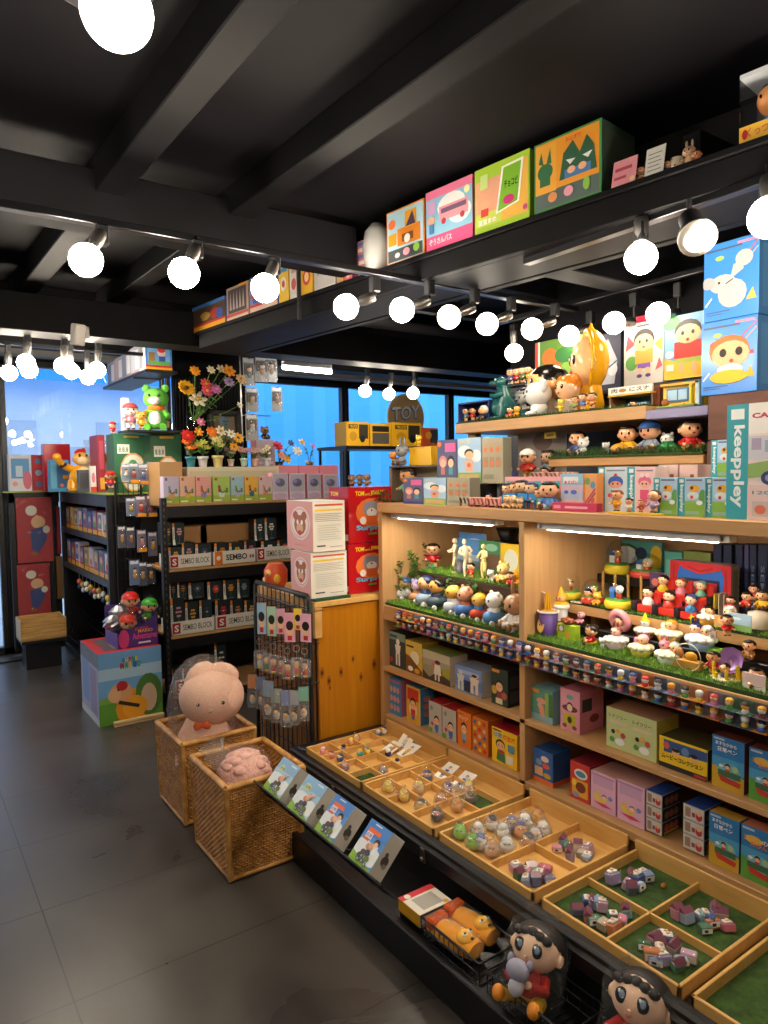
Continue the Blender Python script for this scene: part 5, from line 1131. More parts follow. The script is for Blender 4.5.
bx('picture_box','hillside city picture box with a dark-haired figure in white',422.5,450,653,SH,.1,'#9a9472',[('rect',0,.6,1,1,'#c8bfa0'),('rect',0,.5,1,.72,'#a8a08a'),('poly',[(0,0),(1,0),(1,.5),(.6,.4),(.25,.1),(0,.3)],'#4a3a2c'),('poly',[(.72,.3),(1,.2),(1,.6),(.72,.5)],'#a8a03a'),('disc',.56,.68,.1,'#5a2a2a',.07),('poly',[(.46,.6),(.66,.6),(.7,.26),(.42,.26)],'#e8e0d0'),('rect',.46,.06,.52,.26,'#e8e0d0'),('rect',.58,.06,.64,.26,'#e8e0d0'),('disc',.4,.56,.06,'#c87a6a')],'#d8d0c0','#8a9a4a')
bx('picture_box','blue sky picture box with two pale standing figures',455,482,668,SH,.1,'#6a86c0',[('rect',0,.6,1,1,'#7a94cc'),('rect',.1,.72,.9,.86,'#a8b8dc'),('rect',0,0,1,.2,'#8a98a8')]+fg(.22,.9,'#d8d4c8')+fg(.74,1.15,'#e8d0b8')+[('rect',.36,.08,.58,.5,'#2a3050'),('disc',.74,.76,.1,'#3a2a22',.06)],'#d0ccc4','#8a94a8')
bx('picture_box','dark forest picture box with smaller black boxes behind its corner',491,508,669,SH,.1,'#26382e',[('rect',.05,.88,.5,.96,'#e0942a')]+kids((.5,.1,.6,'#8a3a3a'))+[('disc',.2,.4,.16,'#c8a03a',.12),('disc',.8,.3,.16,'#b85a4a',.1),('rect',.3,.05,.7,.2,'#d8c8a0')],'#1a1c20',right=[('rect',.1,.1,.9,.42,'#3a3c42'),('rect',.1,.5,.9,.82,'#3a3c42')])
# lower shelf, bay by the end post
bx('picture_box','narrow blue box with a grid of pink portraits by the end post',389,400.5,679,SB,.08,'#3f86c0',[('rect',.1,.9,.9,.95,'#d8586a')]+[('disc',.2+.3*i,.2+.25*j,.12,'#d89a8a',.09) for i in range(3) for j in range(3)],'#c86a8a','#3a8ac0',g=lo)
bx('picture_box','yellow and red comic box with blue side in a yellow tray',406,420,687,SB,.08,'#e0ae3a',[('rect',.1,.62,.9,.94,'#c83a2c'),('disc',.5,.38,.3,'#e8dcc8',.2)]+kids((.5,.1,.6,'#c83030')),'#3f86b8',g=lo,right=[('disc',.5,.3+.2*i,.25,'#c8705a',.08) for i in range(3)])
for i,(a,c,t) in enumerate(((428.5,441.5,703),(442,456,709))):bx('picture_box',f"{('first', 'second')[i]} grey comic box with a red lid beside the orange boxes",a,c,t,SB,.09,'#b8b6b0',kids((.62,.05,.55,'#3a6ac0'))+[('disc',.25,.8,.12,'#8a8a90'),('rect',0,0,.3,.16,'#6a9a3a'),('disc',.3,.3,.1,'#c83a2c')],'#b0202a','#b8242a',g=lo)
bx('picture_box','orange box with one child print',457,471,712,SB,.09,'#e07a1e',kids((.5,.1,.6,'#8ab0c8'))+[('text','トレジ',.2,.78,.1,'#e8e4e0',.6),('rect',.1,.9,.5,.95,'#c85a1a')],'#c8641a',g=lo)
bx('picture_box','orange box covered with many small figures',472,488,719,SB,.09,'#dd7420',[('disc',.2+.3*(i % 3),.12+.19*(i//3),.1,['#3a6a9a','#e0c0a0','#c83a2c','#e8c83a'][(i*7) % 4],.06) for i in range(15)],'#c8641a',g=lo)
bx('picture_box','bright yellow box with blue and red Japanese title and a child in green',491.5,517,731,SB,.08,'#f0c21c',[('rect',.06,.92,.4,.96,'#2a2a3a'),('text','日常',.08,.74,.15,'#4a9ad0',.34,.03),('text','超生活',.46,.74,.14,'#d82c22',.48,.03),('poly',[(.2,.1),(.56,.06),(.52,.4),(.24,.4)],'#3a7a4a'),('disc',.36,.56,.19,'#2a1e16',.15),('disc',.37,.53,.16,'#e8b080',.12),('disc',.4,.36,.12,'#b83030',.06),('rect',.66,.44,.92,.66,'#5a86a8'),('rect',.6,.1,.86,.34,'#e8dcc0'),('disc',.3,.54,.02,'#1a120e'),('disc',.44,.54,.02,'#1a120e')],'#e0b41c','#a8182a',g=lo)
# bay under the cupcakes, upper shelf
bx('picture_box','teal and green jungle picture box by the cabinet divider',530,553,689,SH,.09,'#5f9a86',[('rect',.04,.84,.4,.94,'#e0862a'),('rect',.66,.2,.8,.9,'#a8b04a'),('rect',.84,.2,1,.9,'#4a7a3a'),('rect',0,0,1,.2,'#8ab0b8'),('disc',.5,.62,.2,'#e8a890',.1),('poly',[(.36,.5),(.6,.5),(.66,.18),(.5,.12)],'#e89a80'),('disc',.44,.48,.1,'#e0b090',.07)],'#86b4c0')
bx('picture_box','pink picture box with a brown-armed child above a yellow card',560,580,690,SH,.13,'#e49aaa',[('disc',.5,.82,.2,'#7ab0a0',.06),('disc',.5,.55,.4,'#6a3a2c',.08),('disc',.5,.6,.16,'#2a1a16',.1),('disc',.5,.57,.14,'#f0d0b8',.09),('rect',.2,.16,.8,.42,'#c8b82a'),('disc',.5,.28,.12,'#3a2a2a',.08),('disc',.25,.12,.12,'#8a4a30',.05),('disc',.75,.12,.12,'#8a4a30',.05)],'#d8849a',right=[('rect',.1,.5,.5,.8,'#3a3a3a'),('disc',.6,.3,.2,'#8a3a3a',.1),('rect',.5,.55,.9,.9,'#c87a8a')])
bx('picture_box','wide pale green double picture box in a red-edged tray',606,657,714,SH,.12,'#c4cc8e',sum([[('text','トイツリー',u-.19,.76,.1,'#6a4a2c',.36),('rect',u-.18,.62,u+.18,.7,'#d8c8a8'),('disc',u,.46,.05,'#e8a03a',.05),('disc',u-.1,.42,.04,'#2a2a2a'),('disc',u+.1,.38,.05,'#c84a4a'),('disc',u+.04,.2,.1,'#eef0ea',.09),('disc',u-.12,.22,.05,'#5a9a4a')] for u in (.25,.74)],[]),'#d8c04a','#b88a6a')
bx('movie_box','yellow and navy movie collection box with a black Japanese title',659,708,743,SH,.13,'#ecc424',[('rect',.1,.5,1,.92,'#34548a'),('poly',[(0,.5),(1,.62),(1,.4),(0,.3)],'#ecc424'),('disc',.16,.74,.07,'#c85a4a'),('disc',.36,.6,.08,'#e0b080'),('disc',.36,.66,.08,'#2a2018',.06),('disc',.74,.58,.08,'#e0b080'),('disc',.74,.66,.08,'#2a2018',.07),('disc',.56,.72,.08,'#6a8ac0'),('text','ムービーコレクション',.06,.3,.17,'#1c1a14',.86,.02),('rect',0,0,1,.16,'#22242c'),('rect',.74,.03,.98,.12,'#b83a3a')],'#3a3420','#4a4424')
train_art=lambda jp:[('rect',0,.3,1,1,'#2f7ab8'),('rect',0,.34,1,.6,'#4a9ac8'),('poly',[(0,0),(1,0),(1,.3),(.5,.36),(0,.42)],'#c8a02a' if jp else '#5a9a3a'),('rect',.05,.93,.4,.97,'#b8c8d8'),('disc',.55,.36,.36,'#7ab0c8',.16),('rect',.2,.24,.9,.36,'#3a6a4a'),('poly',[(.2,.26),(.92,.2),(.88,.1),(.3,.14)],'#c0392a'),('disc',.5,.46,.08,'#2a1e18',.05),('disc',.5,.43,.07,'#e8b48a',.04),('rect',.43,.36,.57,.4,'#c83a2c'),('disc',.3,.44,.07,'#e8e8e8',.03),('disc',.74,.44,.1,'#a8c890',.06)]+([('text','あすなかから',.12,.84,.07,'#f4f4f0',.66,.02),('text','日常ペン',.2,.72,.09,'#f4f4f0',.6,.02)] if jp else [('disc',.4,.78,.25,'#e0b04a',.08),('text','ごご',.1,.74,.1,'#e8a83a',.3,.03),('text','たびん',.3,.66,.1,'#e87a5a',.5,.03),('text','の',.62,.76,.08,'#f4e8c8',.2,.03)])
bx('train_box','bright blue box with a white Japanese title on the upper cabinet shelf',712,745,739,SH,.05,'#2f7ab8',train_art(1),'#7a3a30')
bx('train_box','blue box with an orange title on the upper cabinet shelf at the picture edge',749,784,752,SH,.05,'#2f6ab0',train_art(0),'#7a3a30')
# lower
bx('picture_box','blue box with an orange base by the divider on the lower shelf',533,553,751,SB,.1,'#2f62a8',[('rect',0,0,1,.14,'#e0702a'),('disc',.6,.76,.2,'#e8d0c0',.09),('disc',.3,.62,.16,'#7a9ac0',.1),('disc',.66,.56,.2,'#d8604a',.08),('rect',.1,.22,.5,.48,'#e0b080'),('disc',.72,.28,.2,'#c8a83a',.08)],'#254f8c',g=lo,right=[('rect',0,0,1,.14,'#d8642a')])
bx('picture_box','red and yellow food print box beside the pink boxes',570,590,764,SB,.14,'#c8382c',[('rect',.1,.1,.9,.55,'#e0a83a'),('disc',.55,.72,.34,'#e0e8e0',.14),('disc',.55,.72,.26,'#4a8ab0',.08),('disc',.55,.36,.26,'#7a3420',.14),('disc',.3,.14,.16,'#7a9ac8',.07),('disc',.22,.45,.12,'#f0d04a',.08)],'#8a2430',g=lo)
for i,(a,c,t) in enumerate(((590.5,616,775),(617,645,784))):bx('picture_box',f"{('first', 'second')[i]} lilac pink box with a yellow moon print from the divider",a,c,t,SB,.12,'#dcaecb',[('rect',.1,.66,.9,.92,'#c8a0c4'),('disc',.4,.36,.26,'#e8cc4a',.14),('disc',.5,.42,.18,'#dcaecb',.1),('disc',.56,.4,.1,'#2a2a4a',.06),('disc',.56,.38,.09,'#f0c8a8',.05),('disc',.8,.42,.09,'#6a8ac8',.06),('poly',[(.1,.2),(.5,.12),(.9,.16),(.6,.22)],'#d84a5a'),('rect',.06,.93,.94,.96,'#a880b0')],'#c88ab0','#c89a90',g=lo)
# two stacks of three small boxes in a navy tray
for si,(a,c,t) in enumerate(((646,662,792),(683,704,806))):
    yl=P(a,t+30,'x',XF).y;yr=P(c,t+30,'x',XF).y;zt=P((a+c)/2,t,'x',XF).z;h=(zt-SB-.008)/3
    for k in range(3):carton('small_toy_box',f"{('lowest', 'middle', 'topmost')[k]} small grey box of the {('first', 'second')[si]} dark stack from the divider",'toy box',(XF,(yl+yr)/2,SB+.006+k*h),RW,yl-yr,.1,h-.0015,'#b4b2ae',[('rect',.04,.08,.96,.92,'#c8c6c2'),('rect',.1,.2,.36,.84,'#9a7a6a'),('rect',.42,.3,.58,.6,'#8a4a4a'),('disc',.76,.45,.16,'#b83a38',.3),('disc',.76,.66,.12,'#e0b090',.18)],'#1e1c28',top='#2a4a9a' if k == 2 else '#1e1c28',right=[('disc',.25+.25*i,.5,.12,'#b8584a',.3) for i in range(3)]+[('rect',.1,.1,.9,.25,'#c8b02a')] if k == 0 else [('disc',.25+.25*i,.45,.12,'#b8584a' if i % 2 else '#8a6a4a',.3) for i in range(3)],group='small grey boxes in stacks')
bx('train_box','bright blue box with a white Japanese title on the lower cabinet shelf',709,740,817,SB,.05,'#2f7ab8',train_art(1),'#24406a','#c8a03a',g=lo)
bx('train_box','blue box with an orange title on the lower cabinet shelf at the picture edge',741,776,830,SB,.05,'#2f6ab0',train_art(0),'#24406a','#c87a5a',g=lo)
# ================================================================ STRIP OF SMALL CLEAR BOXES
z_hi=.869;pitch=.0445
rr=random.Random(12);bgs=['#6a5a70','#4a5a7a','#8a4a5a','#7a8a9a','#3a4a6a','#c07a3a','#5a7a6a','#7a3a4a','#8a7a9a','#b8885a']
y=2.585;i=0
while y > .84:
    i += 1
    for row in (0,1):
        h=.036;z=(.8315 if row == 0 else .794)-(.004 if y < 1.8 else 0)
        k=bgs[rr.randrange(10)]
        o=empty('figure_box',(1.896,y,z));tag(o,f"{nth(i)} small clear figure box from the end post, {('upper', 'lower')[row]} row of the shelf-edge strip",'figure box','small clear figure boxes on the shelf edge')
        if ('bk',k) not in _F:
            b=MB();b.box((.002,-.0205,0),(.004,.0205,h),k);b.box((-.026,-.0205,0),(.002,.0205,.0015),k);_F['bk',k]=b.mesh('backing');
        if 'clear_cover' not in _F:b=MB();b.box((-.028,-.021,0),(.003,.021,h),'acrylic');_F['clear_cover']=b.mesh('clear_cover')
        c1,c2,c3=rr.choice(['#e8b080','#eec098','#d8d8d8','#e8a03a']),rr.choice(['#c8342c','#3a6ac0','#e8c43a','#58a048','#d880a0','#e8e4e0','#7a4a2a']),rr.choice(['#2a1e18','#2a1e18','#8a4a24','#e0a020','#3a4a8a','#c83a2c','#e8e4e0'])
        key=('tiny',c1,c2,c3)
        if key not in _F:b=MB();b.ell((-.012,0,.0215),(.0105,.0115,.0105),c1,8,6);b.ell((-.011,0,.0255),(.0112,.012,.0085),c3,8,5);b.lathe([(.008,.0015),(.011,.006),(.006,.015)],c2,8,TR(-.012,0,0));_F[key]=b.mesh('tiny_figure')
        link('backing',_F['bk',k],o);link('clear_cover',_F['clear_cover'],o);link('tiny_figure',_F[key],o)
    y -= pitch
# ================================================================ DISPLAY BAYS
ZD=.885
def terrace(label,x0,x1,y0,y1,z,k='dark_fascia',legs=True):
    o=empty('display_step',((x0+x1)/2,(y0+y1)/2,.87));tag(o,label,'display step')
    T=TR(-(x0+x1)/2,-(y0+y1)/2,-.87);b=MB(T);b.box((x0,y0,z-.04),(x1,y1,z-.006),k,.002);b.build('board',o)
    for y in (y0+.01,y1-.03):b=MB(T);b.box((x1-.04,y,.8708),(x1-.01,y+.02,z-.04),k);b.build('leg',o)
    return o
terrace('dark brown raised step with turf behind the toy cars',2.085,2.33,1.862,2.70,1.02)
terrace('pale wood raised step with turf under the domes and cinema seats',2.11,2.30,.93,1.81,.995,'oak')
terrace('black raised stage behind the domes',2.31,2.50,1.46,1.81,1.09,'black_board')
terrace('low dark step behind the front cupcakes',2.065,2.105,1.0,1.72,.93,'black_board')
blades('turf_mat','bright green turf across the display floor below the toy cars',[(1.91,1.848,2.075,2.725,ZD-.002)],thick=.0122,dens=34000,seed=2)
blades('turf_mat','bright green turf across the display floor below the cupcakes',[(1.91,.5,2.05,1.812,ZD-.002)],thick=.0122,dens=34000,seed=3)
blades('turf_mat','turf strip on the dark step with the mannequin dolls',[(2.085,1.862,2.33,2.70,1.0202)],thick=.005,dens=30000,seed=4,hgt=.016)
blades('turf_mat','turf strip on the pale step under the glass domes',[(2.11,.93,2.30,1.81,.9952)],thick=.005,dens=16000,seed=5,hgt=.01)
# foliage in the bay by the end post
def sprig(label,px,py,hpx,x,spread,seed,n=26,lf='leaf',sz=.016):
    p=P(px,py,'x',x);h=hpx*depth(p)/FPX;o=empty('artificial_plant',p);tag(o,label,'artificial plant','small artificial plants')
    r=random.Random(seed);b=MB();s_=MB()
    for i in range(max(4,n//6)):e=(r.gauss(0,spread*.4),r.gauss(0,spread),h*r.uniform(.6,1));s_.tube([(0,0,0),(e[0]*.5,e[1]*.6,e[2]*.6),e],.0015,'leaf',4)
    for i in range(n):
        c=(r.gauss(0,spread*.4),r.gauss(0,spread),h*r.uniform(.15,1));b.ell(c,(sz,sz*.55,sz*.12),lf,6,4,rot=RZ(r.uniform(0,6)) @ RY(r.uniform(-.8,.8)))
    s_.build('stems',o);b.build('leaves',o)
sprig('trailing leafy vine at the end post of the cabinet turf',396,606,46,2.0,.034,1,90,'leaf',.018)
sprig('leafy vine hanging over the end of the dark step',412,600,50,2.07,.03,2,80,'leaf',.017)
sprig('dark fern tuft behind the boy on the green bike',423,565,24,2.16,.02,3,24,'dark_blade',.018)
sprig('round leafy bush behind the blue-helmet rider',452,603,24,2.078,.02,4,26)
sprig('round leafy bush behind the pink bear rider',474,610,26,2.078,.024,5,30)
sprig('round leafy bush behind the white cat rider',502,617,24,2.078,.02,6,24,'dark_blade')
def rider(label,px,py,hpx,x,car,**k):
    p=P(px,py,'x',x);p.z=ZD;L=hpx*depth(p)/FPX
    o=empty('toy_car',p,RW-.25,L);tag(o,label,'toy car','toy cars with riders')
    b=MB();b.lathe([(.16,.1),(.3,.12),(.33,.28),(.28,.4),(.2,.44)],car+'!',16,sx=.8,sy=1.15);b.build('car_body',o)
    for sx in (-.23,.23):
        for sy in (-.2,.22):b=MB();b.lathe([(.05,-.035),(.09,-.03),(.09,.03),(.05,.035)],'#e8e6e2!',10,TR(sx,sy,.09) @ RY(PI/2));b.build('wheel',o)
    sk=k.get('skin','#f0b07a')+'!';hr=k.get('hair','#1d1713')+'!';sh=k.get('shirt',car)+'!'
    MB().lathe([(.2,.36),(.2,.5),(.1,.6)],sh,12).build('rider_body',o)
    b=MB();b.ell((0,-.02,.76),(.27,.25,.24),sk,14,10)
    rh=b.build('rider_head',o);b=MB()
    for e in (-.1,.1):b.ell((e,-.25,.78),(.035,.02,.045),'#15110e!',8,5)
    b.build('face',rh)
    b=MB();hat=k.get('hat')
    b.ell((0,.04,.82),(.29,.26,.21),hr,14,6,-.06 if hat != 'none' else .1,.5)
    if hat == 'ears':
        for e in (-.14,.14):b.ell((e,.05,1.12),(.07,.05,.24),hr,8,6,rot=RY(e*3))
    if hat == 'round':
        for e in (-.2,.2):b.ell((e,.03,.98),(.09,.06,.09),hr,8,6)
    if hat == 'spike':
        for i in range(6):b.lathe([(.07,0),(.01,.16)],hr,6,TR(.2*math.cos(i),.2*math.sin(i),.95))
    b.build('hat',rh);return o
X1=1.985
rider('toy car with a blue and white capped rider beside the vine',404,604,22,2.02,'#d8d4d0',hair='#2f62a8',skin='#f0b070',hat='cap')
rider('toy car with a lilac spiky-haired rider',417,606,22,2.02,'#d89a6a',hair='#9a90c8',skin='#e0c8d8',hat='spike')
rider('white and blue toy car with a large navy-haired rider',426,610,30,X1+.01,'#a8b8d0',hair='#26305c',skin='#f0b47c',shirt='#3a5a9a')
rider('dark toy engine with an orange-faced rider in a black cap',437,613,30,X1,'#4a5a66',hair='#1c1c20',skin='#f0a850',shirt='#2a3a5a')
rider('white toy car with a blond round-headed rider',453,616,28,X1-.01,'#c8d0d8',hair='#d8b84a',skin='#f0b050',shirt='#e0e0e0')
rider('blue toy car with a pink bear rider',465,620,30,X1-.02,'#4a7ac0',hair='#e09a80',skin='#eeaa88',hat='round',shirt='#c87a5a')
rider('red toy engine with a yellow-haired rider',479,624,27,X1-.02,'#c84a30',hair='#e8b02a',skin='#f0b45a',shirt='#4a7ab0')
rider('blue toy car with a white cat rider',494,629,32,X1-.03,'#5a90c8',hair='#e6e6e4',skin='#eeeeec',hat='round',shirt='#e8e8e8')
rider('round toy dome car with a white helmeted rider behind the dark engine',438,600,22,2.06,'#e8e4dc',hair='#e8e6e0',skin='#e8e0d8')
p=P(515,634,'x',1.955);p.z=ZD
o=figure('toy_rabbit','brown long-eared rabbit figure wrapped in a flowered white cloth','toy rabbit',p,44*depth(p)/FPX,RW-.1,'sit',skin='#b88a64',hair='#a87a56',shirt='#e0d8d0',pants='#d8d0cc',hat='ears')
# step in the same bay
ZS=1.022
def st(label,px,py,hpx,x,**k):
    p=P(px,py,'x',x);p.z=ZS;return figure(k.pop('name','toy_figure'),label,k.pop('cat','toy figure'),p,hpx*depth(p)/FPX,k.pop('rz',RW),**k)
o=empty('toy_bike',P(430,564,'x',2.15));o.location.z=ZS;tag(o,'green toy bike ridden by the boy in red','toy bike')
b=MB()
for yy in (-.022,.022):b.tube([(0,yy+.012*math.cos(i*PI/6),.014+.012*math.sin(i*PI/6)) for i in range(13)],.0028,'#4ab08a!',5,cap=False)
b.build('wheels',o);MB().tube([(0,-.022,.014),(0,-.01,.03),(0,.015,.03),(0,.022,.014)],.003,'#2f9a6a!',5).build('bike_frame',o);MB().tube([(-.01,.02,.04),(0,.018,.042),(.01,.02,.04)],.002,'#2f9a6a!',5).build('handlebar',o)
st('boy figure in a red shirt with black hair above the green bike',433,562,26,2.19,shirt='#c8202c',pants='#e8c02a',rz=RW+.7)
def mannequin(label,px,py,hpx,x,col,rz,lean=0):
    p=P(px,py,'x',x);p.z=ZS;h=hpx*depth(p)/FPX;o=empty('mannequin_doll',p,rz,h);tag(o,label,'doll','pale jointed dolls');k=col+'!'
    MB(RY(lean)).lathe([(.05,.46),(.09,.5),(.075,.6),(.1,.74),(.09,.8),(.03,.83)],k,12,sy=.7).build('torso',o)
    b=MB(RY(lean));b.ell((0,-.01,.92),(.062,.07,.082),k,12,8);b.tube([(0,0,.8),(0,0,.88)],.025,k,8);b.build('head',o)
    for sg in (-1,1):
        b=MB(RY(lean));b.tube([(sg*.1,0,.78),(sg*.17,-.05,.66),(sg*.1,-.16,.62)],[.035,.032,.026],k,8);b.ell((sg*.09,-.18,.62),(.028,.03,.022),k,8,5);b.build('arm',o)
        b=MB();b.tube([(sg*.05,0,.48),(sg*.09,-.05*(sg > 0),.26),(sg*.08,.03,.03)],[.055,.045,.032],k,8);b.ell((sg*.08,-.03,.02),(.03,.06,.02),k,8,5);b.build('leg',o)
mannequin('pale jointed doll at the far side of the grey drum',455,570,36,2.16,'#e8d8b0',RW-.6,.1)
mannequin('pale jointed doll leaning on the grey drum',468,573,38,2.14,'#ead8b8',RW+.9,-.1)
mannequin('pale yellow jointed doll stepping in front of the green picture',484,574,36,2.13,'#ead890',RW,0)
p=P(461,571,'x',2.17);o=MB().lathe([(.022,0),(.022,.062),(.0,.064)],'#5a5a60',16).build('drum',None,(p.x,p.y,ZS+.001));tag(o,'dark grey drum between the two jointed dolls','drum')
st('small boy figure in red below the leaning doll',471,574,16,2.11,shirt='#c8302a')
st('small white cat figure beside the stepping doll',492,576,14,2.11,style='animal',skin='#eeeeee',hair='#e0e0e0',shirt='#eeeeee',pants='#c83a2c',name='toy_cat',cat='toy cat')
st('yellow bear figures clustered in front of the yellow picture',503,577,24,2.13,style='sit',skin='#ecd08a',hair='#e8c878',shirt='#e8c878',pants='#e0b860',hat='round_ears',name='toy_bear',cat='toy bear')
st('yellow toy chick in front of the yellow picture',517,579,18,2.12,style='sit',skin='#f0b02a',hair='#f0b02a',shirt='#f0a82a',pants='#e8982a')
st('black-haired boy figure lying beside the yellow bears',511,580,17,2.10,style='sit',shirt='#c8302a',pants='#c8302a',rz=RW+.8)
def picture(label,px0,px1,pt_,pb_,x,art,zb=None,name='picture_card',cat='picture'):
    a=P(px0,pt_,'x',x);c=P(px1,pb_,'x',x);zb=zb if zb is not None else c.z;w=a.y-c.y;h=a.z-zb
    b=MB();b.box((-w/2,0,0),(w/2,.003,h),'#e8e8e4');face_art(b,art,(-w/2,0,0),(1,0,0),(0,0,1),(0,-1,0),w,h)
    return tag(b.build(name,None,(x,(a.y+c.y)/2,zb+.0008),RW),label,cat,'picture cards in the cabinet')
picture('blue sky picture card behind the grey drum',456,480,538,572,2.29,[('rect',0,0,1,1,'#5a94d0'),('rect',0,.3,1,.5,'#a8c4dc'),('disc',.4,.5,.3,'#d8e4ee',.1),('rect',0,0,1,.3,'#6a8a9a')],ZS)
picture('second blue picture card standing higher behind the drum',459,486,532,572,2.31,[('rect',0,0,1,1,'#4f88cc'),('disc',.6,.8,.25,'#b8d0e8',.06)],ZS)
picture('green tree picture card behind the stepping doll',479,500,540,575,2.28,[('rect',0,0,1,1,'#7a5a48'),('rect',0,.6,1,1,'#3f8a5a'),('disc',.6,.8,.3,'#8ac0a0',.12),('rect',0,0,1,.15,'#4a7a3a')],ZS)
picture('yellow sunset picture card beside the cabinet divider',500.5,520,543,577,2.275,[('rect',0,0,1,1,'#ecc824'),('disc',.55,.5,.36,'#e8e8d8',.34),('rect',0,0,1,.12,'#e0982a')],ZS)
p=P(508,541,'x',2.46);o=empty('black_cone',p);tag(o,'black upturned cone in the shade at the back of the cabinet','cone');MB().lathe([(.035,0),(.06,.065),(.055,.065)],'black_steel',16).build('cone',o)
b=MB();b.box((-.06,-.06,-.13),(.06,.06,-.001),'black_board',.003);b.build('stand',o)
# ================================================================ BAY WITH CUPCAKES, DOMES AND THE LITTLE CINEMA
def put(px,py,x,z):p=P(px,py,'x',x);p.z=z+.0008;return p
def head_bits(b,c,r,skin,hair,hat=None,face=(-1,0)):
    """a small round head looking towards -X"""
    b.ell(c,(r,r*1.08,r*.95),skin,10,7);x,y,z=c
    b.ell((x+r*.2,y,z+r*.25),(r*1.02,r*1.12,r*.82),hair,10,5,-.05,.5)
    for e in (-.38,.38):b.ell((x-r*.93,y+e*r,z+r*.02),(r*.09,r*.12,r*.17),'#15110e!',6,4)
    if hat == 'ears':
        for e in (-.5,.5):b.ell((x,y+e*r,z+r*1.4),(r*.22,r*.25,r*.6),hair,6,5)
    if hat == 'cone':b.lathe([(r*.9,0),(r*.5,r*.9),(.0005,r*1.9)],hair,10,TR(x,y,z+r*.4))
def dome(label,px,py,wpx,hpx,x,z,base,inner,hair,extra=None,flat=False):
    p=put(px,py,x,z);w=wpx*depth(p)/FPX/2;h=hpx*depth(p)/FPX;o=empty('glass_dome',p);tag(o,label,'glass dome','clear domes with toys')
    MB().lathe([(w*.9,0),(w,h*.06),(w,h*.2),(w*.92,h*.26),(w*.3,h*.27)],base+'!',20).build('base',o)
    MB().lathe([(w*.88,h*.26),(w*.9,h*.3),(w*.5,h*.31)],'#5a9a3a',20).build('turf',o)
    b=MB();head_bits(b,(-.0,-w*.1,h*.58),w*.3,inner,hair);b.lathe([(w*.2,0),(w*.24,h*.1),(w*.1,h*.2)],'#c8402c!',8,TR(0,-w*.1,h*.3));b.build('tiny_figure',o)
    b=MB();b.box((-w*.2,w*.2,h*.3),(w*.1,w*.6,h*.52),extra or '#e8e4dc',.001);b.add([(-w*.24,w*.16,h*.52),(-w*.24,w*.64,h*.52),(w*.14,w*.64,h*.52),(w*.14,w*.16,h*.52),(-w*.05,w*.16,h*.66),(-w*.05,w*.64,h*.66)],[(0,1,5,4),(3,2,5,4)[::-1],(0,4,3),(1,2,5)],'#3a6ab0');b.build('tiny_house',o)
    prof=[(w*.88,h*.27),(w*.88,h*.62)]+[(w*.88*math.cos(t),h*.62+h*.38*math.sin(t)) for t in (.3,.6,.9,1.2,1.5)]
    MB().lathe(prof,'acrylic',20,cap0=False).build('clear_cover',o);return o
ZT2=.998;ZT3=1.0851
dome('clear dome on a yellow base at the divider end of the lower dome row',569,597,24,26,2.16,ZT2,'#ecd23a','#f0c090','#8a5a34')
dome('clear dome on a red base in the middle of the lower dome row',593,602,24,24,2.15,ZT2,'#d84a40','#f0c090','#58a03a','#c8d84a')
dome('clear dome on a yellow base with a blue roofed tiny house',618,605,27,31,2.14,ZT2,'#ecd23a','#eeeeee','#e8e8e8','#3a70b8')
dome('clear dome on a red base at the divider end, upper dome row',594,565,24,22,2.36,ZT3,'#d84a44','#f0c090','#c8a04a')
dome('tall clear dome on a yellow base with a lion-haired figure',617,568,25,34,2.36,ZT3,'#ecd23a','#f0b86a','#e8901e')
dome('wide clear dome on a red base at the cinema end of the upper dome row',646,571,31,24,2.36,ZT3,'#d84a44','#f0c090','#d8d8d8')
for i,(px,py) in enumerate([(580,566),(591,569),(603,573),(615,576),(628,579),(641,582)]):
    a=P(px,py,'x',2.303);o=MB().box((-.004,-.005,0),(.002,.005,1.095-ZT2),'pine',.001).build('fence_post',None,(2.305,a.y,ZT2+.0006));tag(o,f'{nth(i+1)} little pine fence post from the divider, behind the lower domes','fence post','little fence posts')
def cupcake(label,px,py,wpx,x,z,cup,cream,top,hair,skin='#f2b888',extra='head'):
    p=put(px,py,x,z);w=wpx*depth(p)/FPX/2;o=empty('cupcake_toy',p);tag(o,label,'cupcake toy','cupcake toys')
    b=MB();b.lathe([(w*.66,0),(w*.92,w*.62),(w*.2,w*.64)],cup+'!',18);b.build('cup',o)
    b=MB();n=10
    for i in range(n):b.ell((w*.74*math.cos(2*PI*i/n),w*.74*math.sin(2*PI*i/n),w*.7),(w*.32,w*.32,w*.22),cream+'!',8,5)
    b.ell((0,0,w*.76),(w*.85,w*.85,w*.28),cream+'!',14,7);b.build('cream',o)
    b=MB();
    if extra == 'cone':head_bits(b,(0,0,w*1.35),w*.42,skin+'!',top+'!','cone')
    elif extra == 'pair':head_bits(b,(0,w*.4,w*1.3),w*.36,skin+'!',hair+'!','ears');head_bits(b,(0,-w*.4,w*1.25),w*.36,'#f0b888!',top+'!')
    elif extra == 'ears':head_bits(b,(0,0,w*1.35),w*.42,skin+'!',hair+'!','ears')
    else:head_bits(b,(0,-w*.15,w*1.3),w*.42,skin+'!',hair+'!');b.ell((w*.1,w*.45,w*1.15),(w*.22,w*.3,w*.3),top+'!',8,6)
    b.build('topping',o);return o
cupcake('pink cupcake toy with a horned animal at the far end of the front row',616,650,25,2.02,ZD,'#e6cdd4','#f0dcd8','#b06a5a','#8a4a44','#e0b0a0','ears')
cupcake('yellow cupcake toy with a pink doughnut ring figure',641,659,25,2.0,ZD,'#d8cc5a','#f2e6c0','#d880a0','#e8a8b8')
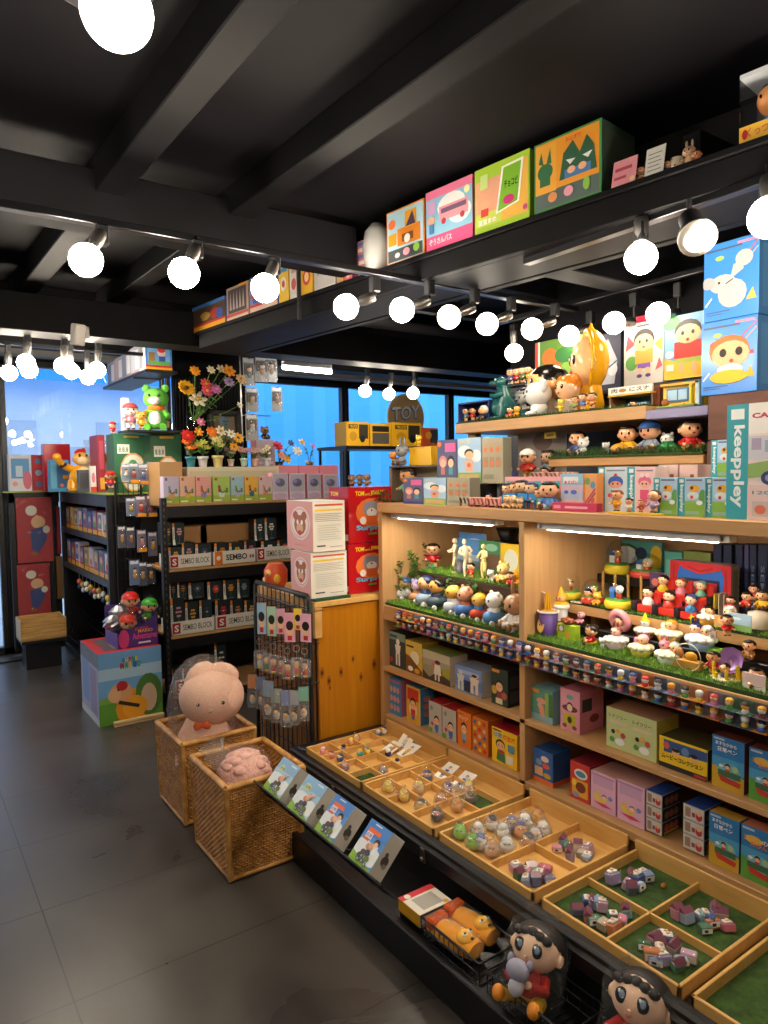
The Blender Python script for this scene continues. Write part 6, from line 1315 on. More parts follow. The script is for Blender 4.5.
cupcake('mint cupcake toy with a pink bear and a grey-capped head',669,669,28,1.985,ZD,'#c8d8b8','#efe8cc','#a8b8b0','#d87a8a','#e89aa0','pair')
cupcake('brown cupcake toy with a yellow cone-hatted figure in the middle row',645,632,22,2.085,.9245,'#8a5a44','#f0e6d8','#ecc82a','#ecc82a','#e8e8e8','cone')
cupcake('yellow cupcake toy with an orange figure and cream swirl in the middle row',669,637,27,2.085,.9245,'#d8a84a','#f2e8c8','#f0e4c8','#e0902a')
cupcake('pale blue cupcake toy with two figures lying on the cream',701,648,31,2.085,.9245,'#8ab0d8','#eef0f0','#d8a0b8','#26306a','#f0c0a0','pair')
cupcake('golden cupcake toy with a swirl-topped head beside the cinema',708,617,21,2.13,ZT2,'#d8a83a','#f2ead8','#f0e8d8','#2a201a')
# ring toy
p=put(597+42,628,2.085,.9245);p=put(620,629,2.085,.9245);w=24*depth(p)/FPX/2;o=empty('ring_toy',p);tag(o,'pink rubber ring toy with a blue cap figure peeping through','ring toy')
M=TR(0,0,w) @ RY(PI/2-.3);b=MB(M);rows=[]
b.tube([(w*.72*math.cos(i*PI/9),w*.72*math.sin(i*PI/9),0) for i in range(19)],w*.33,'#e89aa0!',10,cap=False);b.build('ring',o)
b=MB();head_bits(b,(-w*.05,0,w*.95),w*.42,'#f0c090!','#2f5aa8!');b.build('figure_head',o)
# cups and small boxes by the divider
p=put(548,637,1.99,ZD);w=21*depth(p)/FPX/2;h=33*depth(p)/FPX*.8;o=empty('noodle_cup',p);tag(o,'purple paper cup toy with noodles and a raised fork by the divider','cup toy')
b=MB();b.lathe([(w*.72,0),(w*.98,h*.9),(w*.9,h*.88),(w*.1,h*.86)],'#5a3a80',20);b.build('cup',o);MB().lathe([(w,h*.86),(w*1.04,h*.9),(w,h*.94),(w*.9,h*.9)],'#e6e0dc!',20,cap0=False,cap1=False).build('cup_rim',o)
b=MB();b.ell((0,0,h*.86),(w*.85,w*.85,h*.12),'#c8904a!',12,6)
for i in range(9):b.tube([(w*.3*math.cos(i),w*.3*math.sin(i),h*.9),(w*.15*math.cos(i),w*.15*math.sin(i),h*1.6)],w*.08,'#e8b02a!',5)
b.build('noodles',o);b=MB();b.tube([(0,0,h*1.55),(-.004,w*2.4,h*1.75)],.002,'#f0ece4!',6);b.build('fork',o)
b=MB();face_art(b,[('disc',.5,.5,.5,'#e8c03a',.5),('disc',.5,.45,.36,'#f0b888',.36),('disc',.4,.5,.06,'#1a1410',.08),('disc',.6,.5,.06,'#1a1410',.08)],(-w*.93,w*.62,h*.12),(0,-1,0),(0.13,0,.99),(-1,0,0),w*.9,h*.6);b.build('face_print',o)
p=put(562,624,2.09,.9245);w=17*depth(p)/FPX/2;h=30*depth(p)/FPX;o=empty('pudding_cup',(p.x,p.y,p.z));o.location=(2.086,p.y,.925);tag(o,'white cup toy with a golden pudding figure in a pointed hood','cup toy')
b=MB();b.lathe([(w*.62,0),(w*.85,h*.42),(w*.2,h*.43)],'#e8e6e2!',16);b.build('cup',o);MB().lathe([(w,h*.42),(w*1.05,h*.48),(w*.9,h*.55),(w*.2,h*.56)],'#e8e2d2!',16).build('cup_rim',o);b=MB();b.lathe([(w*.85,h*.5),(w*.86,h*.6),(w*.4,h*.64)],'#e8b028!',16);head_bits(b,(0,0,h*.75),w*.62,'#f0b878!','#ecb42a!','cone');b.build('pudding_figure',o)
o=box_x('sponge_box','lime green box toy topped with a brown cluster, beside the purple cup','toy',1.985,557,575,625,ZD,.03,front='#a8c82a',art=[('rect',.08,.5,.4,.9,'#b83048'),('disc',.6,.3,.16,'#e8a03a'),('disc',.24,.7,.12,'#eeeeee')]);
b=MB();r=random.Random(2)
for i in range(9):b.ell((r.uniform(.0,.03),r.uniform(-.02,.02),.045+r.uniform(0,.012)),(.011,.011,.009),['#6a3420!','#8a4a2a!','#c83a2c!'][i % 3],8,5)
zz=o.dimensions.z if False else P(566,625,'x',1.985).z-ZD
for v in range(len(b.v)):b.v[v]=(b.v[v][0]-.015,b.v[v][1],b.v[v][2]-.045+zz+.006)
q=b.build('topping',o);q.rotation_euler.z=PI/2;q.location=(0,.015,0)
o=box_x('paper_packet','white folded paper packet behind the lime green box','packet',2.112,570,580,612,ZT2,.02,front='#e4ded6',art=[('poly',[(.1,.3),(.9,.4),(.8,.9),(.2,.8)],'#d8d0c8')])
fs=[('boy figure lying on his front with a white puppy on the bright turf',592,639,22,1.99,ZD,dict(shirt='#c8202c',pants='#e8c43a',style='sit',rz=RW-.8)),('white puppy figure beside the lying boy',603,640,12,1.985,ZD,dict(style='animal',skin='#eeeeea',hair='#e4e4e0',shirt='#eeeeea',pants='#c83a2c',name='toy_dog',cat='toy dog')),
      ('boy figure holding a gold treat at the edge of the pale step',588,619,15,2.12,ZT2,dict(shirt='#e8b83a',pants='#8a6a3a')),('golden bear figure beside the boy with the treat',597,621,14,2.12,ZT2,dict(style='sit',skin='#e8b04a',hair='#e0a83a',shirt='#e0a43a',pants='#d8982a',hat='round_ears',name='toy_bear',cat='toy bear')),
      ('small pink ball figure behind the lime green box',581,625,13,2.086,.925,dict(style='sit',skin='#e8a8b0',hair='#e0a0a8',shirt='#e0a0b0',pants='#d890a0')),
      ('boy figure in red standing beside the purple umbrella',713,676,24,1.98,ZD,dict(shirt='#c8342c',pants='#e8b02a',skin='#f0a868')),('boy figure bending over the tan paper card',756,687,22,1.95,ZD,dict(shirt='#f0b080',pants='#f0b080',style='sit',rz=RW+.5)),
      ('boy figure in red with a white cup lid in the far stack',731,590,16,2.22,1.03,dict(shirt='#c8342c',pants='#e8e0d0')),('boy figure in brown crouching at the frame edge',749,660,20,2.07,.93,dict(shirt='#9a6a3a',pants='#e0a03a',style='sit')),
      ('orange-clad figure with a white dog on a pale dish',730,614,20,2.15,ZT2+.005,dict(shirt='#e89a2a',pants='#e89a2a',skin='#f0c090',hair='#d8e0d8',style='sit')),('red figure on the clear tumbler',747,602,16,2.2,ZT2+.06,dict(shirt='#c8342c',pants='#c8342c',style='sit')),
      ('standing figure in red at the top of the far stack',754,571,17,2.25,1.07,dict(shirt='#c8342c',pants='#e8e0d0',hair='#4a2a1a')),('brown-haired figure sitting on the gold cake',763,596,20,2.2,1.06,dict(shirt='#e8c02a',pants='#e8b02a',style='sit'))]
for lb,px,py,hp,x,z,k in fs:
    p=put(px,py,x,z);figure(k.pop('name','toy_figure'),lb,k.pop('cat','toy figure'),p,hp*depth(p)/FPX/(.86 if k.get('style') == 'sit' else 1),k.pop('rz',RW),**k)
def slab(name,label,cat,px,py,x,z,rx,ry,hh,col,n=20):
    p=put(px,py,x,z);o=MB().lathe([(1,0),(1.02,hh*.5),(.97,hh)],col,n,sx=1,sy=ry/rx).build(name,None,p)
    for v in o.data.vertices:v.co.x *= rx;v.co.y *= rx
    return tag(o,label,cat)
slab('dish','round pale dish under the orange-clad figure','dish',730,614,2.15,ZT2,.036,.036,.005,'#d8d0d0!')
slab('turf_disc','round green turf disc with a running boy and puppy','base',720,640,2.085,.9245,.024,.062,.012,'#6aa82a')
fig_px('running boy figure in red on the green turf disc',727,636,22,'x',2.08,shirt='#c8202c',pants='#e8b02a',rz=RW+.9);fig_px('white puppy on the green turf disc',711,637,13,'x',2.08,style='animal',skin='#eeeeea',hair='#e0e0dc',shirt='#eeeeea',pants='#c83a2c',name='toy_dog',cat='toy dog',rz=RW-.6)
picture('tilted picture card of sky and meadow behind the turf disc',727,751,612,645,2.112,[('rect',0,0,1,1,'#a8c8dc'),('rect',0,0,1,.36,'#8ab86a'),('disc',.4,.7,.2,'#dce8ee',.08),('text','Bon',.1,.8,.1,'#5a7a9a',.3)],ZT2)
picture('orange sunset picture card behind the meadow card',714,732,615,640,2.116,[('rect',0,0,1,1,'#e8924a'),('rect',0,0,1,.4,'#c8a86a'),('disc',.4,.6,.2,'#f0c06a')],ZT2)
# clear box with mirror disc
p=put(685,668,1.965,ZD);w=27*depth(p)/FPX/2;o=empty('coin_toy',p);tag(o,'gold block toy behind a round clear disc at the front of the turf','coin toy')
MB().box((.0,-w*1.1,0),(.03,w*1.2,w*.7),'#d8a04a!',.003).build('block',o);b=MB();b.lathe([(w,-.002),(w,.002)],'acrylic',24,TR(-.006,-w*.3,w) @ RY(PI/2));b.tube([(-.006,-w*.3+w*math.cos(i*PI/12),w+w*math.sin(i*PI/12)) for i in range(25)],.0016,'#d8cfc0!',6,cap=False);b.build('clear_disc',o)
b=MB();b.ell((.012,-w*.3,w*.95),(.01,w*.5,w*.4),'#f0a42a!',10,6);b.ell((.012,w*.75,w*1.1),(.01,w*.45,w*.45),'#d8945a!',10,6);b.build('gold_lumps',o)
# umbrella toy
p=put(727,678,1.975,ZD);w=28*depth(p)/FPX/2;o=empty('umbrella_toy',p);tag(o,'purple open umbrella toy with yellow drips on a cream base','umbrella toy')
MB().lathe([(w*1.1,0),(w*1.1,.004),(w,.006)],'#e8dcb0!',18).build('base',o);b=MB(TR(w*.35,0,w*1.25) @ RY(-1.15));b.lathe([(w*.98,-.001),(w*.85,w*.28),(w*.5,w*.5),(.002,w*.6)],'#a880b8!',10,cap0=False,M=RX(PI));b.lathe([(w*.99,.0),(w*.86,w*.29),(w*.51,w*.51),(.002,w*.61)],'#9a70b0!',10,cap0=False,M=TR(0,0,.0006) @ RX(PI));b.build('canopy',o);MB().tube([(w*.3,0,.006),(w*.35,0,w*1.25)],.002,'#c8a03a!',6).build('handle',o)
for i in range(7):MB().tube([(w*.9*math.cos(i*.9),w*.9*math.sin(i*.9),.006),(w*.9*math.cos(i*.9),w*.9*math.sin(i*.9),w*.5+w*.3*(i % 3))],w*.13,'#ecc42a!',6).build('drip',o)
b=MB();head_bits(b,(-w*.3,0,w*.8),w*.34,'#f0b888!','#2a1a16!');b.lathe([(w*.25,.006),(w*.28,w*.3),(w*.12,w*.55)],'#4a4a8a!',8,TR(-w*.3,0,0));b.build('tiny_figure',o)
o=box_x('tan_card','pale pink folded paper card at the front turf near the picture edge','card',1.93,742,766,674,ZD,.004,front='#e6ccc4',art=[('rect',.0,.0,1,.3,'#f0e6dc'),('line',.5,.2,.9,.24,.03,'#6a5a54')])
o=MB().lathe([(.022,0),(.024,.05),(.021,.05)],'acrylic',18).build('clear_tumbler',None,put(748,612,2.2,ZT2));tag(o,'clear round tumbler with tinted dots on the turf step','tumbler')
o=MB().lathe([(.03,0),(.036,.02),(.034,.05),(.01,.055)],'#e8dcc8!',18).build('cake_stand',None,put(760,604,2.2,ZT2));tag(o,'cream round cake stand at the frame edge of the turf step','cake stand')
# cinema
p=put(690,612,2.2,ZT2)
def seat(label,px,py,hpx,x,z,hair,shirt,skin='#f2bf94',hat=None):
    p=put(px,py,x,z);s=hpx*depth(p)/FPX;o=empty('cinema_seat',p,RW,s);tag(o,label,'cinema seat','red cinema seats with figures')
    MB().box((-.36,-.2,0),(.36,.24,.3),'#c8342c!',.05).build('seat',o);MB().box((-.38,.14,.2),(.38,.3,.82),'#c8342c!',.08).build('backrest',o)
    for e in (-.46,.46):MB().box((e-.08,-.3,.05),(e+.08,.2,.4),'#2e2c30!',.03).build('armrest',o)
    b=MB();b.lathe([(.2,.3),(.22,.4),(.1,.58)],shirt+'!',10);b.build('sitter_body',o)
    b=MB(RZ(PI/2));head_bits(b,(0,0,.74),.205,skin+'!',hair+'!',hat)
    b.build('sitter_head',o)
seats=[(648,601,'#2a1e18','#e8e8e8'),(669,607,'#2a1e18','#c83a2c'),(691,613,'#3a4a7a','#3a7ab0')]
rear=[(663,585,'#2a1e18','#e8c02a'),(681,591,'#8a4a2a','#d87a8a'),(701,596,'#6a8a7a','#5a9a7a')]
for i,(px,py,h,s) in enumerate(seats):seat(f"{nth(i+1)} red cinema seat from the domes, front row",px,py+2,27,2.15,ZT2,h,s)
terrace('small black riser under the rear cinema seats',2.215,2.29,1.26,1.50,1.04,'black_board')
for i,(px,py,h,s) in enumerate(rear):seat(f"{nth(i+1)} red cinema seat from the domes, rear row",px,py+5,25,2.25,1.0345,h,s)
curt=[('rect',0,0,1,1,'#2a6ac0'),('rect',.2,.05,.82,.66,'#20283c'),('rect',.24,.08,.78,.6,'#b8283a'),('disc',.5,.46,.14,'#e8d0e0',.16),('disc',.46,.48,.02,'#1a1418',.03),('disc',.54,.48,.02,'#1a1418',.03),('disc',.32,.5,.05,'#6a4ab0'),('disc',.68,.5,.05,'#4a6ac0'),
        ('poly',[(0,0),(.06,0),(.14,.3),(.12,.72),(.2,1),(0,1)],'#c81e24'),('poly',[(1,0),(.94,0),(.86,.3),(.9,.72),(.8,1),(1,1)],'#c81e24'),('poly',[(.1,1),(.9,1),(.8,.86),(.5,.76),(.22,.86)],'#d0242a'),('line',.3,.9,.5,.82,.02,'#8a141a'),('line',.5,.82,.72,.9,.02,'#8a141a'),('line',.04,.1,.08,.9,.02,'#8a141a'),('line',.96,.1,.92,.9,.02,'#8a141a')]
yl=P(670,565,'x',2.3).y;yr=P(731,575,'x',2.3).y;zt=P(690,562,'x',2.3).z
carton('stage_box','toy theatre box with painted red curtains behind the cinema seats','toy box',(2.303,(yl+yr)/2,1.0),RW,yl-yr,.05,zt-1.0,'#2a6ac0',curt,side='#9a8f7a',right=[('rect',.2,.2,.8,.9,'#6a7a5a')])
picture('tall dark comic card between the domes and the cinema',650,667,572,598,2.296,[('rect',0,0,1,1,'#5a3a6a'),('disc',.3,.7,.2,'#d87a5a',.12),('disc',.7,.5,.22,'#e8a08a',.14),('rect',.1,.1,.9,.3,'#3a5a9a'),('disc',.4,.25,.16,'#e8c03a',.1)],ZT2+.0)
p=put(728,597,2.28,ZT2);
for i,(k,lb) in enumerate((('#d8b83a','yellow'),('#b8b0a0','grey'),('#c89a8a','blush'))):o=MB().box((-.03,-.0015,0),(.03,.0015,.085),k).build('thin_booklet',None,(2.24,1.262-.012*i,ZT2+.001));o.rotation_euler.z=.15*i;tag(o,f'thin {lb} booklet standing at the end of the toy theatre','booklet','thin booklets')
o=fig_px('yellow star toy in front of the cinema seats',692,622,8,'x',2.112,eyes=False) if False else None
b=MB();pts=[(0,.012*(1 if i % 2 == 0 else .45)*math.cos(i*PI/5),.012+.012*(1 if i % 2 == 0 else .45)*math.sin(i*PI/5+0)) for i in range(10)]
b.add([(-.004,y,z) for _,y,z in pts]+[(.004,y,z) for _,y,z in pts],[tuple(range(10)),tuple(range(19,9,-1))]+[(i,i+10,(i+1) % 10+10,(i+1) % 10) for i in range(10)],'#f0d028!');b2=put(692,624,2.13,ZT2);tag(b.build('star_toy',None,b2),'yellow star toy in front of the cinema seats','star toy')
p=put(703,624,2.14,ZT2);o=empty('round_clock',p);tag(o,'round brown-rimmed clock toy in front of the cinema seats','clock toy');b=MB();b.lathe([(.018,-.006),(.021,0),(.018,.006)],'#8a5a3a!',18,TR(0,0,.0215) @ RY(PI/2));b.build('clock_case',o);MB().lathe([(.016,-.001),(.016,.001)],'#efe0d8',18,TR(-.0065,0,.0215) @ RY(PI/2)).build('dial',o);MB().box((-.0085,-.001,.02),(-.0078,.001,.034),'#b8303a').build('hand',o)
# backdrop boxes at the back of the bay
def back_box(nm,label,a,c,t,x,z,d,front,art,side,name='backdrop_box'):return box_x(name,label,'box',x,a,c,t,z,d,front=front,art=art,side=side)
back_box('x','green and white character book at the back behind the lion dome',612,662,541,2.47,ZT3+.0+.001,.02,'#5ab0a8',[('disc',.3,.5,.3,'#2f6a3a',.4),('disc',.3,.5,.24,'#e8ece8',.3),('disc',.6,.6,.12,'#2a3a5a',.2),('disc',.9,.5,.12,'#e8c02a',.4)],'#4a9a94')
back_box('x','teal and purple picture box at the back above the theatre',664,682,552,2.42,.871,.06,'#5ab4a4',[('rect',.1,.5,.9,.9,'#7ac8b8'),('disc',.5,.7,.2,'#e89a5a',.06)],'#4a9a94')
back_box('x','olive picture box with a dark rider at the back above the theatre',683,711,552,2.42,.871,.06,'#8a9a4a',[('disc',.3,.8,.2,'#2a1e1a',.1),('disc',.5,.82,.14,'#c8703a',.06),('rect',.5,.55,.95,.75,'#8a86b0'),('rect',.1,.5,.4,.6,'#4a3a2a')],'#3a3a2c')
nav=[(713,722),(723,732),(735,743),(744,749),(749.5,757),(758,768),(769,780)]
for i,(a,c) in enumerate(nav):back_box('x',f'{nth(i+1)} tall navy spine box from the olive box at the back of the bay',a,c,545,2.42,.871,.08,'#1f2c52' if i != 3 else '#4a4a80',[('vtext','SEMBO',.3,.8,.4,'#8fa4c8' if i > 3 else '#5a7aa0',.5),('disc',.5,.2,.24,'#c8d0dc' if i == 5 else '#3a4a7a')],'#1a2444','spine_box')
# ================================================================ ON THE COUNTER
ZC=1.357
def wall_of_art(jp=None):return []
def cb(name,label,a,c,top,x,d,front,art,side,z=ZC,right=(),topc=None,g=None,cat='toy box',ptm=None):
    return box_x(name,label,cat,x,a,c,ptm if ptm else top,z,d,front=front,art=art,side=side,right=right,top=topc or side,group=g)
pair_art=[('rect',0,0,1,.1,'#3a3a80'),('rect',.06,.12,.94,.7,'#5a5a78'),('disc',.3,.5,.2,'#d88a8a',.14),('disc',.7,.5,.18,'#2a2a3a',.14),('disc',.3,.46,.14,'#f0b8a0',.1),('disc',.7,.46,.14,'#f0c09a',.1),('rect',.2,.2,.4,.36,'#c87a6a'),('rect',.6,.2,.8,.36,'#4a9ab0'),('rect',.42,.72,.95,.92,'#d8609a'),('disc',.14,.9,.1,'#e87a3a',.06)]
run_art=[('rect',0,.3,1,1,'#a4c4e0'),('disc',.3,.7,.3,'#dfe8ee',.14),('disc',.8,.6,.22,'#dfe8ee',.14),('rect',0,0,1,.24,'#8ab45a'),('rect',.1,.06,.9,.2,'#c8a86a'),('disc',.5,.66,.2,'#2a2018',.1),('disc',.52,.62,.18,'#f0b888',.09),('poly',[(.3,.5),(.7,.5),(.66,.26),(.38,.26)],'#e8a88a'),('disc',.5,.4,.08,'#d8603a',.05),('text','わくわく',.1,.86,.1,'#e8c860',.6)]
grid_art=[('rect',.08+.3*i,.36+.3*j,.3+.3*i,.58+.3*j,k) for i in range(3) for j,k in ((0,'#a88a6a'),(1,'#b89a7a'))]+[('disc',.19+.3*i,.44+.3*j,.08,'#d87a4a',.06) for i in range(3) for j in (0,1)]+[('rect',.1,.1,.6,.2,'#8a8a70')]
XF1=1.93
cb('picture_box','dusky purple picture box with two children on the counter',403,423,478,XF1,.06,'#55567a',pair_art,'#8a8a9a')
cb('picture_box','sky blue picture box with a running child, left of its grid-printed twin',423.5,446,478,XF1,.06,'#a4c4e0',run_art,'#b8c4cc')
cb('picture_box','sandy grid-printed picture box on the counter beside the pink toy train',446.5,469.5,478,XF1,.06,'#a8a088',grid_art,'#8a8a78')
zr=1.452
o=MB().box((0,0,0),(.12,.30,zr-ZC-.006),'black_board',.002).build('display_riser',None,(2.04,2.16,ZC+.0006));tag(o,'low black riser under the second row of picture boxes','riser')
cb('picture_box','dusky purple picture box with two children on the raised second row',437,457,440,2.05,.05,'#55567a',pair_art,'#8a8a9a',z=zr-.004)
cb('picture_box','sky blue picture box with a running child on the raised second row',457.5,481,438,2.05,.05,'#a4c4e0',run_art,'#b8c4cc',z=zr-.004)
cb('picture_box','sandy grid-printed picture box on the raised second row',481.5,503,438,2.05,.05,'#a8a088',grid_art,'#8a8a78',z=zr-.004)
cb('glass_case','grey blue clear-fronted case behind the pink toy train',471,500,474,2.10,.05,'#8a9aa8',[('rect',.05,.08,.95,.92,'#9aacb8'),('rect',.05,.6,.95,.62,'#7a8894'),('rect',.8,.1,.86,.9,'#c8506a')],'#6a7a8a')
o=MB().box((2.06,2.77,0),(2.2,2.95,ZC),'black_board',.003).build('display_pedestal');tag(o,'black pedestal beyond the cabinet end under the pale crate','pedestal')
# white panelled crate with a figure and toys on top
a=P(389,465,'x',2.05);c=P(438,465,'x',2.05);zt=P(400,466,'x',2.05).z
o=empty('display_crate',(2.05,(a.y+c.y)/2,ZC+.0006));tag(o,'open pale crate with dark edging at the end of the counter','crate')
w=(a.y-c.y)/2;h=zt-ZC;b=MB();b.box((0,-w,0),(.16,-w+.008,h),'#6a5a4a',.001);b.box((0,w-.02,0),(.16,w,h),'#6a5a4a',.001);b.box((-.0,-w,h-.008),(.16,w,h),'#5a4c3e',.001);b.build('frame',o);MB().box((.15,-w,0),(.16,w,h-.008),'#d8dcc8').build('back_panel',o)
fig_px('brown-faced toy figure in mint inside the pale crate',408,500,32,'x',2.03,skin='#b8824a',hair='#2a1c14',shirt='#8ac0a0',pants='#6aa088')
ztop=zt+.0012
def on(label,px,py,hpx,x,z,**k):
    p=P(px,py,'x',x);p.z=z;nm=k.pop('name','toy_figure');ct=k.pop('cat','toy figure');return figure(nm,label,ct,p,hpx*depth(p)/FPX/(.86 if k.get('style') == 'sit' else 1),k.pop('rz',RW),**k)
on('orange puppy toy on top of the pale crate',395,463,16,2.07,ztop,style='animal',skin='#e0922a',hair='#d8861e',shirt='#e0922a',pants='#c83a2c',name='toy_dog',cat='toy dog')
on('grey cat toy on top of the pale crate',402,463,22,2.07,ztop,style='sit',skin='#8a8c90',hair='#7a7c80',shirt='#8a8c90',pants='#7a7c80',hat='ears',name='toy_cat',cat='toy cat')
cb('yellow_block','bright yellow block toy on top of the pale crate',409,431,447,2.1,.05,'#eab41e',[('rect',.3,.9,.7,1,'#d8a01a')],'#d8a01a',z=ztop,cat='toy')
zb_=P(420,447,'x',2.1).z;on('yellow figure standing on the bright yellow block',419,447,12,2.12,zb_+.001,skin='#f0c03a',hair='#e8b02a',shirt='#ecb82a',pants='#e0a82a',eyes=False)
sprig('dark leafy sprig on the counter end beside the crate',384,504,14,1.96,.03,11,24,'dark_blade',.014)
sprig('dark leafy tuft behind the yellow block',433,464,22,2.14,.018,12,20,'dark_blade',.014);bpy.data.objects[sc.collection.objects[-1].parent.name].location.z=ztop
# pink toy train
def train(label,a,c,t,bt,x,z,n,col):
    A=P(a,bt,'x',x);Cc=P(c,bt,'x',x);h=P(a,t,'x',x).z-P(a,bt,'x',x).z;L=(A.y-Cc.y)/n
    o=empty('toy_train',(x,(A.y+Cc.y)/2,z+.0006));tag(o,label,'toy train')
    for i in range(n):
        y=(A.y-Cc.y)/2-L*(i+.5);b=MB();b.box((-.015,y-L*.46,h*.2),(.015,y+L*.46,h),col,.002)
        for q in range(3):b.add([(-.0153,y-L*.4+q*L*.28,h*.3),(-.0153,y-L*.28+q*L*.28,h*.3),(-.0153,y-L*.14+q*L*.28,h*.92),(-.0153,y-L*.26+q*L*.28,h*.92)],[(0,1,2,3),(3,2,1,0)],'#c8503c')
        b.build('wagon',o);b=MB()
        for s in (-.3,.3):b.lathe([(h*.2,-.016),(h*.2,.016)],'#8a3a34!',8,TR(0,y+L*s,h*.2) @ RY(PI/2))
        b.build('wheels',o)
train('pink striped toy train on the counter before the glass case',461,503,496,505,1.945,ZC,3,'#e89a8a')
on('yellow-clad figure riding the pink toy train',474,499,18,1.975,ZC+.012,skin='#c88a5a',shirt='#e0a02a',pants='#e0a02a');on('small dark-haired figure behind the pink toy train',489,500,13,1.985,ZC,hair='#26305a',shirt='#c8a080')
# school desk group
o=empty('toy_desks',(1.955,P(521,508,'x',1.955).y,ZC+.0006));tag(o,'row of blue toy desks on the counter','toy desks')
A=P(504,508,'x',1.955).y;Cc=P(538,508,'x',1.955).y;yc=o.location.y
for i in range(3):
    y=A-yc-(A-Cc)*(i+.5)/3;w=(A-Cc)/7;b=MB()
    for sx in (-.012,.012):
        for sy in (-w,w):b.box((sx-.0018,y+sy-.0018,0),(sx+.0018,y+sy+.0018,.038),'#3f86c8!',0)
    b.box((-.014,y-w-.002,.03),(.014,y+w+.002,.034),'#3f86c8!',.001);b.box((.01,y-w,.034),(.013,y+w,.056),'#3f86c8!',.001);b.build('desk',o)
for i,(px,hh,k) in enumerate(((508,20,dict(hair='#2a3a5a',shirt='#4a8ac0')),(516,22,dict(hair='#8a3a2a',shirt='#d8a03a')),(522,24,dict(hair='#1e2a4a',shirt='#3a7ab8')),(531,22,dict(hair='#26386a',shirt='#4a90c8')))):on(f'{nth(i+1)} pupil figure behind the blue toy desks',px,500,hh,1.992,ZC+.02,skin='#f0c090',pants='#4a6a90',style='sit',**k)
for i,(px,hh) in enumerate(((507,14),(513,14),(520,12))):on(f'{nth(i+1)} small tan figure in front of the blue toy desks',px,509,hh,1.925,ZC,skin='#e8c8a0',hair='#d8b88a',shirt='#d8a86a',pants='#d8b080',style='sit')
# pink and teal school facade
o=cb('school_facade','pink and teal toy school front with lattice windows behind the desks',503,563,477,2.06,.03,'#e8a0a4',sum([[('rect',u,.12,u+.26,.86,'#2fa8b0'),('rect',u+.04,.22,u+.22,.76,'#1f5a64')]+[('line',u+.04,.22+.09*q,u+.22,.26+.09*q,.015,'#3fb8bc') for q in range(6)] for u in (.06,.4,.7)],[]),'#d88a90',cat='toy house')
# beige car, boy and girl
o=empty('toy_van',P(549,506,'x',1.99));o.location.z=ZC+.0006;tag(o,'beige round-roofed toy car behind the sitting boy','toy car')
b=MB();b.ell((0,0,.055),(.03,.05,.022),'#d8cbb0!',14,8);b.build('roof',o);b=MB();b.box((-.025,-.045,.012),(.025,.045,.05),'#cfc0a4!',.008);b.build('car_body',o);b=MB();b.box((-.026,-.035,.03),(.026,.035,.046),'#1e1c1c!',.003);b.build('window_band',o)
for s in (-.028,.028):b=MB();b.lathe([(.01,-.026),(.01,.026)],'#1a1a1a',10,TR(0,s,.011) @ RY(PI/2));b.build('wheel',o)
on('boy figure in blue sitting in front of the beige car',549,509,30,1.945,ZC,shirt='#4a7ab8',pants='#d8d8d8',style='sit',rz=RW+.5);on('girl figure with brown hair beside the beige car',540,507,22,1.95,ZC,hair='#5a3a24',shirt='#4a9a8a',pants='#c8a080')
on('grey green figure standing beside the purple van box',554,485,26,2.03,ZC+.02,skin='#e8c8a0',hair='#241c18',shirt='#c8b09a',pants='#8a7a6a') if False else None
carton('pink_box','flat raspberry pink box lying on the counter edge','toy box',(1.915,(P(552,508,'x',1.915).y+P(597,508,'x',1.915).y)/2,ZC),RW,P(552,508,'x',1.915).y-P(597,508,'x',1.915).y,.03,P(570,503,'x',1.915).z-ZC,'#c83058',[('rect',.04,.3,.2,.7,'#e88aa0'),('rect',.3,.35,.8,.6,'#e8a8b8')],side='#a8264a')
cb('street_box','pale street scene picture box on the counter',561,583,474,1.96,.06,'#c8b0c0',[('rect',0,.7,1,1,'#8ac0d8'),('rect',.1,.74,.8,.92,'#e8e0e4'),('text','あるばい',.14,.72,.1,'#c8304a',.66,.02),('rect',0,.3,1,.5,'#a8b8d0'),('disc',.25,.5,.1,'#3a5ab0',.05),('disc',.6,.5,.14,'#4a6ac0',.06),('rect',.1,.1,.9,.3,'#d8b0a8'),('disc',.3,.16,.1,'#c86a5a',.06),('disc',.7,.2,.1,'#e8a08a',.06)],'#e0a06a')
cb('street_box','orange patterned picture box beside the street scene box',583.5,597,474,1.965,.06,'#e0a060',[('disc',.3,.8,.2,'#6a9a5a',.1),('disc',.7,.7,.2,'#5a8ab0',.1),('line',.1,.1,.9,.5,.05,'#a83a5a'),('line',.1,.2,.9,.6,.05,'#b84a6a'),('disc',.7,.3,.16,'#c85a4a',.08)],'#d88a4a')
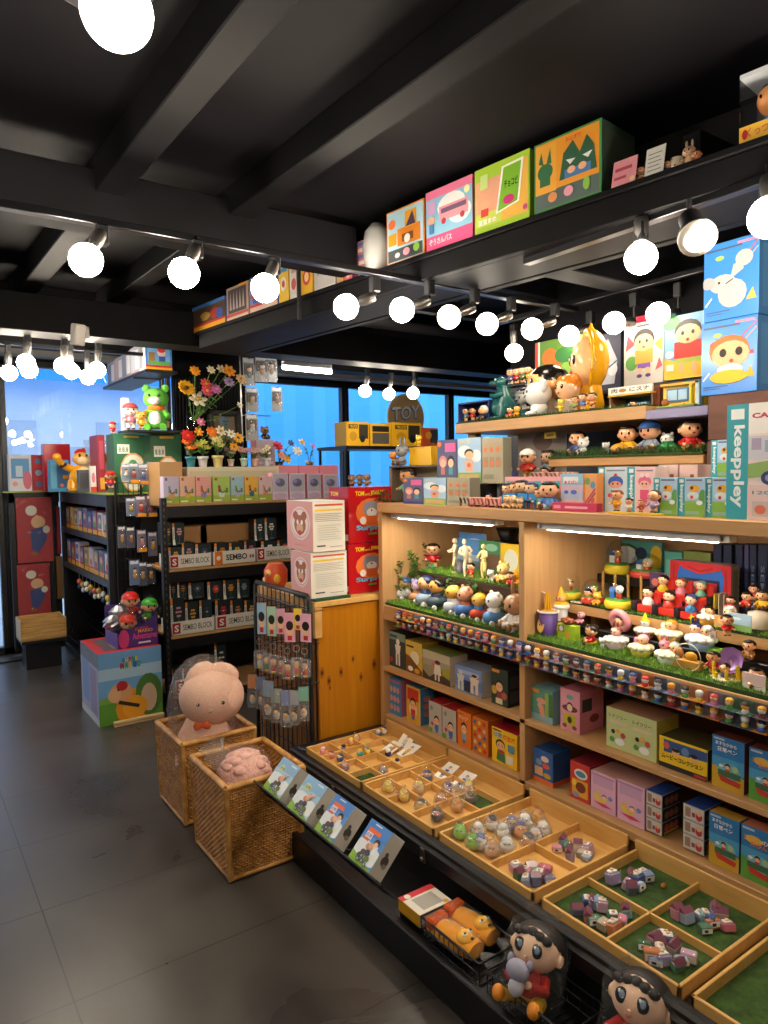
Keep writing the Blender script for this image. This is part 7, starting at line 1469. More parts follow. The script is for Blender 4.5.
# teal spine kit boxes
def kp(label,a,m,c,top,x,z,kind,bot=None,name='teal_spine_box'):
    yl=P(a,top+20,'x',x).y;yr=P(c,top+20,'x',x).y;f=(yl-P(m,top+20,'x',x).y)/(yl-yr);zt=P((a+c)/2,top,'x',x).z
    cu=(f+1)/2;A=[('rect',0,0,f,1,'#2f9fae'),('vtext','keeppley',f*.2,.82,f*.62,'#e8f0ee',.72,.03),('rect',f*.2,.87,f*.8,.96,'#e8f0ee')]
    if kind == 'blue':A += [('rect',f,0,1,1,'#c4d4dc'),('rect',f+.06,.9,.94,.93,'#6a7a8a'),('disc',cu,.66,.26,'#2f56b0',.14),('disc',cu,.6,.2,'#e0a088',.08),('disc',cu,.82,.06,'#c83a3a',.03),('rect',cu-.16,.3,cu+.16,.48,'#3a9a8a'),('rect',cu-.1,.16,cu+.1,.3,'#3a4a9a'),('disc',cu-.2,.36,.06,'#c83a4a'),('disc',cu-.08,.62,.03,'#1a1a2a'),('disc',cu+.08,.62,.03,'#1a1a2a')]
    elif kind == 'pink':A += [('rect',f,0,1,1,'#e8c0c0'),('rect',f+.06,.9,.94,.93,'#8a6a7a'),('disc',cu,.68,.24,'#e06a8a',.12),('disc',cu-.1,.82,.08,'#f0d0d8'),('disc',cu+.1,.82,.08,'#f0d0d8'),('disc',cu,.62,.18,'#f0b098',.08),('rect',cu-.16,.3,cu+.16,.5,'#d84a78'),('rect',cu-.1,.14,cu+.1,.3,'#d85a80'),('disc',cu-.07,.63,.03,'#1a1a2a'),('disc',cu+.07,.63,.03,'#1a1a2a')]
    elif kind == 'meadow':A += [('rect',f,.4,1,1,'#a8c8e4'),('rect',f,0,1,.4,'#82b03c'),('rect',f+.04,.92,.9,.96,'#6a5a7a'),('disc',.92,.5,.14,'#5a9a4a',.2),('disc',cu-.02,.72,.2,'#eaa42a',.1),('disc',cu-.1,.74,.06,'#3a2a1a'),('disc',cu-.06,.54,.22,'#dfe6e4',.1),('disc',cu-.1,.5,.06,'#c83a2c'),('disc',.82,.36,.12,'#eef2ee',.06),('rect',f+.06,.06,.8,.14,'#8ab0a0')]
    else:
        A += [('rect',f,0,1,1,'#e8d6d2'),('rect',f,.74,1,1,'#e9e6e0'),('text','CAN',f+.04,.87,.045,'#b83a5a',.3,.05),('rect',f,.52,1,.72,'#c8cad4'),('rect',f+.04,.6,f+.16,.7,'#a89ab8'),('rect',f+.2,.58,f+.34,.68,'#9aa8c0'),('poly',[(f,.48),(1,.56),(1,.4),(f,.36)],'#86a85a'),('rect',f+.28,.4,1,.84,'#e0701e'),('poly',[(f+.22,.7),(f+.5,.76),(f+.5,.64)],'#f0c82a'),('disc',f+.26,.36,.1,'#26306a',.06),('disc',f+.26,.36,.05,'#8a90b0',.03),('rect',f,.0,1,.3,'#e2c4c0'),('text','1200',f+.06,.22,.03,'#3a8a9a',.3),('rect',f+.06,.03,.96,.16,'#c8b8b0'),('disc',f+.16,.09,.07,'#e0705a',.04)]
    return carton(name,label,'kit box',(x,(yl+yr)/2,z),RW,yl-yr,.075,zt-z,'#c4d4dc',A,side='#e6c8c0' if kind in ('blue','pink') else '#7ab0b8',top='#c8d8dc',group='kit boxes with teal spines')
kp('kit box with a teal spine and a blue-hooded figure',598,605,627,467,2.0,ZC,'blue')
kp('kit box with a teal spine and a pink-hooded figure',627.5,635,655,467,2.0,ZC,'pink')
kp('short meadow kit box with a teal spine beside the pink-hooded box',653.5,660,677,478,1.925,ZC,'meadow')
kp('short meadow kit box with a teal spine in the middle of three',678,685,705,478,1.93,ZC,'meadow')
kp('short meadow kit box with a teal spine next to the huge kit box',705.5,712.5,734,478,1.935,ZC,'meadow')
zz=P(718,478,'x',2.03).z
box_x('carton','pale pink plain box behind the short meadow kit boxes','box',2.1,658,678,465,ZC,.08,front='#dcb8b0',art=[('rect',.6,.3,.8,.8,'#7a4a34')],side='#d0aaa4')
box_x('carton','second pale pink plain box behind the short meadow kit boxes','box',2.1,679,698,465,ZC,.08,front='#dab6ae',art=[('rect',.6,.3,.8,.8,'#7a4a34')],side='#d0aaa4')
o=MB().box((0,-.1,0),(.1,.1,zz-ZC-.002),'black_board',.002).build('display_riser',None,(2.03,P(722,470,'x',2.03).y,ZC+.0006));tag(o,'black riser under the stacked meadow kit box','riser')
kp('meadow kit box with a teal spine stacked above the others beside the brown block',711,717.5,737,440,2.03,zz,'meadow')
kp('huge kit box with a teal spine with large white lettering at the picture edge',727,749,812,402,1.915,ZC,'big',name='large_kit_box')
# little yellow strip with four figures
o=carton('figure_stand','thin yellow strip stand at the counter edge','stand',(1.905,(P(608,512,'x',1.905).y+P(661,512,'x',1.905).y)/2,ZC),RW,P(608,512,'x',1.905).y-P(661,512,'x',1.905).y,.018,.006,'#ecc81e')
for px,h_,k in ((617,22,dict(shirt='#e8a01e',pants='#e8a01e',hair='#8a4a20')),(629,14,dict(shirt='#e8e0d8',pants='#d8a080')),(641,13,dict(shirt='#c8302a',pants='#e8a030',hair='#a84a24')),(654,23,dict(shirt='#b8a0c8',pants='#5a90c8',hair='#4a2a1e',hat='long'))):
    on(f"tiny {dict([(617, 'orange-suited'), (629, 'bald-faced pale'), (641, 'red-topped'), (654, 'long-haired lilac')])[px]} figure on the thin yellow strip",px,511,h_,1.914,ZC+.0075,**k)
# ================================================================ LOWER WALL SHELF WITH THICK GRASS
blades('turf_mat','thick dark plastic grass on the lower wall shelf',[(2.345,1.385,2.6,2.10,zS1-.0095+.008)],'dark_blade','turf_soil',22000,.035,.008,8)
zg1=zS1+.0
def sh1(label,px,py,h_,x=2.42,**k):return on(label,px,py,h_,x,zg1+.0,**k)
sh1('boy figure hugging a white puppy on the thick grass',578,449,26,shirt='#4a5aa0',pants='#c83a2c',style='sit',rz=RW+.3)
sh1('white puppy in the arms of the boy on the thick grass',583,449,18,2.395,style='sit',skin='#eeeeec',hair='#e4e4e0',shirt='#eeeeec',pants='#e4e4e0',hat='round_ears',name='toy_dog',cat='toy dog')
sh1('white puppy lying on the thick grass',607,446,14,2.42,style='animal',skin='#e4e4e2',hair='#dcdcd8',shirt='#e4e4e2',pants='#c83a2c',name='toy_dog',cat='toy dog')
sh1('boy figure in yellow leaning over a golden cushion',628,447,30,shirt='#e8b82a',pants='#d89a3a',style='sit',rz=RW+.3)
o=empty('golden_cushion',(2.4,P(620,447,'x',2.4).y,zg1+.001));tag(o,'golden round cushion toy under the leaning boy','cushion toy');MB().ell((0,0,.022),(.03,.04,.022),'#e0a23a!',12,8).build('cushion',o)
sh1('boy figure in a blue hat with a grey cape',650,446,33,shirt='#8a94a8',pants='#a8485a',hair='#3a66b0',hat='cap',style='sit')
sh1('white dog figure with sunglasses above the green melon',667,438,20,2.43,style='sit',skin='#e8e8e6',hair='#e0e0dc',shirt='#e8e8e6',pants='#2a6a3a',hat='round_ears',name='toy_dog',cat='toy dog')
o=empty('melon_toy',(2.405,P(668,447,'x',2.405).y,zg1+.001));tag(o,'green striped melon toy under the white dog','melon toy');b=MB();b.ell((0,0,.02),(.03,.034,.021),'#2f8a44!',14,8);b.build('melon',o);b=MB();
for i in range(5):b.tube([(.0305*math.cos(t)*math.cos(i*1.2),.0345*math.cos(t)*math.sin(i*1.2),.02+.0215*math.sin(t)) for t in (-.9,-.3,.3,.9,1.4)],.0016,'#16522a!',5)
b.build('stripes',o)
sh1('boy figure in red looking up at the end of the thick grass',690,446,34,shirt='#c8242a',pants='#e8b82a',style='sit',rz=RW+.9)
# grass step lower and pink fence in front of it
o=terrace('x',2.345,2.6,2.12,2.52,1.463,'oak') if False else None
o=empty('display_step',(2.4,2.3,ZC+.0006));tag(o,'low turf-topped step under the end of the upper wall shelf','display step');b=MB(TR(-2.4,-2.3,-ZC));b.box((2.33,2.09,ZC),(2.6,2.52,1.452),'black_board',.002);b.build('body',o)
blades('turf_mat','short turf on the low step under the upper wall shelf',[(2.325,2.09,2.6,2.52,1.459)],'dark_blade','turf_soil',16000,.014,.006,9)
ZL=1.4605
on('baby figure crawling on the short turf',511,470,15,2.38,ZL,style='animal',skin='#f0a888',hair='#e89a80',shirt='#4a4a80',pants='#3a3a70',rz=RW-1.2)
on('boy figure in a white cap and red shirt on the short turf',528,470,30,2.4,ZL,hair='#eceae4',hat='cap',shirt='#c83228',pants='#e8a02a',rz=RW+.3)
on('tall grey-coated figure on the short turf',549,466,30,2.42,ZL,skin='#c8a080',hair='#2a2422',shirt='#6a7a84',pants='#4a5a68');on('small blue figure sitting beside the tall grey figure',545,467,12,2.38,ZL,style='sit',shirt='#3a6ab0',pants='#e8b03a')
train('red and white striped toy fence wagon on the short turf',532,577,463,470,2.34,ZL,3,'#e8b0a4')
picture('brown tree picture card behind the grey-coated figure',518,566,434,470,2.58,[('rect',0,0,1,1,'#8a7a70'),('rect',.5,0,.56,.8,'#5a3a30'),('disc',.53,.8,.2,'#6a4a3a',.2),('rect',.1,.3,.3,.6,'#a89a88')],ZL)
o=cb('yellow_sign','small yellow plate under the upper shelf board',544,556,432,2.5,.01,'#e8c01e',[('rect',.2,.3,.8,.7,'#8a701a')],'#c8a01a',z=ZL+.185,cat='sign')
# ================================================================ UPPER WALL SHELF
blades('turf_mat','thin turf strip on the upper wall shelf',[(2.352,1.63,2.62,2.71,zS2+.0055)],'dark_blade','turf_soil',12000,.012,.005,10)
ZU=zS2+.006
def up_(label,px,py,h_,x=2.42,**k):return on(label,px,py,h_,x,ZU,**k)
a=P(458,415,'x',2.4);c=P(489,415,'x',2.4);h=P(470,402,'x',2.4).z-ZU;w=(a.y-c.y)/2
o=empty('display_cube',(2.4,(a.y+c.y)/2,ZU+.0006));tag(o,'open navy blue cube frame with two figures at the end of the upper shelf','display cube');b=MB();t=.008
b.box((0,-w,0),(.1,w,t),'#1f2f66',.001);b.box((0,-w,h-t),(.1,w,h),'#1f2f66',.001);b.box((0,w-t,t),(.1,w,h-t),'#1f2f66');b.box((0,-w,t),(.1,-w+t,h-t),'#1f2f66');b.box((.09,-w,0),(.1,w,h),'#1f2f66');b.build('frame',o)
on('first tiny figure in blue inside the navy cube',466,420,14,2.44,ZU+.0095,shirt='#4a9ac0',pants='#e8c02a');on('second tiny figure in red inside the navy cube',473,420,14,2.44,ZU+.0095,shirt='#c83a2c',pants='#e8c02a')
up_('small figure in a white hood beside the navy cube',483,423,15,2.375,hair='#eceae6',hat='helmet',shirt='#2a2a30',pants='#2a2a30',style='sit');
# teal dinosaur
p=P(503,421,'x',2.45);s=46*depth(p)/FPX;o=empty('toy_dinosaur',(p.x,p.y,ZU),RW-.75,s);tag(o,'dark teal standing dinosaur toy with a thick tail','toy dinosaur');k='#1f5a5a!'
b=MB();b.lathe([(.16,.1),(.25,.18),(.24,.34),(.17,.54),(.12,.66),(.1,.74)],k,16,sy=1.05)
b.tube([(0,.1,.24),(0,.36,.12),(.06,.56,.07),(.16,.68,.05)],[.17,.12,.07,.02],k,10)
for x in (-.17,.17):b.tube([(x,0,.26),(x*1.15,-.06,.06)],[.15,.11],k,10);b.ell((x*1.2,-.14,.045),(.11,.16,.045),k,10,6)
for x in (-.15,.15):b.tube([(x,-.04,.56),(x*1.5,-.18,.5),(x*1.2,-.27,.54)],[.07,.055,.035],k,8)
b.build('body',o);b=MB();b.ell((0,-.06,.82),(.12,.14,.12),k,14,8);b.ell((0,-.2,.8),(.085,.1,.065),k,12,6);b.build('head',o);b=MB()
for x in (-.075,.075):b.ell((x,-.16,.87),(.022,.022,.026),'#e8e0c8!',8,5);b.ell((x,-.18,.87),(.01,.01,.014),'#15110e!',6,4)
b.build('eyes',o);b=MB()
for i in range(8):t=i/7;b.lathe([(.045,0),(.004,.09)],'#174646!',5,TR(0,.12+.0+.3*max(0,t-.3),.82-.6*t) @ RX(-1.1))
b.build('back_spines',o);b=MB();b.tube([(0,-.26,.765),(.05,-.22,.765),(.08,-.16,.775)],.01,'#b8303a!',5);b.build('mouth',o)
up_('first tiny figure at the dinosaur feet',510,422,11,2.36,shirt='#c8302a',pants='#e8c02a',style='sit');up_('second tiny figure at the dinosaur feet',517,422,11,2.36,skin='#e8b04a',hair='#e0a02a',shirt='#e0a02a',pants='#e0a02a',style='sit')
# large heads
def big_head(label,px,py,wpx,hpx,x,skin,hair,rz,body=None,hood=None,name='vinyl_bust',bun=False,snout=False):
    p=P(px,py,'x',x);W=wpx*depth(p)/FPX/2;H=hpx*depth(p)/FPX;o=empty(name,(p.x,p.y,ZU+.0006),rz);tag(o,label,'vinyl bust','big vinyl toy heads')
    b=MB();b.lathe([(W*.55,0),(W*.62,H*.1),(W*.45,H*.3),(W*.3,H*.4)],(body or skin)+'!',18);b.build('body',o)
    z=H*.64;b=MB();b.ell((0,0,z),(W*.95,W*.9,H*.33),skin+'!',22,14)
    for e in (-1,1):b.ell((e*W*.95,0,z-H*.04),(W*.12,W*.16,H*.08),skin+'!',8,6)
    hd=b.build('head',o);b=MB()
    for e in (-.34,.34):b.ell((e*W,-W*.84,z+H*.03),(W*.13,W*.07,H*.065),'#15110e!',12,8);b.ell((e*W+W*.03,-W*.9,z+H*.05),(W*.04,W*.03,H*.02),'#f4f4f4!',6,4)
    b.build('eyes',hd);b=MB();b.ell((0,-W*.9,z-H*.13),(W*.09,W*.05,H*.035),'#b84a44!',8,6);b.build('mouth',hd)
    if hood:
        b=MB();b.ell((0,0,0),(W*1.06,H*.40,W*1.0),hood+'!',22,12,-.06,.5,M=TR(0,W*.06,z+H*.03) @ RX(-PI/2));b.tube([(W*1.02*math.cos(i*PI/12),-W*.05,z+H*.03+H*.385*math.sin(i*PI/12)) for i in range(25)],W*.11,hood+'!',8,cap=False);b.lathe([(W*.62,0),(W*.75,H*.1),(W*.6,H*.34)],hood+'!',18,TR(0,W*.1,0));b.lathe([(W*.3,0),(W*.12,H*.06),(.003,H*.12)],hood+'!',12,TR(0,W*.15,z+H*.38));b.build('hood',o)
    else:
        b=MB();b.ell((0,W*.1,z+H*.05),(W*1.0,W*.93,H*.32),hair+'!',22,10,-.04,.5);b.build('hair',hd)
        if bun:
            for e in (-.8,.8):b=MB();b.ell((e*W,0,z+H*.22),(W*.34,W*.3,H*.14),hair+'!',12,8);b.build('hair_bun',o)
    return o
big_head('largest round vinyl boy head with glossy black hair on the upper shelf',547,421,44,52,2.52,'#f0b070','#15130f',RW-.5,'#d8d0c8')
big_head('vinyl head with a yellow pointed hood beside the shop diorama',588,420,38,78,2.5,'#eab880','#15130f',RW-.62,'#e8a21c',hood='#eaa818')
big_head('orange-haired vinyl baby head in front of the yellow hood',568,421,27,38,2.41,'#f4be90','#e0822a',RW-.2,'#eedcc8',bun=True)
p=P(538,422,'x',2.39);s=34*depth(p)/FPX;o=empty('toy_dog',(p.x,p.y,ZU),RW-.6,s);tag(o,'white vinyl puppy head and paws in front of the largest boy head','toy dog');b=MB();b.ell((0,0,.62),(.52,.4,.36),'#e4e2de!',18,12)
for e in (-.5,.5):b.ell((e,.05,.8),(.16,.12,.2),'#dcdad6!',10,6)
b.build('head',o);b=MB();b.ell((.05,.02,.2),(.24,.26,.22),'#e8e6e2!',12,8)
for e in (-.14,.2):b.ell((e,-.22,.07),(.1,.14,.07),'#e8e6e2!',8,6)
b.build('body',o);b=MB()
for e in (-.2,.2):b.ell((e,-.37,.68),(.035,.03,.045),'#15110e!',8,5)
b.tube([(-.08,-.4,.54),(.02,-.41,.53),(.12,-.39,.58)],.018,'#15110e!',5);b.build('face',o);MB().lathe([(.2,-.02),(.22,.0),(.2,.03)],'#4a90c8!',12,TR(.05,0,.36)).build('collar',o)
for i,(px,h_,k) in enumerate(((561,14,dict(shirt='#e8d04a',pants='#e8c83a',skin='#f0d060',hair='#e8c83a')),(575,15,dict(shirt='#8ab04a',pants='#3a8ac0')),(583,17,dict(shirt='#3a6ab0',pants='#e8c02a')),(592,17,dict(shirt='#d87a3a',pants='#5a9a4a')))):up_(f'{nth(i+1)} tiny figure in the row before the orange-haired head',px,422,h_,2.36,**k)
up_('pale toy figure behind the teal dinosaur tail',522,418,30,2.56,skin='#b8b4b0',hair='#8a8a8c',shirt='#9a9a9c',pants='#8a8a8c');up_('grey and black figure cluster behind the white puppy',528,418,34,2.6,skin='#c8c4c0',hair='#1a1a1c',shirt='#2a2a2e',pants='#3a3a3e')
# high thin shelf with small dark figures
zz=P(518,384,'x',2.85).z
o=empty('wall_shelf',(2.88,P(515,384,'x',2.85).y,zz));tag(o,'short black high shelf with a row of small dark figures','shelf');MB().box((-.04,-.14,-.012),(.02,.14,-.001),'black_steel',.002).build('shelf_board',o);MB().box((.0,-.12,-.04),(.02,.12,-.012),'black_steel').build('bracket',o)
for i,(px,k) in enumerate(((511,dict(hair='#2a3a6a',shirt='#3a5a9a')),(517,dict(hair='#1a1a1c',shirt='#b83a3a')),(523,dict(hair='#3a2a4a',shirt='#4a7a4a')),(529,dict(hair='#1a1a1c',shirt='#c8a03a')))):on(f'{nth(i+1)} small dark figure on the short black high shelf',px,384,17,2.86,zz,pants='#2a2a2e',**k)
up_('red horned toy standing behind the dinosaur',531,392,22,2.66,skin='#c8242a',hair='#b81e24',shirt='#b81e24',pants='#8a1a20',hat='ears',eyes=False)
# shop diorama with the sign
ZX=zS2-.0194
yl=P(609,410,'x',2.42).y;yr=P(653,410,'x',2.42).y;w=(yl-yr)/2;o=empty('toy_shop',(2.42,(yl+yr)/2,ZX));tag(o,'toy shop front with a white roof sign and open counter','toy shop');h=P(630,386,'x',2.42).z-ZX
b=MB();b.box((0,-w,0),(.11,w,.006),'#8a7a60');b.box((.1,-w,.006),(.11,w,h*.7),'#3a5a80');b.box((0,w-.008,.006),(.1,w,h*.66),'#8a5a34');b.box((0,-w,.006),(.1,-w+.008,h*.66),'#6a4228');b.build('shop_body',o)
b=MB();b.box((-.01,-w,h*.66),(.11,w,h*.72),'#d8a82a',.001);b.build('awning_board',o);b=MB();b.box((-.006,-w,h*.73),(.004,w,h),'#e8e4da',.001);face_art(b,[('text','肉',.08,.22,.6,'#1a1a1a',.14,.02),('disc',.34,.5,.09,'#b8762a',.26),('text','にスナ',.5,.24,.54,'#1a1a1a',.44,.02)],(-.006,w,h*.73),(0,-1,0),(0,0,1),(-1,0,0),2*w,h*.27);b.build('roof_sign',o)
b=MB();b.box((.01,-w*.7,.006),(.04,w*.3,h*.3),'#4a86b8',.001);b.box((.012,-w*.6,h*.3),(.036,w*.2,h*.38),'#9ac0d8',.001);b.build('shop_counter',o)
on('tiny red figure at the toy shop counter',633,414,12,2.402,ZX,shirt='#c8302a',pants='#4a6a90')
b=MB();b.add([(0,-.02,0),(0,.02,0),(.005,0,.04),(.012,-.02,0),(.012,.02,0)],[(0,2,1),(3,4,2),(0,3,2),(1,2,4)],'#d8d4cc');o=b.build('folded_card',None,(2.375,P(609,417,'x',2.37).y,ZX));tag(o,'small white folded card in front of the toy shop','card')
cb('brown_block','red brown wooden block between the toy shop and the yellow toy house',652,660,386,2.44,.08,'#7a3a1e',[],'#5a2a16',z=ZX,cat='block')
# yellow house diorama
yl=P(660,405,'x',2.4).y;yr=P(699,405,'x',2.4).y;w=(yl-yr)/2;h=P(675,383,'x',2.4).z-ZX;o=empty('toy_house',(2.4,(yl+yr)/2,ZX));tag(o,'yellow toy house with a blue window and front steps','toy house')
MB().box((-.03,-w,0),(.12,w,.008),'#5a5a54',.002).build('base',o);MB().box((-.028,-w+.003,.008),(.0,w-.003,.012),'#8ab03a').build('lawn',o)
b=MB();b.box((.02,-w,.008),(.11,w,h*.9),'#e8c03a',.001);b.box((.0,-w*.98,h*.9),(.115,w,h),'#e0a83a',.001);b.box((.0,-w*.62,.008),(.025,-w*.5,h*.92),'#f0c82a',.001);b.box((.0,-w,.008),(.03,-w*.8,h),'#b8ccd8',.001);b.build('house_walls',o)
b=MB();b.box((.012,-w*.4,h*.3),(.02,w*.75,h*.8),'#3f7ab8',.001);b.box((.009,-w*.32,h*.36),(.012,w*.12,h*.74),'#a8c8dc');b.box((.009,w*.2,h*.36),(.012,w*.68,h*.74),'#a8c8dc');b.build('window',o)
b=MB();b.box((-.02,-w*.35,.012),(-.005,w*.0,h*.2),'#eac02e',.002);b.ell((-.015,w*.6,.025),(.012,.016,.014),'#9a5a2a',8,6);b.build('garden_bits',o)
# big picture boxes along the wall
def wallbox(label,a,c,top,x,front,art,side,z,d=.1):return box_x('large_picture_box',label,'toy box',x,a,c,top,z,d,front=front,art=art,side=side)
kid_big=lambda u,sh,pa,v=.1,s=.8:kid(u,v,s,1.4,sh,pants=pa)
zS3=P(620,388,'x',2.72).z
o=empty('wall_shelf',(2.8,1.7,zS3));tag(o,'black long shelf high at the wall under the large picture boxes','shelf');b=MB(TR(-2.8,-1.7,-zS3));b.box((2.70,1.36,zS3-.02),(2.898,2.66,zS3-.001),'black_steel',.002);b.build('shelf_board',o);b=MB(TR(-2.8,-1.7,-zS3));b.box((2.87,1.5,zS3-.1),(2.898,2.5,zS3-.02),'black_steel');b.build('bracket',o)
zS4=P(560,382,'x',2.72).z
wallbox('large jungle dinosaur picture box with a red and white spine',535,587,338,2.72,'#6a9a3a',[('rect',0,0,.06,1,'#d8442a'),('rect',.06,0,.1,1,'#e8e4dc'),('disc',.3,.7,.16,'#d87a2a',.16),('disc',.4,.5,.14,'#c86a24',.1),('disc',.7,.4,.2,'#8ab84a',.2),('disc',.6,.7,.2,'#3a7a3a',.14),('disc',.5,.26,.3,'#c8d8d0',.1),('disc',.86,.8,.1,'#e8d84a'),('disc',.3,.3,.14,'#4a8a4a',.1),('disc',.78,.6,.08,'#4a6a9a')],'#3a4a2a',zS3)
wallbox('dark silver robot picture box behind the yellow hood',590,621,334,2.74,'#2a2e44',[('poly',[(.2,.1),(.8,.1),(.9,.5),(.6,.9),(.3,.8)],'#a8aeb8'),('disc',.5,.7,.2,'#e0e2e6',.14),('disc',.3,.36,.2,'#7a8aa8',.1),('disc',.74,.36,.16,'#c8ccd4',.12),('rect',.04,.88,.4,.96,'#d8347a'),('line',.1,.2,.9,.5,.03,'#4a5a8a')],'#2a2a30',zS3)
wallbox('large pale grey picture box with a child in an orange top',624,664,322,2.70,'#c9c6c0',[('disc',.2,.36,.16,'#5a9a4a',.12),('poly',[(.04,.56),(.3,.66),(.1,.82)],'#d84a5a'),('poly',[(.78,.62),(.98,.72),(.96,.5)],'#e8a03a'),('poly',[(.8,.2),(.98,.26),(.9,.4)],'#d84a5a'),('rect',.34,.93,.7,.96,'#4a4a48'),('rect',.36,.26,.68,.36,'#7a5ab0'),('rect',.3,.34,.74,.56,'#eaa04a'),('rect',.38,.16,.46,.27,'#f0b888'),('rect',.58,.16,.66,.27,'#f0b888'),('disc',.41,.14,.07,'#5a4a9a',.03),('disc',.63,.14,.07,'#5a4a9a',.03),('disc',.52,.72,.26,'#1c1814',.17),('disc',.52,.67,.24,'#f2b888',.14),('disc',.42,.69,.03,'#15110e',.03),('disc',.6,.69,.03,'#15110e',.03),('disc',.52,.6,.03,'#a83a34',.02)],'#b8b4ae',zS3)
wallbox('large blue and yellow picture box with a child in a red top',664.5,708,314,2.68,'#7ab0d8',[('poly',[(0,0),(1,0),(1,.3),(.5,.24),(0,.34)],'#eaba1e'),('disc',.16,.9,.22,'#4a9a54',.12),('rect',.26,.24,.86,.36,'#a8b83a'),('rect',.24,.32,.9,.58,'#c8281e'),('rect',.36,.1,.46,.25,'#f0b080'),('rect',.66,.1,.76,.25,'#f0b080'),('disc',.56,.74,.32,'#1c1814',.18),('disc',.56,.69,.3,'#f2b080',.15),('disc',.44,.71,.04,'#15110e',.035),('disc',.68,.71,.04,'#15110e',.035),('disc',.56,.6,.04,'#8a2a24',.025),('disc',.14,.4,.1,'#e8ecf0',.06),('rect',.06,.14,.24,.24,'#e8e4dc')],'#5a90b8',zS3)
cb('gift_cube','small raspberry cube box on top of the pale grey picture box',634,648,316,2.74,.05,'#d82a4a',[],'#a81e3a',z=P(644,322,'x',2.70).z)
# tall blue boxes on the brown block
def bluebox(label,a,c,top,z,kind,x=2.305):
    A=[('rect',.04,.9,.7,.925,'#3a4a6a'),('rect',.62,.93,.96,.96,'#d87a8a'),('disc',.3,.8,.08,'#9ac84a',.03),('line',.7,.72,.98,.92,.015,'#d84a5a'),('line',.72,.64,.98,.84,.012,'#e8a03a'),('poly',[(.78,.2),(.96,.2),(.9,.34)],'#f0a828'),('line',.04,.2,.16,.3,.02,'#e8ecf0'),('rect',.06,.1,.5,.115,'#2a4a80'),('rect',.06,.07,.36,.08,'#2a4a80')]
    if kind:A +=  [('disc',.4,.52,.3,'#c07a34',.0) if False else ('disc',.28,.66,.12,'#b0602a',.07),('disc',.48,.56,.28,'#c06a30',.16),('disc',.5,.52,.26,'#f0b084',.14),('disc',.4,.54,.05,'#1a1410',.045),('disc',.62,.54,.05,'#1a1410',.045),('disc',.52,.45,.03,'#a83a34',.02),('disc',.5,.36,.18,'#ece4d8',.06),('disc',.48,.29,.26,'#eab020',.07),('disc',.92,.52,.035,'#d83a4a')]
    else:A += [('disc',.36,.46,.24,'#b8b2b0',.12),('disc',.16,.5,.1,'#aaa4a2',.06),('disc',.5,.36,.2,'#b4aeac',.14),('disc',.66,.68,.12,'#b0aaa8',.08),('poly',[(.5,.5),(.74,.6),(.72,.7),(.56,.68)],'#b0aaa8'),('disc',.3,.48,.025,'#1a1410'),('line',.42,.45,.56,.5,.015,'#1a1410')]
    n_=10
    A=A[:n_]+[((q[0],.5+(q[1]-.47)*1.3,.5+(q[2]-.5)*1.3,q[3]*1.3,q[4],q[5]*1.3) if q[0] == 'disc' and len(q) > 5 else q) for q in A[n_:]]
    return box_x('tall_blue_box',label,'toy box',x,a,c,top,z,.12,front='#3f86d8!',art=A,side='#3a6a9a',right=[('rect',.2,.1,.8,.9,'#4a7aa8')])
zb1=P(706,396,'x',2.3).z+.0006
lo_=bluebox('lower tall blue box with a baby face print on the brown block',701.5,758,319,zb1,1)
zb2=P(730,319,'x',2.305).z+.002
bluebox('upper tall blue box with a grey floating puppy print',704,760,240,zb2,0)
box_x('carton','beige carton behind the tall blue boxes at the picture edge','box',2.45,762,790,300,zb1,.1,front='#c8b49a',art=[('rect',0,.5,1,1,'#8a8478'),('rect',.1,.1,.9,.3,'#6a9a4a')],side='#a89a84')
# ================================================================ BOXES ON THE LONG BEAM
BF=BA-BN*0+Vector((0,0,ZB));bn=-BN
RB=math.atan2(-BD.y,-BD.x)
def on_beam(px,py,off=.012):return Pn(px,py,BA+BN*off,bn)
def beam_box(label,a,c,ta,name='picture_box',d=.12,front='#cccccc',art=(),side='#888888',topc=None,off=.012,g='picture boxes on the long beam',cat='toy box',right=()):
    pa=on_beam(a,ta,off);pc=on_beam(c,ta,off);w=(pa-pc).length;mid=(pa+pc)/2;h=on_beam((a+c)/2,ta,off).z-ZB
    return carton(name,label,cat,(mid.x,mid.y,ZB),RB,Vector((pa.x-pc.x,pa.y-pc.y)).length-.003,d,h,front,art,side=side,top=topc or side,right=right,group=g)
kd=lambda*q:sum([kid(t[0],t[1],t[2],1.0,t[3]) for t in q],[])
beam_box('orange framed picture box with a toy kitchen scene on the long beam',386,424.5,206,front='#e88a2a',side='#c8702a',art=[('rect',.03,.03,.97,.97,'#a8cfe4'),('rect',.04,.04,.95,.26,'#4a4e52'),('rect',.3,.3,.9,.62,'#e0862a'),('rect',.5,.6,.8,.9,'#e8a42a'),('poly',[(.52,.62),(.78,.62),(.7,.88)],'#4a3a5a'),('rect',.42,.36,.72,.5,'#7a4a2a'),('disc',.56,.4,.08,'#e8ecee'),('disc',.16,.74,.1,'#e87a4a',.09),('rect',.06,.34,.28,.56,'#e8a02a'),('disc',.3,.14,.07,'#d8dce0',.05),('disc',.54,.16,.09,'#e8a0b0',.07),('disc',.8,.18,.08,'#8ac04a',.08)])
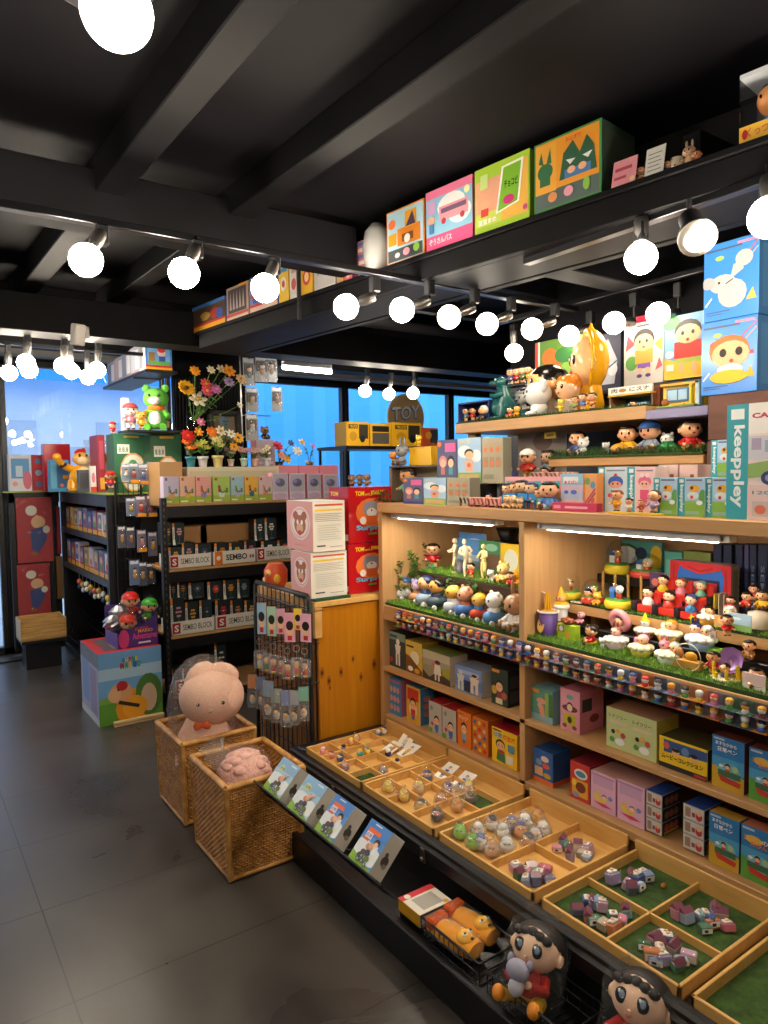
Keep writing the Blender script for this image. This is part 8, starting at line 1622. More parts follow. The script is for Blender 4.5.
beam_box('pink picture box with a striped bus on a white cloud',425.5,472.5,184,front='#e8588a',side='#c84a78',art=[('rect',0,.24,1,.9,'#8ac4e0'),('rect',0,.86,1,1,'#e87aa0'),('disc',.56,.66,.3,'#f0f2f2',.2),('disc',.74,.5,.24,'#f0f2f2',.18),('rect',.3,.44,.92,.68,'#eaa0ac'),('rect',.34,.56,.88,.64,'#7a5a7a'),('disc',.4,.43,.05,'#b83a4a'),('disc',.8,.43,.05,'#b83a4a'),('rect',.04,.6,.22,.82,'#c8a0d0'),('disc',.13,.5,.08,'#f0b090',.07),('rect',.08,.28,.18,.44,'#4a7ab8'),('disc',.9,.8,.06,'#f0e8b0'),('text','ぞうさんバス',.08,.08,.11,'#f0d8e4',.5,.03)])
beam_box('lime picture box with a tall green snack tube print',474,530,160,front='#a8cc3a',side='#88ac2a',art=[('rect',.03,.1,.5,.8,'#e8a88a'),('rect',.03,.1,.97,.3,'#c8d85a'),('rect',.5,.1,.97,.9,'#eab44a'),('poly',[(.4,.22),(.82,.3),(.9,.92),(.52,.9)],'#f0f2ea'),('poly',[(.44,.25),(.79,.32),(.86,.88),(.55,.87)],'#7cb82a'),('text','チョコビ',.56,.56,.12,'#1e2414',.24,.03),('disc',.64,.38,.1,'#c8307a',.07),('disc',.2,.42,.1,'#f0b088',.08),('rect',.13,.24,.27,.36,'#d84a3a'),('rect',.12,.66,.26,.88,'#c8e08a'),('text','豆豆まめ',.08,.12,.08,'#f2f4e8',.34,.03),('disc',.93,.18,.04,'#c84a8a')])
beam_box('green and orange picture box with dark green rabbit creatures',533.5,602,132,d=.2,front='#3f8a4a',side='#2a3a30',art=[('rect',.03,.04,.97,.97,'#e89a2a'),('rect',.03,.04,.97,.28,'#5a6a68'),('rect',.03,.26,.35,.94,'#eaa83a'),('disc',.18,.56,.12,'#2f6a44',.12),('poly',[(.08,.7),(.12,.86),(.16,.66)],'#2f6a44'),('poly',[(.2,.66),(.26,.88),(.28,.66)],'#2f6a44'),('rect',.1,.36,.26,.52,'#2f6a44'),('poly',[(.4,.36),(.94,.36),(.9,.7),(.8,.86),(.7,.66),(.6,.86),(.46,.72)],'#2a5a40'),('poly',[(.5,.62),(.64,.6),(.56,.54)],'#e8ecea'),('poly',[(.74,.6),(.88,.62),(.82,.54)],'#e8ecea'),('rect',.48,.36,.86,.48,'#4a7ab0'),('disc',.58,.46,.06,'#f0b088',.05),('disc',.74,.46,.06,'#f0b088',.05),('disc',.3,.17,.07,'#e0925a',.07),('disc',.54,.18,.07,'#e8a0b0',.07),('disc',.8,.2,.05,'#8ac04a',.09),('text','おにぎり',.5,.86,.06,'#d83a2a',.22,.02)],right=[('rect',.1,.1,.9,.9,'#3a4438')])
beam_box('small red striped box beside the grey oval cover',357,369,240,d=.08,front='#c86a5a',side='#8a4a44',art=[('rect',.06,.06+.16*i,.94,.16+.16*i,['#d8d0cc','#4a6ab0'][i % 2]) for i in range(6)],off=.05)
# grey oval cover
p=on_beam(378,262,.05);h=on_beam(378,223,.05).z-ZB;o=empty('oval_cover',(p.x,p.y,ZB+.0006),RB);tag(o,'pale grey glossy oval cover standing on the beam beside the orange box','cover')
MB().lathe([(.04,0),(.055,h*.25),(.06,h*.5),(.05,h*.8),(.025,h*.97),(.001,h)],'#a8a8a6!',20,sy=1.2).build('shell',o);MB().lathe([(.042,.0),(.05,.004),(.044,.01)],'#8a8a88!',20,sy=1.2).build('foot',o)
# far end
beam_box('open-fronted toy window box with red and yellow base at the far beam end',192,225,302,name='window_toy_box',d=.2,front='#5a4030',side='#3a6ab0',art=[('rect',0,0,1,.2,'#e8a41e'),('rect',0,.18,1,.26,'#c8281e'),('rect',0,.86,1,1,'#3f7ac8'),('disc',.4,.5,.16,'#c8a04a',.16),('disc',.7,.5,.14,'#b83a2c',.2),('disc',.84,.44,.1,'#3a5ab0',.2),('disc',.2,.42,.1,'#4a4a3a',.12)],g='toy boxes at the far beam end')
beam_box('window box with a row of pale upright figures on the beam',226,248,285,name='window_toy_box',d=.2,front='#b89a8a',side='#c8b0a0',art=[('rect',.08,.2,.92,.92,'#4a4048')]+[('poly',[(.14+.15*i,.3),(.24+.15*i,.3),(.19+.15*i,.85)],'#b8a8a0') for i in range(5)]+[('rect',0,0,1,.08,'#e0c0b0'),('rect',0,.1,1,.18,'#c8483a'),('rect',.6,.92,1,1,'#e8a03a')],g='toy boxes at the far beam end')
beam_box('blue toy box with a red stripe behind the hanging globe bulb',249,277,273,name='window_toy_box',d=.2,front='#7a8ac0',side='#5a6ab0',art=[('rect',0,0,1,.14,'#e8c0b0'),('rect',0,.14,1,.22,'#c8342c'),('disc',.2,.5,.16,'#c83a3a',.16),('rect',.12,.24,.3,.42,'#3a5ab0'),('rect',.4,.3,.9,.9,'#9aa8d0')],g='toy boxes at the far beam end')
beam_box('yellow card box with a small red print past the globe bulb',278,288,266,d=.1,front='#ecc03a',side='#c89a2a',art=[('disc',.5,.5,.3,'#e8e0d0',.2),('disc',.5,.5,.16,'#c84a3a',.1),('rect',.1,.82,.9,.94,'#3a8ac0')],g='toy boxes at the far beam end')
beam_box('white card box with a red print beside the dark post',289,297.5,262,d=.1,front='#e6dcd6',side='#c8b8b0',art=[('disc',.5,.4,.3,'#d8605a',.16),('rect',.2,.7,.8,.86,'#d8a0a0')],g='toy boxes at the far beam end')
beam_box('yellow box with a red round print past the dark post',300.5,312,260,d=.1,front='#e8b42a',side='#c8922a',art=[('disc',.5,.5,.34,'#c8483a',.24),('disc',.5,.5,.2,'#f0c89a',.14),('rect',.1,.86,.9,.95,'#c83a2c')],g='toy boxes at the far beam end')
beam_box('grey white box with faint figures on the beam',313.5,335,252,d=.12,front='#cfcac6',side='#9a9694',art=[('rect',.06,.06,.94,.94,'#bcb6b4')]+[('disc',.2+.2*i,.55,.06,'#8a8488',.16) for i in range(4)],g='toy boxes at the far beam end')
beam_box('brown tan box on the beam before the red blue box',336,343,252,d=.1,front='#b88a5a',side='#8a6a44',g='toy boxes at the far beam end')
beam_box('small red and blue printed box on the beam',343.5,352,255,d=.08,front='#b8545a',side='#7a3a44',art=[('rect',.1,.5,.9,.9,'#4a6ab0'),('disc',.5,.3,.26,'#e8c0a0',.2)],g='toy boxes at the far beam end')
p=on_beam(299,300,-.02);o=MB().box((-.008,-.008,-.12),(.008,.008,.16),'black_steel',.002).build('beam_post',None,(p.x,p.y,ZB));tag(o,'thin dark post clamped to the beam between the white and yellow boxes','post')
# small things near the camera end
def bfig(label,px,hpx,off=.05,**k):
    yy=256-.358*(px-384)*1.0;p=on_beam(px,yy,off);p.z=ZB;nm=k.pop('name','toy_figure');ct=k.pop('cat','toy figure');return figure(nm,label,ct,p,hpx*depth(p)/FPX,RB,**k)
def card_b(label,a,c,t,bt,col,art,off=.02):
    pa=on_beam(a,t,off);pc=on_beam(c,t,off);w=Vector((pa.x-pc.x,pa.y-pc.y)).length;h=on_beam(a,t,off).z-ZB;m_=(pa+pc)/2;b=MB(RX(-.2));b.box((-w/2,0,0),(w/2,.002,h),col);face_art(b,art,(-w/2,0,0),(1,0,0),(0,0,1),(0,-1,0),w,h);return tag(b.build('price_card',None,(m_.x,m_.y,ZB+.0006),RB),label,'card','cards on the beam')
card_b('pink price card leaning on the beam',611,635,161,176,'#e89aa4',[('rect',.1,.6,.8,.72,'#b84a5a'),('rect',.1,.3,.6,.4,'#b84a5a'),('disc',.86,.2,.1,'#f0d0a0')])
card_b('white handwritten card leaning on the beam',644,663,148,168,'#dcdad4',[('rect',.14,.2+.14*i,.86-.1*(i % 2),.23+.14*i,'#7a7874') for i in range(5)])
bfig('tiny yellow figure at the foot of the pink price card',627,9,shirt='#e8b82a',pants='#4a6ab0',style='sit');bfig('tiny brown-haired figure between the two beam cards',641,18,hair='#6a3a20',shirt='#c8a07a',pants='#7a4a3a')
bfig('tiny blond figure in blue beside the spotted mug',668,14,hair='#e8a83a',shirt='#3a9ac8',pants='#e8822a');bfig('long-eared tan toy on the beam beside the crouching pink figure',689,22,skin='#d8b090',hair='#d8b898',shirt='#d8b890',pants='#e88a9a',hat='ears');bfig('brown-haired figure in pink on the beam',697,18,hair='#8a3a20',shirt='#d85a8a',pants='#d88a9a',style='sit')
p=on_beam(677,158,.05);o=empty('spotted_mug',(p.x,p.y,ZB+.0006),RB);tag(o,'cream spotted mug toy on the beam','mug');b=MB();b.lathe([(.015,0),(.017,.002),(.017,.04),(.015,.04),(.014,.006)],'#e8dcc4!',16);b.build('mug_body',o);b=MB()
for i in range(8):b.ell((.0165*math.cos(i*2.4),.0165*math.sin(i*2.4),.008+.004*i),(.003,.003,.003),'#c8404a!',6,4)
b.build('spots',o);MB().tube([(.017,0,.03),(.026,0,.028),(.026,0,.014),(.017,0,.01)],.0025,'#e8dcc4!',6).build('handle',o)
# window box with a doll at the frame edge
pa=on_beam(740,76,.012);pc=on_beam(790,60,.012);w=Vector((pa.x-pc.x,pa.y-pc.y)).length;m_=(pa+pc)/2;h=pa.z-ZB
o=empty('window_doll_box',(m_.x,m_.y,ZB+.0006),RB);tag(o,'yellow-based window box with a doll at the picture edge on the beam','toy box');b=MB();b.box((-w/2,0,0),(w/2,.12,h*.24),'#ecb83a');b.box((-w/2,0,h*.94),(w/2,.12,h),'#d8dce4');b.box((-w/2,.117,0),(w/2,.12,h),'#4a4a5a');face_art(b,[('text','くっつき',.16,.25,.6,'#d86a4a',.6,.02),('disc',.12,.5,.06,'#c8242a',.3)],(-w/2,0,0),(1,0,0),(0,0,1),(0,-1,0),w,h*.24);b.build('box_card',o)
MB().box((-w/2,.0,h*.24),(w/2,.117,h*.94),'acrylic').build('clear_window',o);b=MB();b.ell((0,.06,h*.62),(w*.3,.05,h*.22),'#e89a5a!',16,10);b.ell((0,.068,h*.7),(w*.31,.048,h*.19),'#1e1814!',14,7);b.lathe([(w*.22,h*.25),(w*.2,h*.38),(w*.1,h*.45)],'#4a8ac8!',12,TR(0,.06,0),sy=.5)
for e in (-.1,.1):b.ell((e*w,.012,h*.62),(w*.03,.006,h*.03),'#15110e!',8,5)
b.build('doll',o)
# hanging bagged animal toys by the window, on a chrome stand
xs=P(241,400,'y',4.9).x
o=empty('chrome_stand',(xs,4.9,1.3228));tag(o,'thin chrome stand with hooks for bagged animal toys by the ribbed panel','stand');zt=P(241,340,'y',4.9).z;MB().tube([(0,0,0),(0,0,zt-1.322)],.008,'#b8b8b8*',8).build('pole',o);
for z in (.62,.46,.3,.15):MB().tube([(0,0,z),(.22,0,z),(.22,-.04,z)],.004,'#b8b8b8*',6).build('hook',o);MB().box((-.05,-.05,0),(.05,.05,.01),'#8a8a8a*',.002).build('base',o)
bags=[(249,358,386,12,'#8a8e90','#6a6a70','grey'),(262,356,382,14,'#c0a080','#a87a4a','tan lying'),(271,355,382,13,'#b89a78','#a87a4a','tan standing'),(252,388,412,13,'#b0a890','#b8a488','cream'),(277,387,411,11,'#c0a890','#a88864','small brown'),(252,414,441,13,'#8a94a0','#c8ccd0','pale')]
for i,(px,t,bt,w,k,toy,nm) in enumerate(bags):pack(f'{nm} animal toy hanging in a clear bag by the ribbed panel',px,t,bt,w,4.84,'#4a3a30',None,toy,film='film_bright',backc='#b8b4ac' if i % 2 else '#c8c6c0',group='bagged animal toys by the window',name='bagged_toy',hookd=.06)
# truck boxes and things far behind the counter
YT=5.3
zt=P(370,446,'y',YT).z;xl=P(345,446,'y',YT).x;xr=P(440,446,'y',YT).x
o=empty('display_table',((xl+xr)/2,YT,0));tag(o,'black display stand by the windows that carries the yellow truck boxes','table');w=(xr-xl)/2;b=MB();b.box((-w,-.02,zt-.03),(w,.5,zt),'black_steel',.003);b.build('table_top',o)
for sx in (-1,1):
    for sy in (.0,.45):MB().box((sx*w-.02*(sx > 0),sy,0),(sx*w+.02*(sx < 0),sy+.02,zt-.03),'black_steel').build('leg',o)
MB().box((-w,0,zt-.4),(w,.45,zt-.38),'black_steel').build('lower_shelf',o)
tr_art=[('rect',.55,.3,.95,.9,'#3a3428'),('disc',.3,.4,.16,'#c8921e',.2),('rect',.1,.72,.5,.9,'#2a241c'),('text','TRUCK',.14,.75,.12,'#f0c02a',.34,.02),('disc',.7,.3,.12,'#1a1a1a',.16)]
for a,c,t,lb in ((346,369,422,'yellow truck box nearest the window post'),(370,391,424,'middle yellow truck box with a clear window'),(392,421,423,'third yellow truck box beside the orange box')):box_y('truck_box',lb,'toy box',YT,a,c,t,zt,.2,front='#e8b01c',art=tr_art if a != 370 else [('rect',.1,.1,.9,.6,'#5a5650'),('rect',.1,.64,.9,.9,'#2a241c')])
box_y('truck_box','orange and dark toy box behind the dark sprig at the counter end','toy box',YT,422,438,428,zt,.15,front='#d8562a',art=[('rect',.5,.2,1,.9,'#3a3a44'),('disc',.4,.6,.2,'#e8a03a',.2)])
for i,(px,k) in enumerate(((352,'#b8683a'),(360,'#8a6a3a'),(367,'#c89a6a'))):fig_px(f'{nth(i+1)} tiny toy on the lower shelf of the stand by the windows',px,486,14,'y',YT+.1,skin='#c8a07a',hair=k,shirt=k,pants='#4a4a5a',rz=0).location.z=zt-.38
# round wooden sign on the glass
p=P(406,417,'y',YG-.02);rr_=23*depth(p)/FPX;o=empty('round_sign',p);tag(o,'round tan sign with blue white TOY lettering on the window glass','sign');b=MB(RX(PI/2));b.lathe([(1,-.006),(1,.0)],'#c8a878',36);
me=MB();me.lathe([(rr_,-.004),(rr_,.004)],'sign_disc',36,RX(PI/2));me.lathe([(rr_*.94,.0041),(rr_*.94,.006)],'sign_disc',36,RX(PI/2));me.build('disc',o)
b=MB();b.text('TOY','#4a86c8',(-.0,-.008,rr_*.16),(1,0,.12),(0,0,1),rr_*.62,.06,rr_*1.6,True);b.text('TOY','#ffffff',(-.0,-.010,rr_*.18),(1,0,.12),(0,0,1),rr_*.58,.02,rr_*1.5,True);b.build('lettering',o)
# ================================================================ IN THE PINE TRAYS
rt=random.Random(21);ZF=.2695
def charm(label,x,y,r,c1,c2,c3,group,name='toy_charm',bagged=True,z=ZF,cat='toy charm'):
    o=empty(name,(x,y,z),rt.uniform(-2.4,-.7));tag(o,label,cat,group)
    b=MB();b.ell((0,0,r*.85),(r,r*.9,r*.82),c1+'!',12,8);b.build('body',o)
    b=MB();b.ell((0,-r*.1,r*1.5),(r*.72,r*.68,r*.62),c2+'!',12,8)
    hd=b.build('head',o);b=MB()
    for e in (-.26,.26):b.ell((e*r,-r*.74,r*1.55),(r*.09,r*.06,r*.12),'#15110e!',6,4)
    b.build('face',hd);b=MB();b.ell((0,r*.05,r*1.72),(r*.74,r*.68,r*.5),c3+'!',10,6,-.05,.5);b.build('hair',hd)
    if bagged:
        b=MB();rows=[];n=10
        for t,q in ((0,.9),(.3,1.25),(.6,1.2),(.82,.8),(.94,.25),(1,.16),(1.12,.4)):rows.append([(r*q*(1+rt.uniform(-.12,.12))*math.cos(2*PI*j/n),r*q*(1+rt.uniform(-.12,.12))*math.sin(2*PI*j/n),r*2.5*t) for j in range(n)])
        b.ring(rows,'film_bright',True,False,False);b.build('plastic_bag',o)
    return o
def tpx(px,py):p=P(px,py,'z',.29);return p.x,p.y
t1=[(323,750,'#e08a9a','#f0b8c0','pink'),(331,754,'#d87a8a','#8a4a5a','rose'),(340,757,'#3a5a8a','#2a3a5a','blue'),(351,741,'#e8a05a','#e8c02a','orange'),(356,738,'#e88a6a','#e8b83a','coral'),(343,748,'#5a5a6a','#3a3a4a','slate'),(360,752,'#3aa09a','#e8c03a','teal'),(367,750,'#e8b83a','#3a8a7a','gold'),(378,733,'#4a6a9a','#e8e4dc','navy'),(384,730,'#d8d0c4','#4a5a8a','cream'),(345,766,'#8a6ab0','#d88a6a','violet'),(388,752,'#2a3a6a','#e8e8e8','dark blue'),(383,770,'#8aa0c8','#c8c8d8','pale blue'),(397,762,'#e8d8b8','#2a2a3a','ivory')]
for px,py,a,c,nm in t1:x,y=tpx(px,py);charm(f'small {nm} toy charm in a cell of the twelve-celled tray',x,y,.0165,a,'#f0c8a0',c,'small charms in the twelve-celled tray',bagged=px in (345,383,356))
def card_t(label,px,py,rz,k,x_t=.45,z=.275):
    x,y=P(px,py,'z',.30).x,P(px,py,'z',.30).y
    b=MB(RZ(rz) @ RY(-x_t));w,h=.032,.047;b.box((-h,-w,0),(h,w,.0015),'#e9e4d8');T=[('disc',.5,.72,.12,'#2a2018',.09),('disc',.5,.68,.1,'#e8b890',.07),('poly',[(.36,.58),(.64,.58),(.66,.2),(.34,.2)],k),('rect',.4,.06,.48,.22,'#3a3a44'),('rect',.52,.06,.6,.22,'#3a3a44')]
    face_art(b,T,(-h,w,.0015),(0,-1,0),(1,0,0),(0,0,1),2*w,2*h)
    return tag(b.build('picture_card',None,(x,y,z)),label,'card','cards lying on the tray backs')
card_t('white picture card with a blue skirted print, first on the twelve-celled tray',391,745,.1,'#2f5aa8',.3,.285);card_t('white picture card behind the others on the twelve-celled tray',406,739,.5,'#c8b8a8',.3,.292);card_t('white picture card with an ochre suit print on the twelve-celled tray',409,750,.12,'#d8a03a',.3,.298)
card_t('white picture card with a blue print, first on the nine-celled tray',447,768,.1,'#2060b8',.35,.287);card_t('white picture card with a blue and red print, second on the nine-celled tray',464,777,.1,'#3a6ac0',.35,.287)
t2=[(388,787,'#e8c83a','#f0d45a','#e8c02a','lemon yellow'),(404,796,'#e8c23a','#f0cc4a','#d8a82a','golden yellow'),(419,788,'#e0c090','#f0c8a0','#e8c84a','peach and yellow'),(427,777,'#4a5a8a','#e8b890','#2a3a6a','navy'),(421,806,'#e8c070','#f0c090','#1a1614','black and gold'),(441,800,'#c88a5a','#e8b07a','#b87a44','brown'),(437,816,'#26242a','#e8a8a0','#1a1a1e','black'),(457,806,'#d89a4a','#e8b068','#c8823a','caramel'),(456,794,'#d8a878','#e8b890','#b88a5a','tan'),(470,799,'#5a4a42','#e0a878','#4a3a34','dark brown'),(475,786,'#e8b888','#f0c498','#e8d03a','blond'),(448,789,'#a88ab0','#e8c0a0','#6a4a7a','mauve')]
for px,py,a,s,c,nm in t2:x,y=tpx(px,py);charm(f'{nm} ball toy in a tied clear bag in the nine-celled tray',min(x,1.76),y,.0215,a,s,c,'bagged ball toys in the nine-celled tray','bagged_toy',cat='bagged toy')
t3=[(460,832,'#8ac83a','#9ad84a','#7ab82a','bright green'),(473,842,'#8ac83a','#a0dc50','#6aa82a','lime green'),(478,830,'#e8e0d4','#e8b890','#eeeeea','white hooded'),(480,842,'#e8e4dc','#e8e4dc','#5a6ab0','white and blue scarf'),(492,823,'#e8e6e0','#f0c098','#1a1614','white with black hair'),(503,831,'#e6e4de','#e0dcd8','#d8d4d0','large white'),(512,824,'#8a8ab0','#c8a06a','#6a6aa0','lavender'),(521,830,'#e89a4a','#f0b070','#4a4a8a','orange and violet'),(525,821,'#e6e6e2','#e0e0dc','#eeeeea','round white'),(538,817,'#e8a01e','#f0b02a','#e0921a','amber ribbed'),(543,829,'#e4dcd0','#e0c8b8','#d8d4cc','pale mixed'),(535,836,'#dcd8d0','#e8c0a0','#c8c0b8','cream and silver'),(492,849,'#dcb898','#e8b890','#d8a070','tan and grey'),(507,845,'#e8e6e2','#eeeeea','#dcdcd8','small white'),(528,841,'#d8a06a','#f0b480','#1a1614','dark haired')]
for px,py,a,s,c,nm in t3:x,y=P(px,py,'z',.295).x,P(px,py,'z',.295).y;y=max(y,1.372);charm(f'{nm} bagged ball toy in the heaped white toy tray',max(x,1.47) if y < 1.56 and x < 1.53 else x,y,.0235,a,s,c,'bagged toys heaped in the third tray','bagged_toy',cat='bagged toy')
def block(label,x,y,sz,k,rz,tilt,kind,group,z=ZF):
    o=empty('toy_block',(x,y,z),rz);tag(o,label,'toy block',group);o.rotation_euler.x=tilt*.3
    w,d,h=sz;b=MB();b.box((-w,-d,0),(w,d,h*2),k+'!',.003);b.build('block_body',o)
    b=MB()
    if kind == 0:b.box((-w*.7,-d*.7,h*2),(w*.7,d*.7,h*2.4),'#d8d4d0!',.002);b.ell((0,0,h*2.5),(w*.3,w*.3,w*.25),'#e8b890!',8,5)
    elif kind == 1:b.box((-w*.9,-d-.001,h*.5),(w*.9,-d+.002,h*1.6),'#e8e0d8!');b.box((-w*.5,-d-.002,h*.8),(w*.1,-d,h*1.4),'#3a3440!')
    else:b.add([(-w,-d,h*2),(w,-d,h*2),(w,d,h*2),(-w,d,h*2),(-w,0,h*2.9),(w,0,h*2.9)],[(0,1,5,4),(2,3,4,5),(0,4,3),(1,2,5)],'#7a4a5a!')
    b.build('block_top',o);MB().box((-w*1.06,-d*1.06,-.0),(w*1.06,d*1.06,h*2.05),'package',.003).build('wrapper',o)
bk=['#c8a0b0','#a8b4c8','#8a9ac0','#d88a9a','#b8a48a','#5a8a6a','#6a6a80','#c86a7a','#8ab0b8','#9a8ab0','#d8c0a8','#4a5a8a','#3a6a4a','#c87a4a']
names_=['dusty pink','pale blue','periwinkle','rose','sand','sage','slate','raspberry','aqua','lilac','beige','indigo','forest green','rust']
cells=[('in the near front cell of the white toy tray',[(516,868),(524,872),(532,870),(541,874),(549,880),(536,882),(527,880),(545,868),(519,876)]),('in the back cell of the white toy tray',[(557,848),(564,843),(574,846),(583,853),(571,856),(589,850)]),
         ('in the far front cell of the turfed tray',[(577,911),(588,901),(598,906),(590,919),(613,918),(620,924),(628,914),(616,932),(604,926)]),('in the far back cell of the turfed tray',[(614,881),(627,886),(634,879),(643,875),(640,888)]),('in the near front cell of the turfed tray',[(645,948),(655,940),(664,937),(652,958),(673,950),(664,962),(689,958),(677,966),(660,952),(682,962)]),('in the near back cell of the turfed tray',[(688,920),(699,917),(709,922),(716,915),(728,928),(705,930),(678,916)])]
for ci,(where,pts) in enumerate(cells):
    for i,(px,py) in enumerate(pts+[(x_+4,y_+3) for x_,y_ in pts[1:4]]):
        p=P(px,py,'z',.282);k=(i*5+ci*3) % 14;sz=(rt.uniform(.014,.020),rt.uniform(.011,.016),rt.uniform(.010,.016))
        block(f'{names_[k]} wrapped toy block {where}' if i < 14 else '',min(max(p.x,1.47),1.86),p.y,sz,bk[k],rt.uniform(-1.2,1.2),rt.uniform(-1,1),(i+ci) % 3,'wrapped toy blocks in the trays',ZF if ci < 2 else .274)
# small wooden acorn on the turfed tray back
o=empty('acorn',(1.80,P(667,884,'z',.28).y,.2745));tag(o,'small acorn lying on the back of the turfed tray','acorn');MB().ell((0,0,.007),(.009,.007,.007),'#b87a3a!',10,6).build('nut',o);MB().ell((.006,0,.007),(.005,.0078,.0078),'#6a4a2a',10,6).build('cap',o)
# ================================================================ ON THE LOW BASE DECK
ZK=.1065
def wire_basket(label,y1,y0,x0=1.246,x1=1.395,h=.06):
    o=empty('wire_basket',((x0+x1)/2,(y0+y1)/2,ZK));tag(o,label,'wire basket','black wire baskets on the base deck');T=TR(-(x0+x1)/2,-(y0+y1)/2,.003);b=MB(T)
    for z in (0,h*.5,h):b.tube([(x0,y0,z),(x1,y0,z),(x1,y1,z),(x0,y1,z),(x0,y0,z)],.0025 if z < h else .004,'black_steel',5)
    n=int((y1-y0)/.02)
    for i in range(n+1):y=y0+(y1-y0)*i/n;b.tube([(x0,y,h),(x0,y,0),(x1,y,0),(x1,y,h)],.0016,'black_steel',4)
    b.build('wire',o);return o
wire_basket('black wire basket holding the yellow slipper bags',1.615,1.36);wire_basket('black wire basket holding the boy doll with the grey toy',1.33,1.06);wire_basket('black wire basket nearest the bottom picture edge',1.03,.72)
p=P(394,914,'z',.12);o=carton('snack_box','flat yellow and red box with a clear window lying on the base deck','box',(1.247,1.678,ZK+.02),RW,.11,.13,.04,'#ecae1e',[('rect',0,.1,1,.2,'#d8921a')],side='#d8d0c0',top='#e4ddd0',top_art=[('rect',.0,.0,.22,1,'#c8303a'),('rect',.3,.2,.88,.8,'#a8a298'),('disc',.12,.2,.1,'#f0e8d8'),('disc',.9,.86,.08,'#e8a02a')]);o.rotation_euler.x=0
MB().box((-.052,.004,.0),(.052,.126,.012),'black_board').build('x')
sc.collection.objects[-1].name='box_riser';rb=bpy.data.objects['box_riser'];rb.location=(1.247,1.678,ZK+.0004);rb.rotation_euler.z=RW;rb.scale=(1,1,1.55);tag(rb,'low black riser under the flat yellow box','riser')
for i,(y,x) in enumerate(((1.51,1.285),(1.525,1.365))):
    o=empty('slipper_bag',(x,y,ZK+.012),.12);tag(o,f"{('aisle-side', 'table-side')[i]} yellow orange slipper in a clear bag on the base deck",'slipper');o.rotation_euler.x=.0
    b=MB();
    rows=[]
    for q in range(9):
        t=q/8;w=.040*(.72+.28*math.sin(PI*min(1,t*.9+.15)));rows.append([(w*math.cos(2*PI*j/14),-.085+.17*t,.03+.028*(.8+.3*math.sin(PI*t))*math.sin(2*PI*j/14)) for j in range(14)])
    b.ring(rows,'#e89a1a~',True);b.build('slipper',o)
    b=MB();b.box((-.034,.05,.03),(.034,.086,.064),'#c8541a!',.006);b.build('heel_panel',o)
    b=MB();b.ell((0,-.045,.05),(.03,.03,.02),'#f0b02a',12,7)
    for e in (-.012,.012):b.ell((e,-.052,.069),(.0075,.0075,.004),'#f4f0e8',8,5);b.ell((e,-.053,.0715),(.0045,.0045,.003),'#15110e',8,5)
    b.ell((0,-.07,.06),(.006,.005,.004),'#3a2018',6,4);b.build('face',o)
    bb_=MB();rows=[]
    for q in range(9):
        t=q/8;w=.047*(1 if 0 < q < 8 else .3)*(1+rt.uniform(-.06,.06));rows.append([(w*math.cos(2*PI*j/14),-.1+.205*t,.032+.036*(1 if 0 < q < 8 else .3)*math.sin(2*PI*j/14)) for j in range(14)])
    bb_.ring(rows,'film',True);bb_.build('plastic_bag',o)
    b=MB();rows=[[((.006+.016*t)*math.cos(2*PI*j/8)*(1+.4*(j % 2)),-.1-.05*t,.03+(.006+.014*t)*math.sin(2*PI*j/8)) for j in range(8)] for t in (0,.3,.6,1)];b.ring(rows,'film_bright',False,False,False);b.build('bag_tail',o)
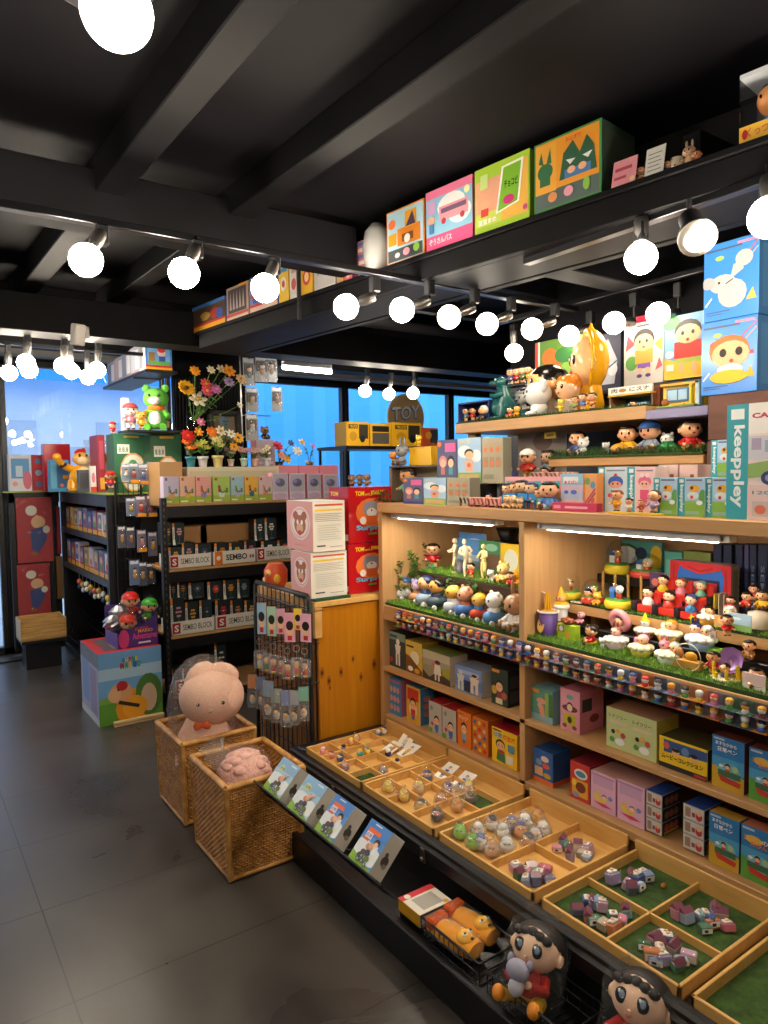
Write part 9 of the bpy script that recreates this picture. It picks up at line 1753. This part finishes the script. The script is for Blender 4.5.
def boy_doll(label,x,y,h,rz,held=True):
    o=empty('boy_doll',(x,y,ZK+.012),rz,h);o.rotation_euler.x=-.42;tag(o,label,'doll','large wrapped boy dolls');sk='#edc3a4'
    b=MB()
    for e in (-.14,.14):b.tube([(e,0,.1),(e*1.6,-.24,.08)],[.11,.085],'#d8a81e',12);b.ell((e*1.75,-.34,.1),(.085,.07,.1),'#e8902a',12,8)
    b.ell((0,.03,.12),(.22,.18,.12),'#d8a81e',14,8);b.build('legs',o)
    b=MB();b.lathe([(.2,.14),(.22,.22),(.19,.36),(.1,.44)],'#b8201e',16,sy=.8)
    for e in (-1,1):b.tube([(e*.17,0,.37),(e*.25,-.12,.28),(e*.12,-.26,.3)],[.075,.07,.055],'#b8201e',10);b.ell((e*.09,-.28,.31),(.055,.055,.05),sk,10,6)
    b.build('body',o)
    b=MB();b.ell((0,-.02,.68),(.32,.27,.27),sk,24,14)
    for e in (-.32,.32):b.ell((e,0,.64),(.05,.07,.08),sk,10,6)
    b.ell((0,-.3,.6),(.02,.02,.016),sk,8,5);hd=b.build('head',o)
    b=MB();b.ell((0,.05,.76),(.325,.27,.225),'#1c1614',22,9,-.02,.5);
    for i in range(5):b.ell((-.2+.1*i,-.2,.88-.02*abs(i-2)),(.075,.06,.06),'#1c1614',8,5)
    b.build('hair',hd)
    for e in (-.12,.12):b=MB();b.ell((e,-.262,.7),(.075,.03,.085),'#17131a!',14,8);b.ell((e+.012,-.288,.715),(.035,.012,.045),'#8a9ab0!',10,6);b.ell((e-.02,-.292,.74),(.016,.01,.02),'#ffffff!',8,5);b.build('eye',hd)
    for e in (-.13,.13):MB().tube([(e-.05,-.245,.82),(e,-.235,.84),(e+.05,-.235,.83)],.008,'#3a2a22',5).build('eyelash',hd)
    MB().ell((0,-.285,.55),(.03,.02,.024),'#b86a5a',8,6).build('mouth',hd)
    if held:
        b=MB();b.ell((-.03,-.37,.44),(.16,.1,.13),'#9a98ac',14,9)
        for e in (-1,1):b.ell((-.03+e*.13,-.35,.53),(.05,.04,.07),'#8a889c',8,6)
        b.ell((-.02,-.36,.26),(.1,.09,.12),'#b8b6c4',12,8);b.build('grey_toy',o)
    bag(o,-.04,1.14,[(.36,0),(.42,.2),(.4,.45),(.42,.65),(.36,.82),(.2,.92),(.24,1)],'film',int(y*100),24,.95,False)
    return o
boy_doll('large wrapped boy doll in red hugging a grey toy on the base deck',1.285,1.225,.205,RW+.25)
boy_doll('large wrapped boy doll cut off by the bottom picture edge',1.34,.955,.21,RW+.2,False)
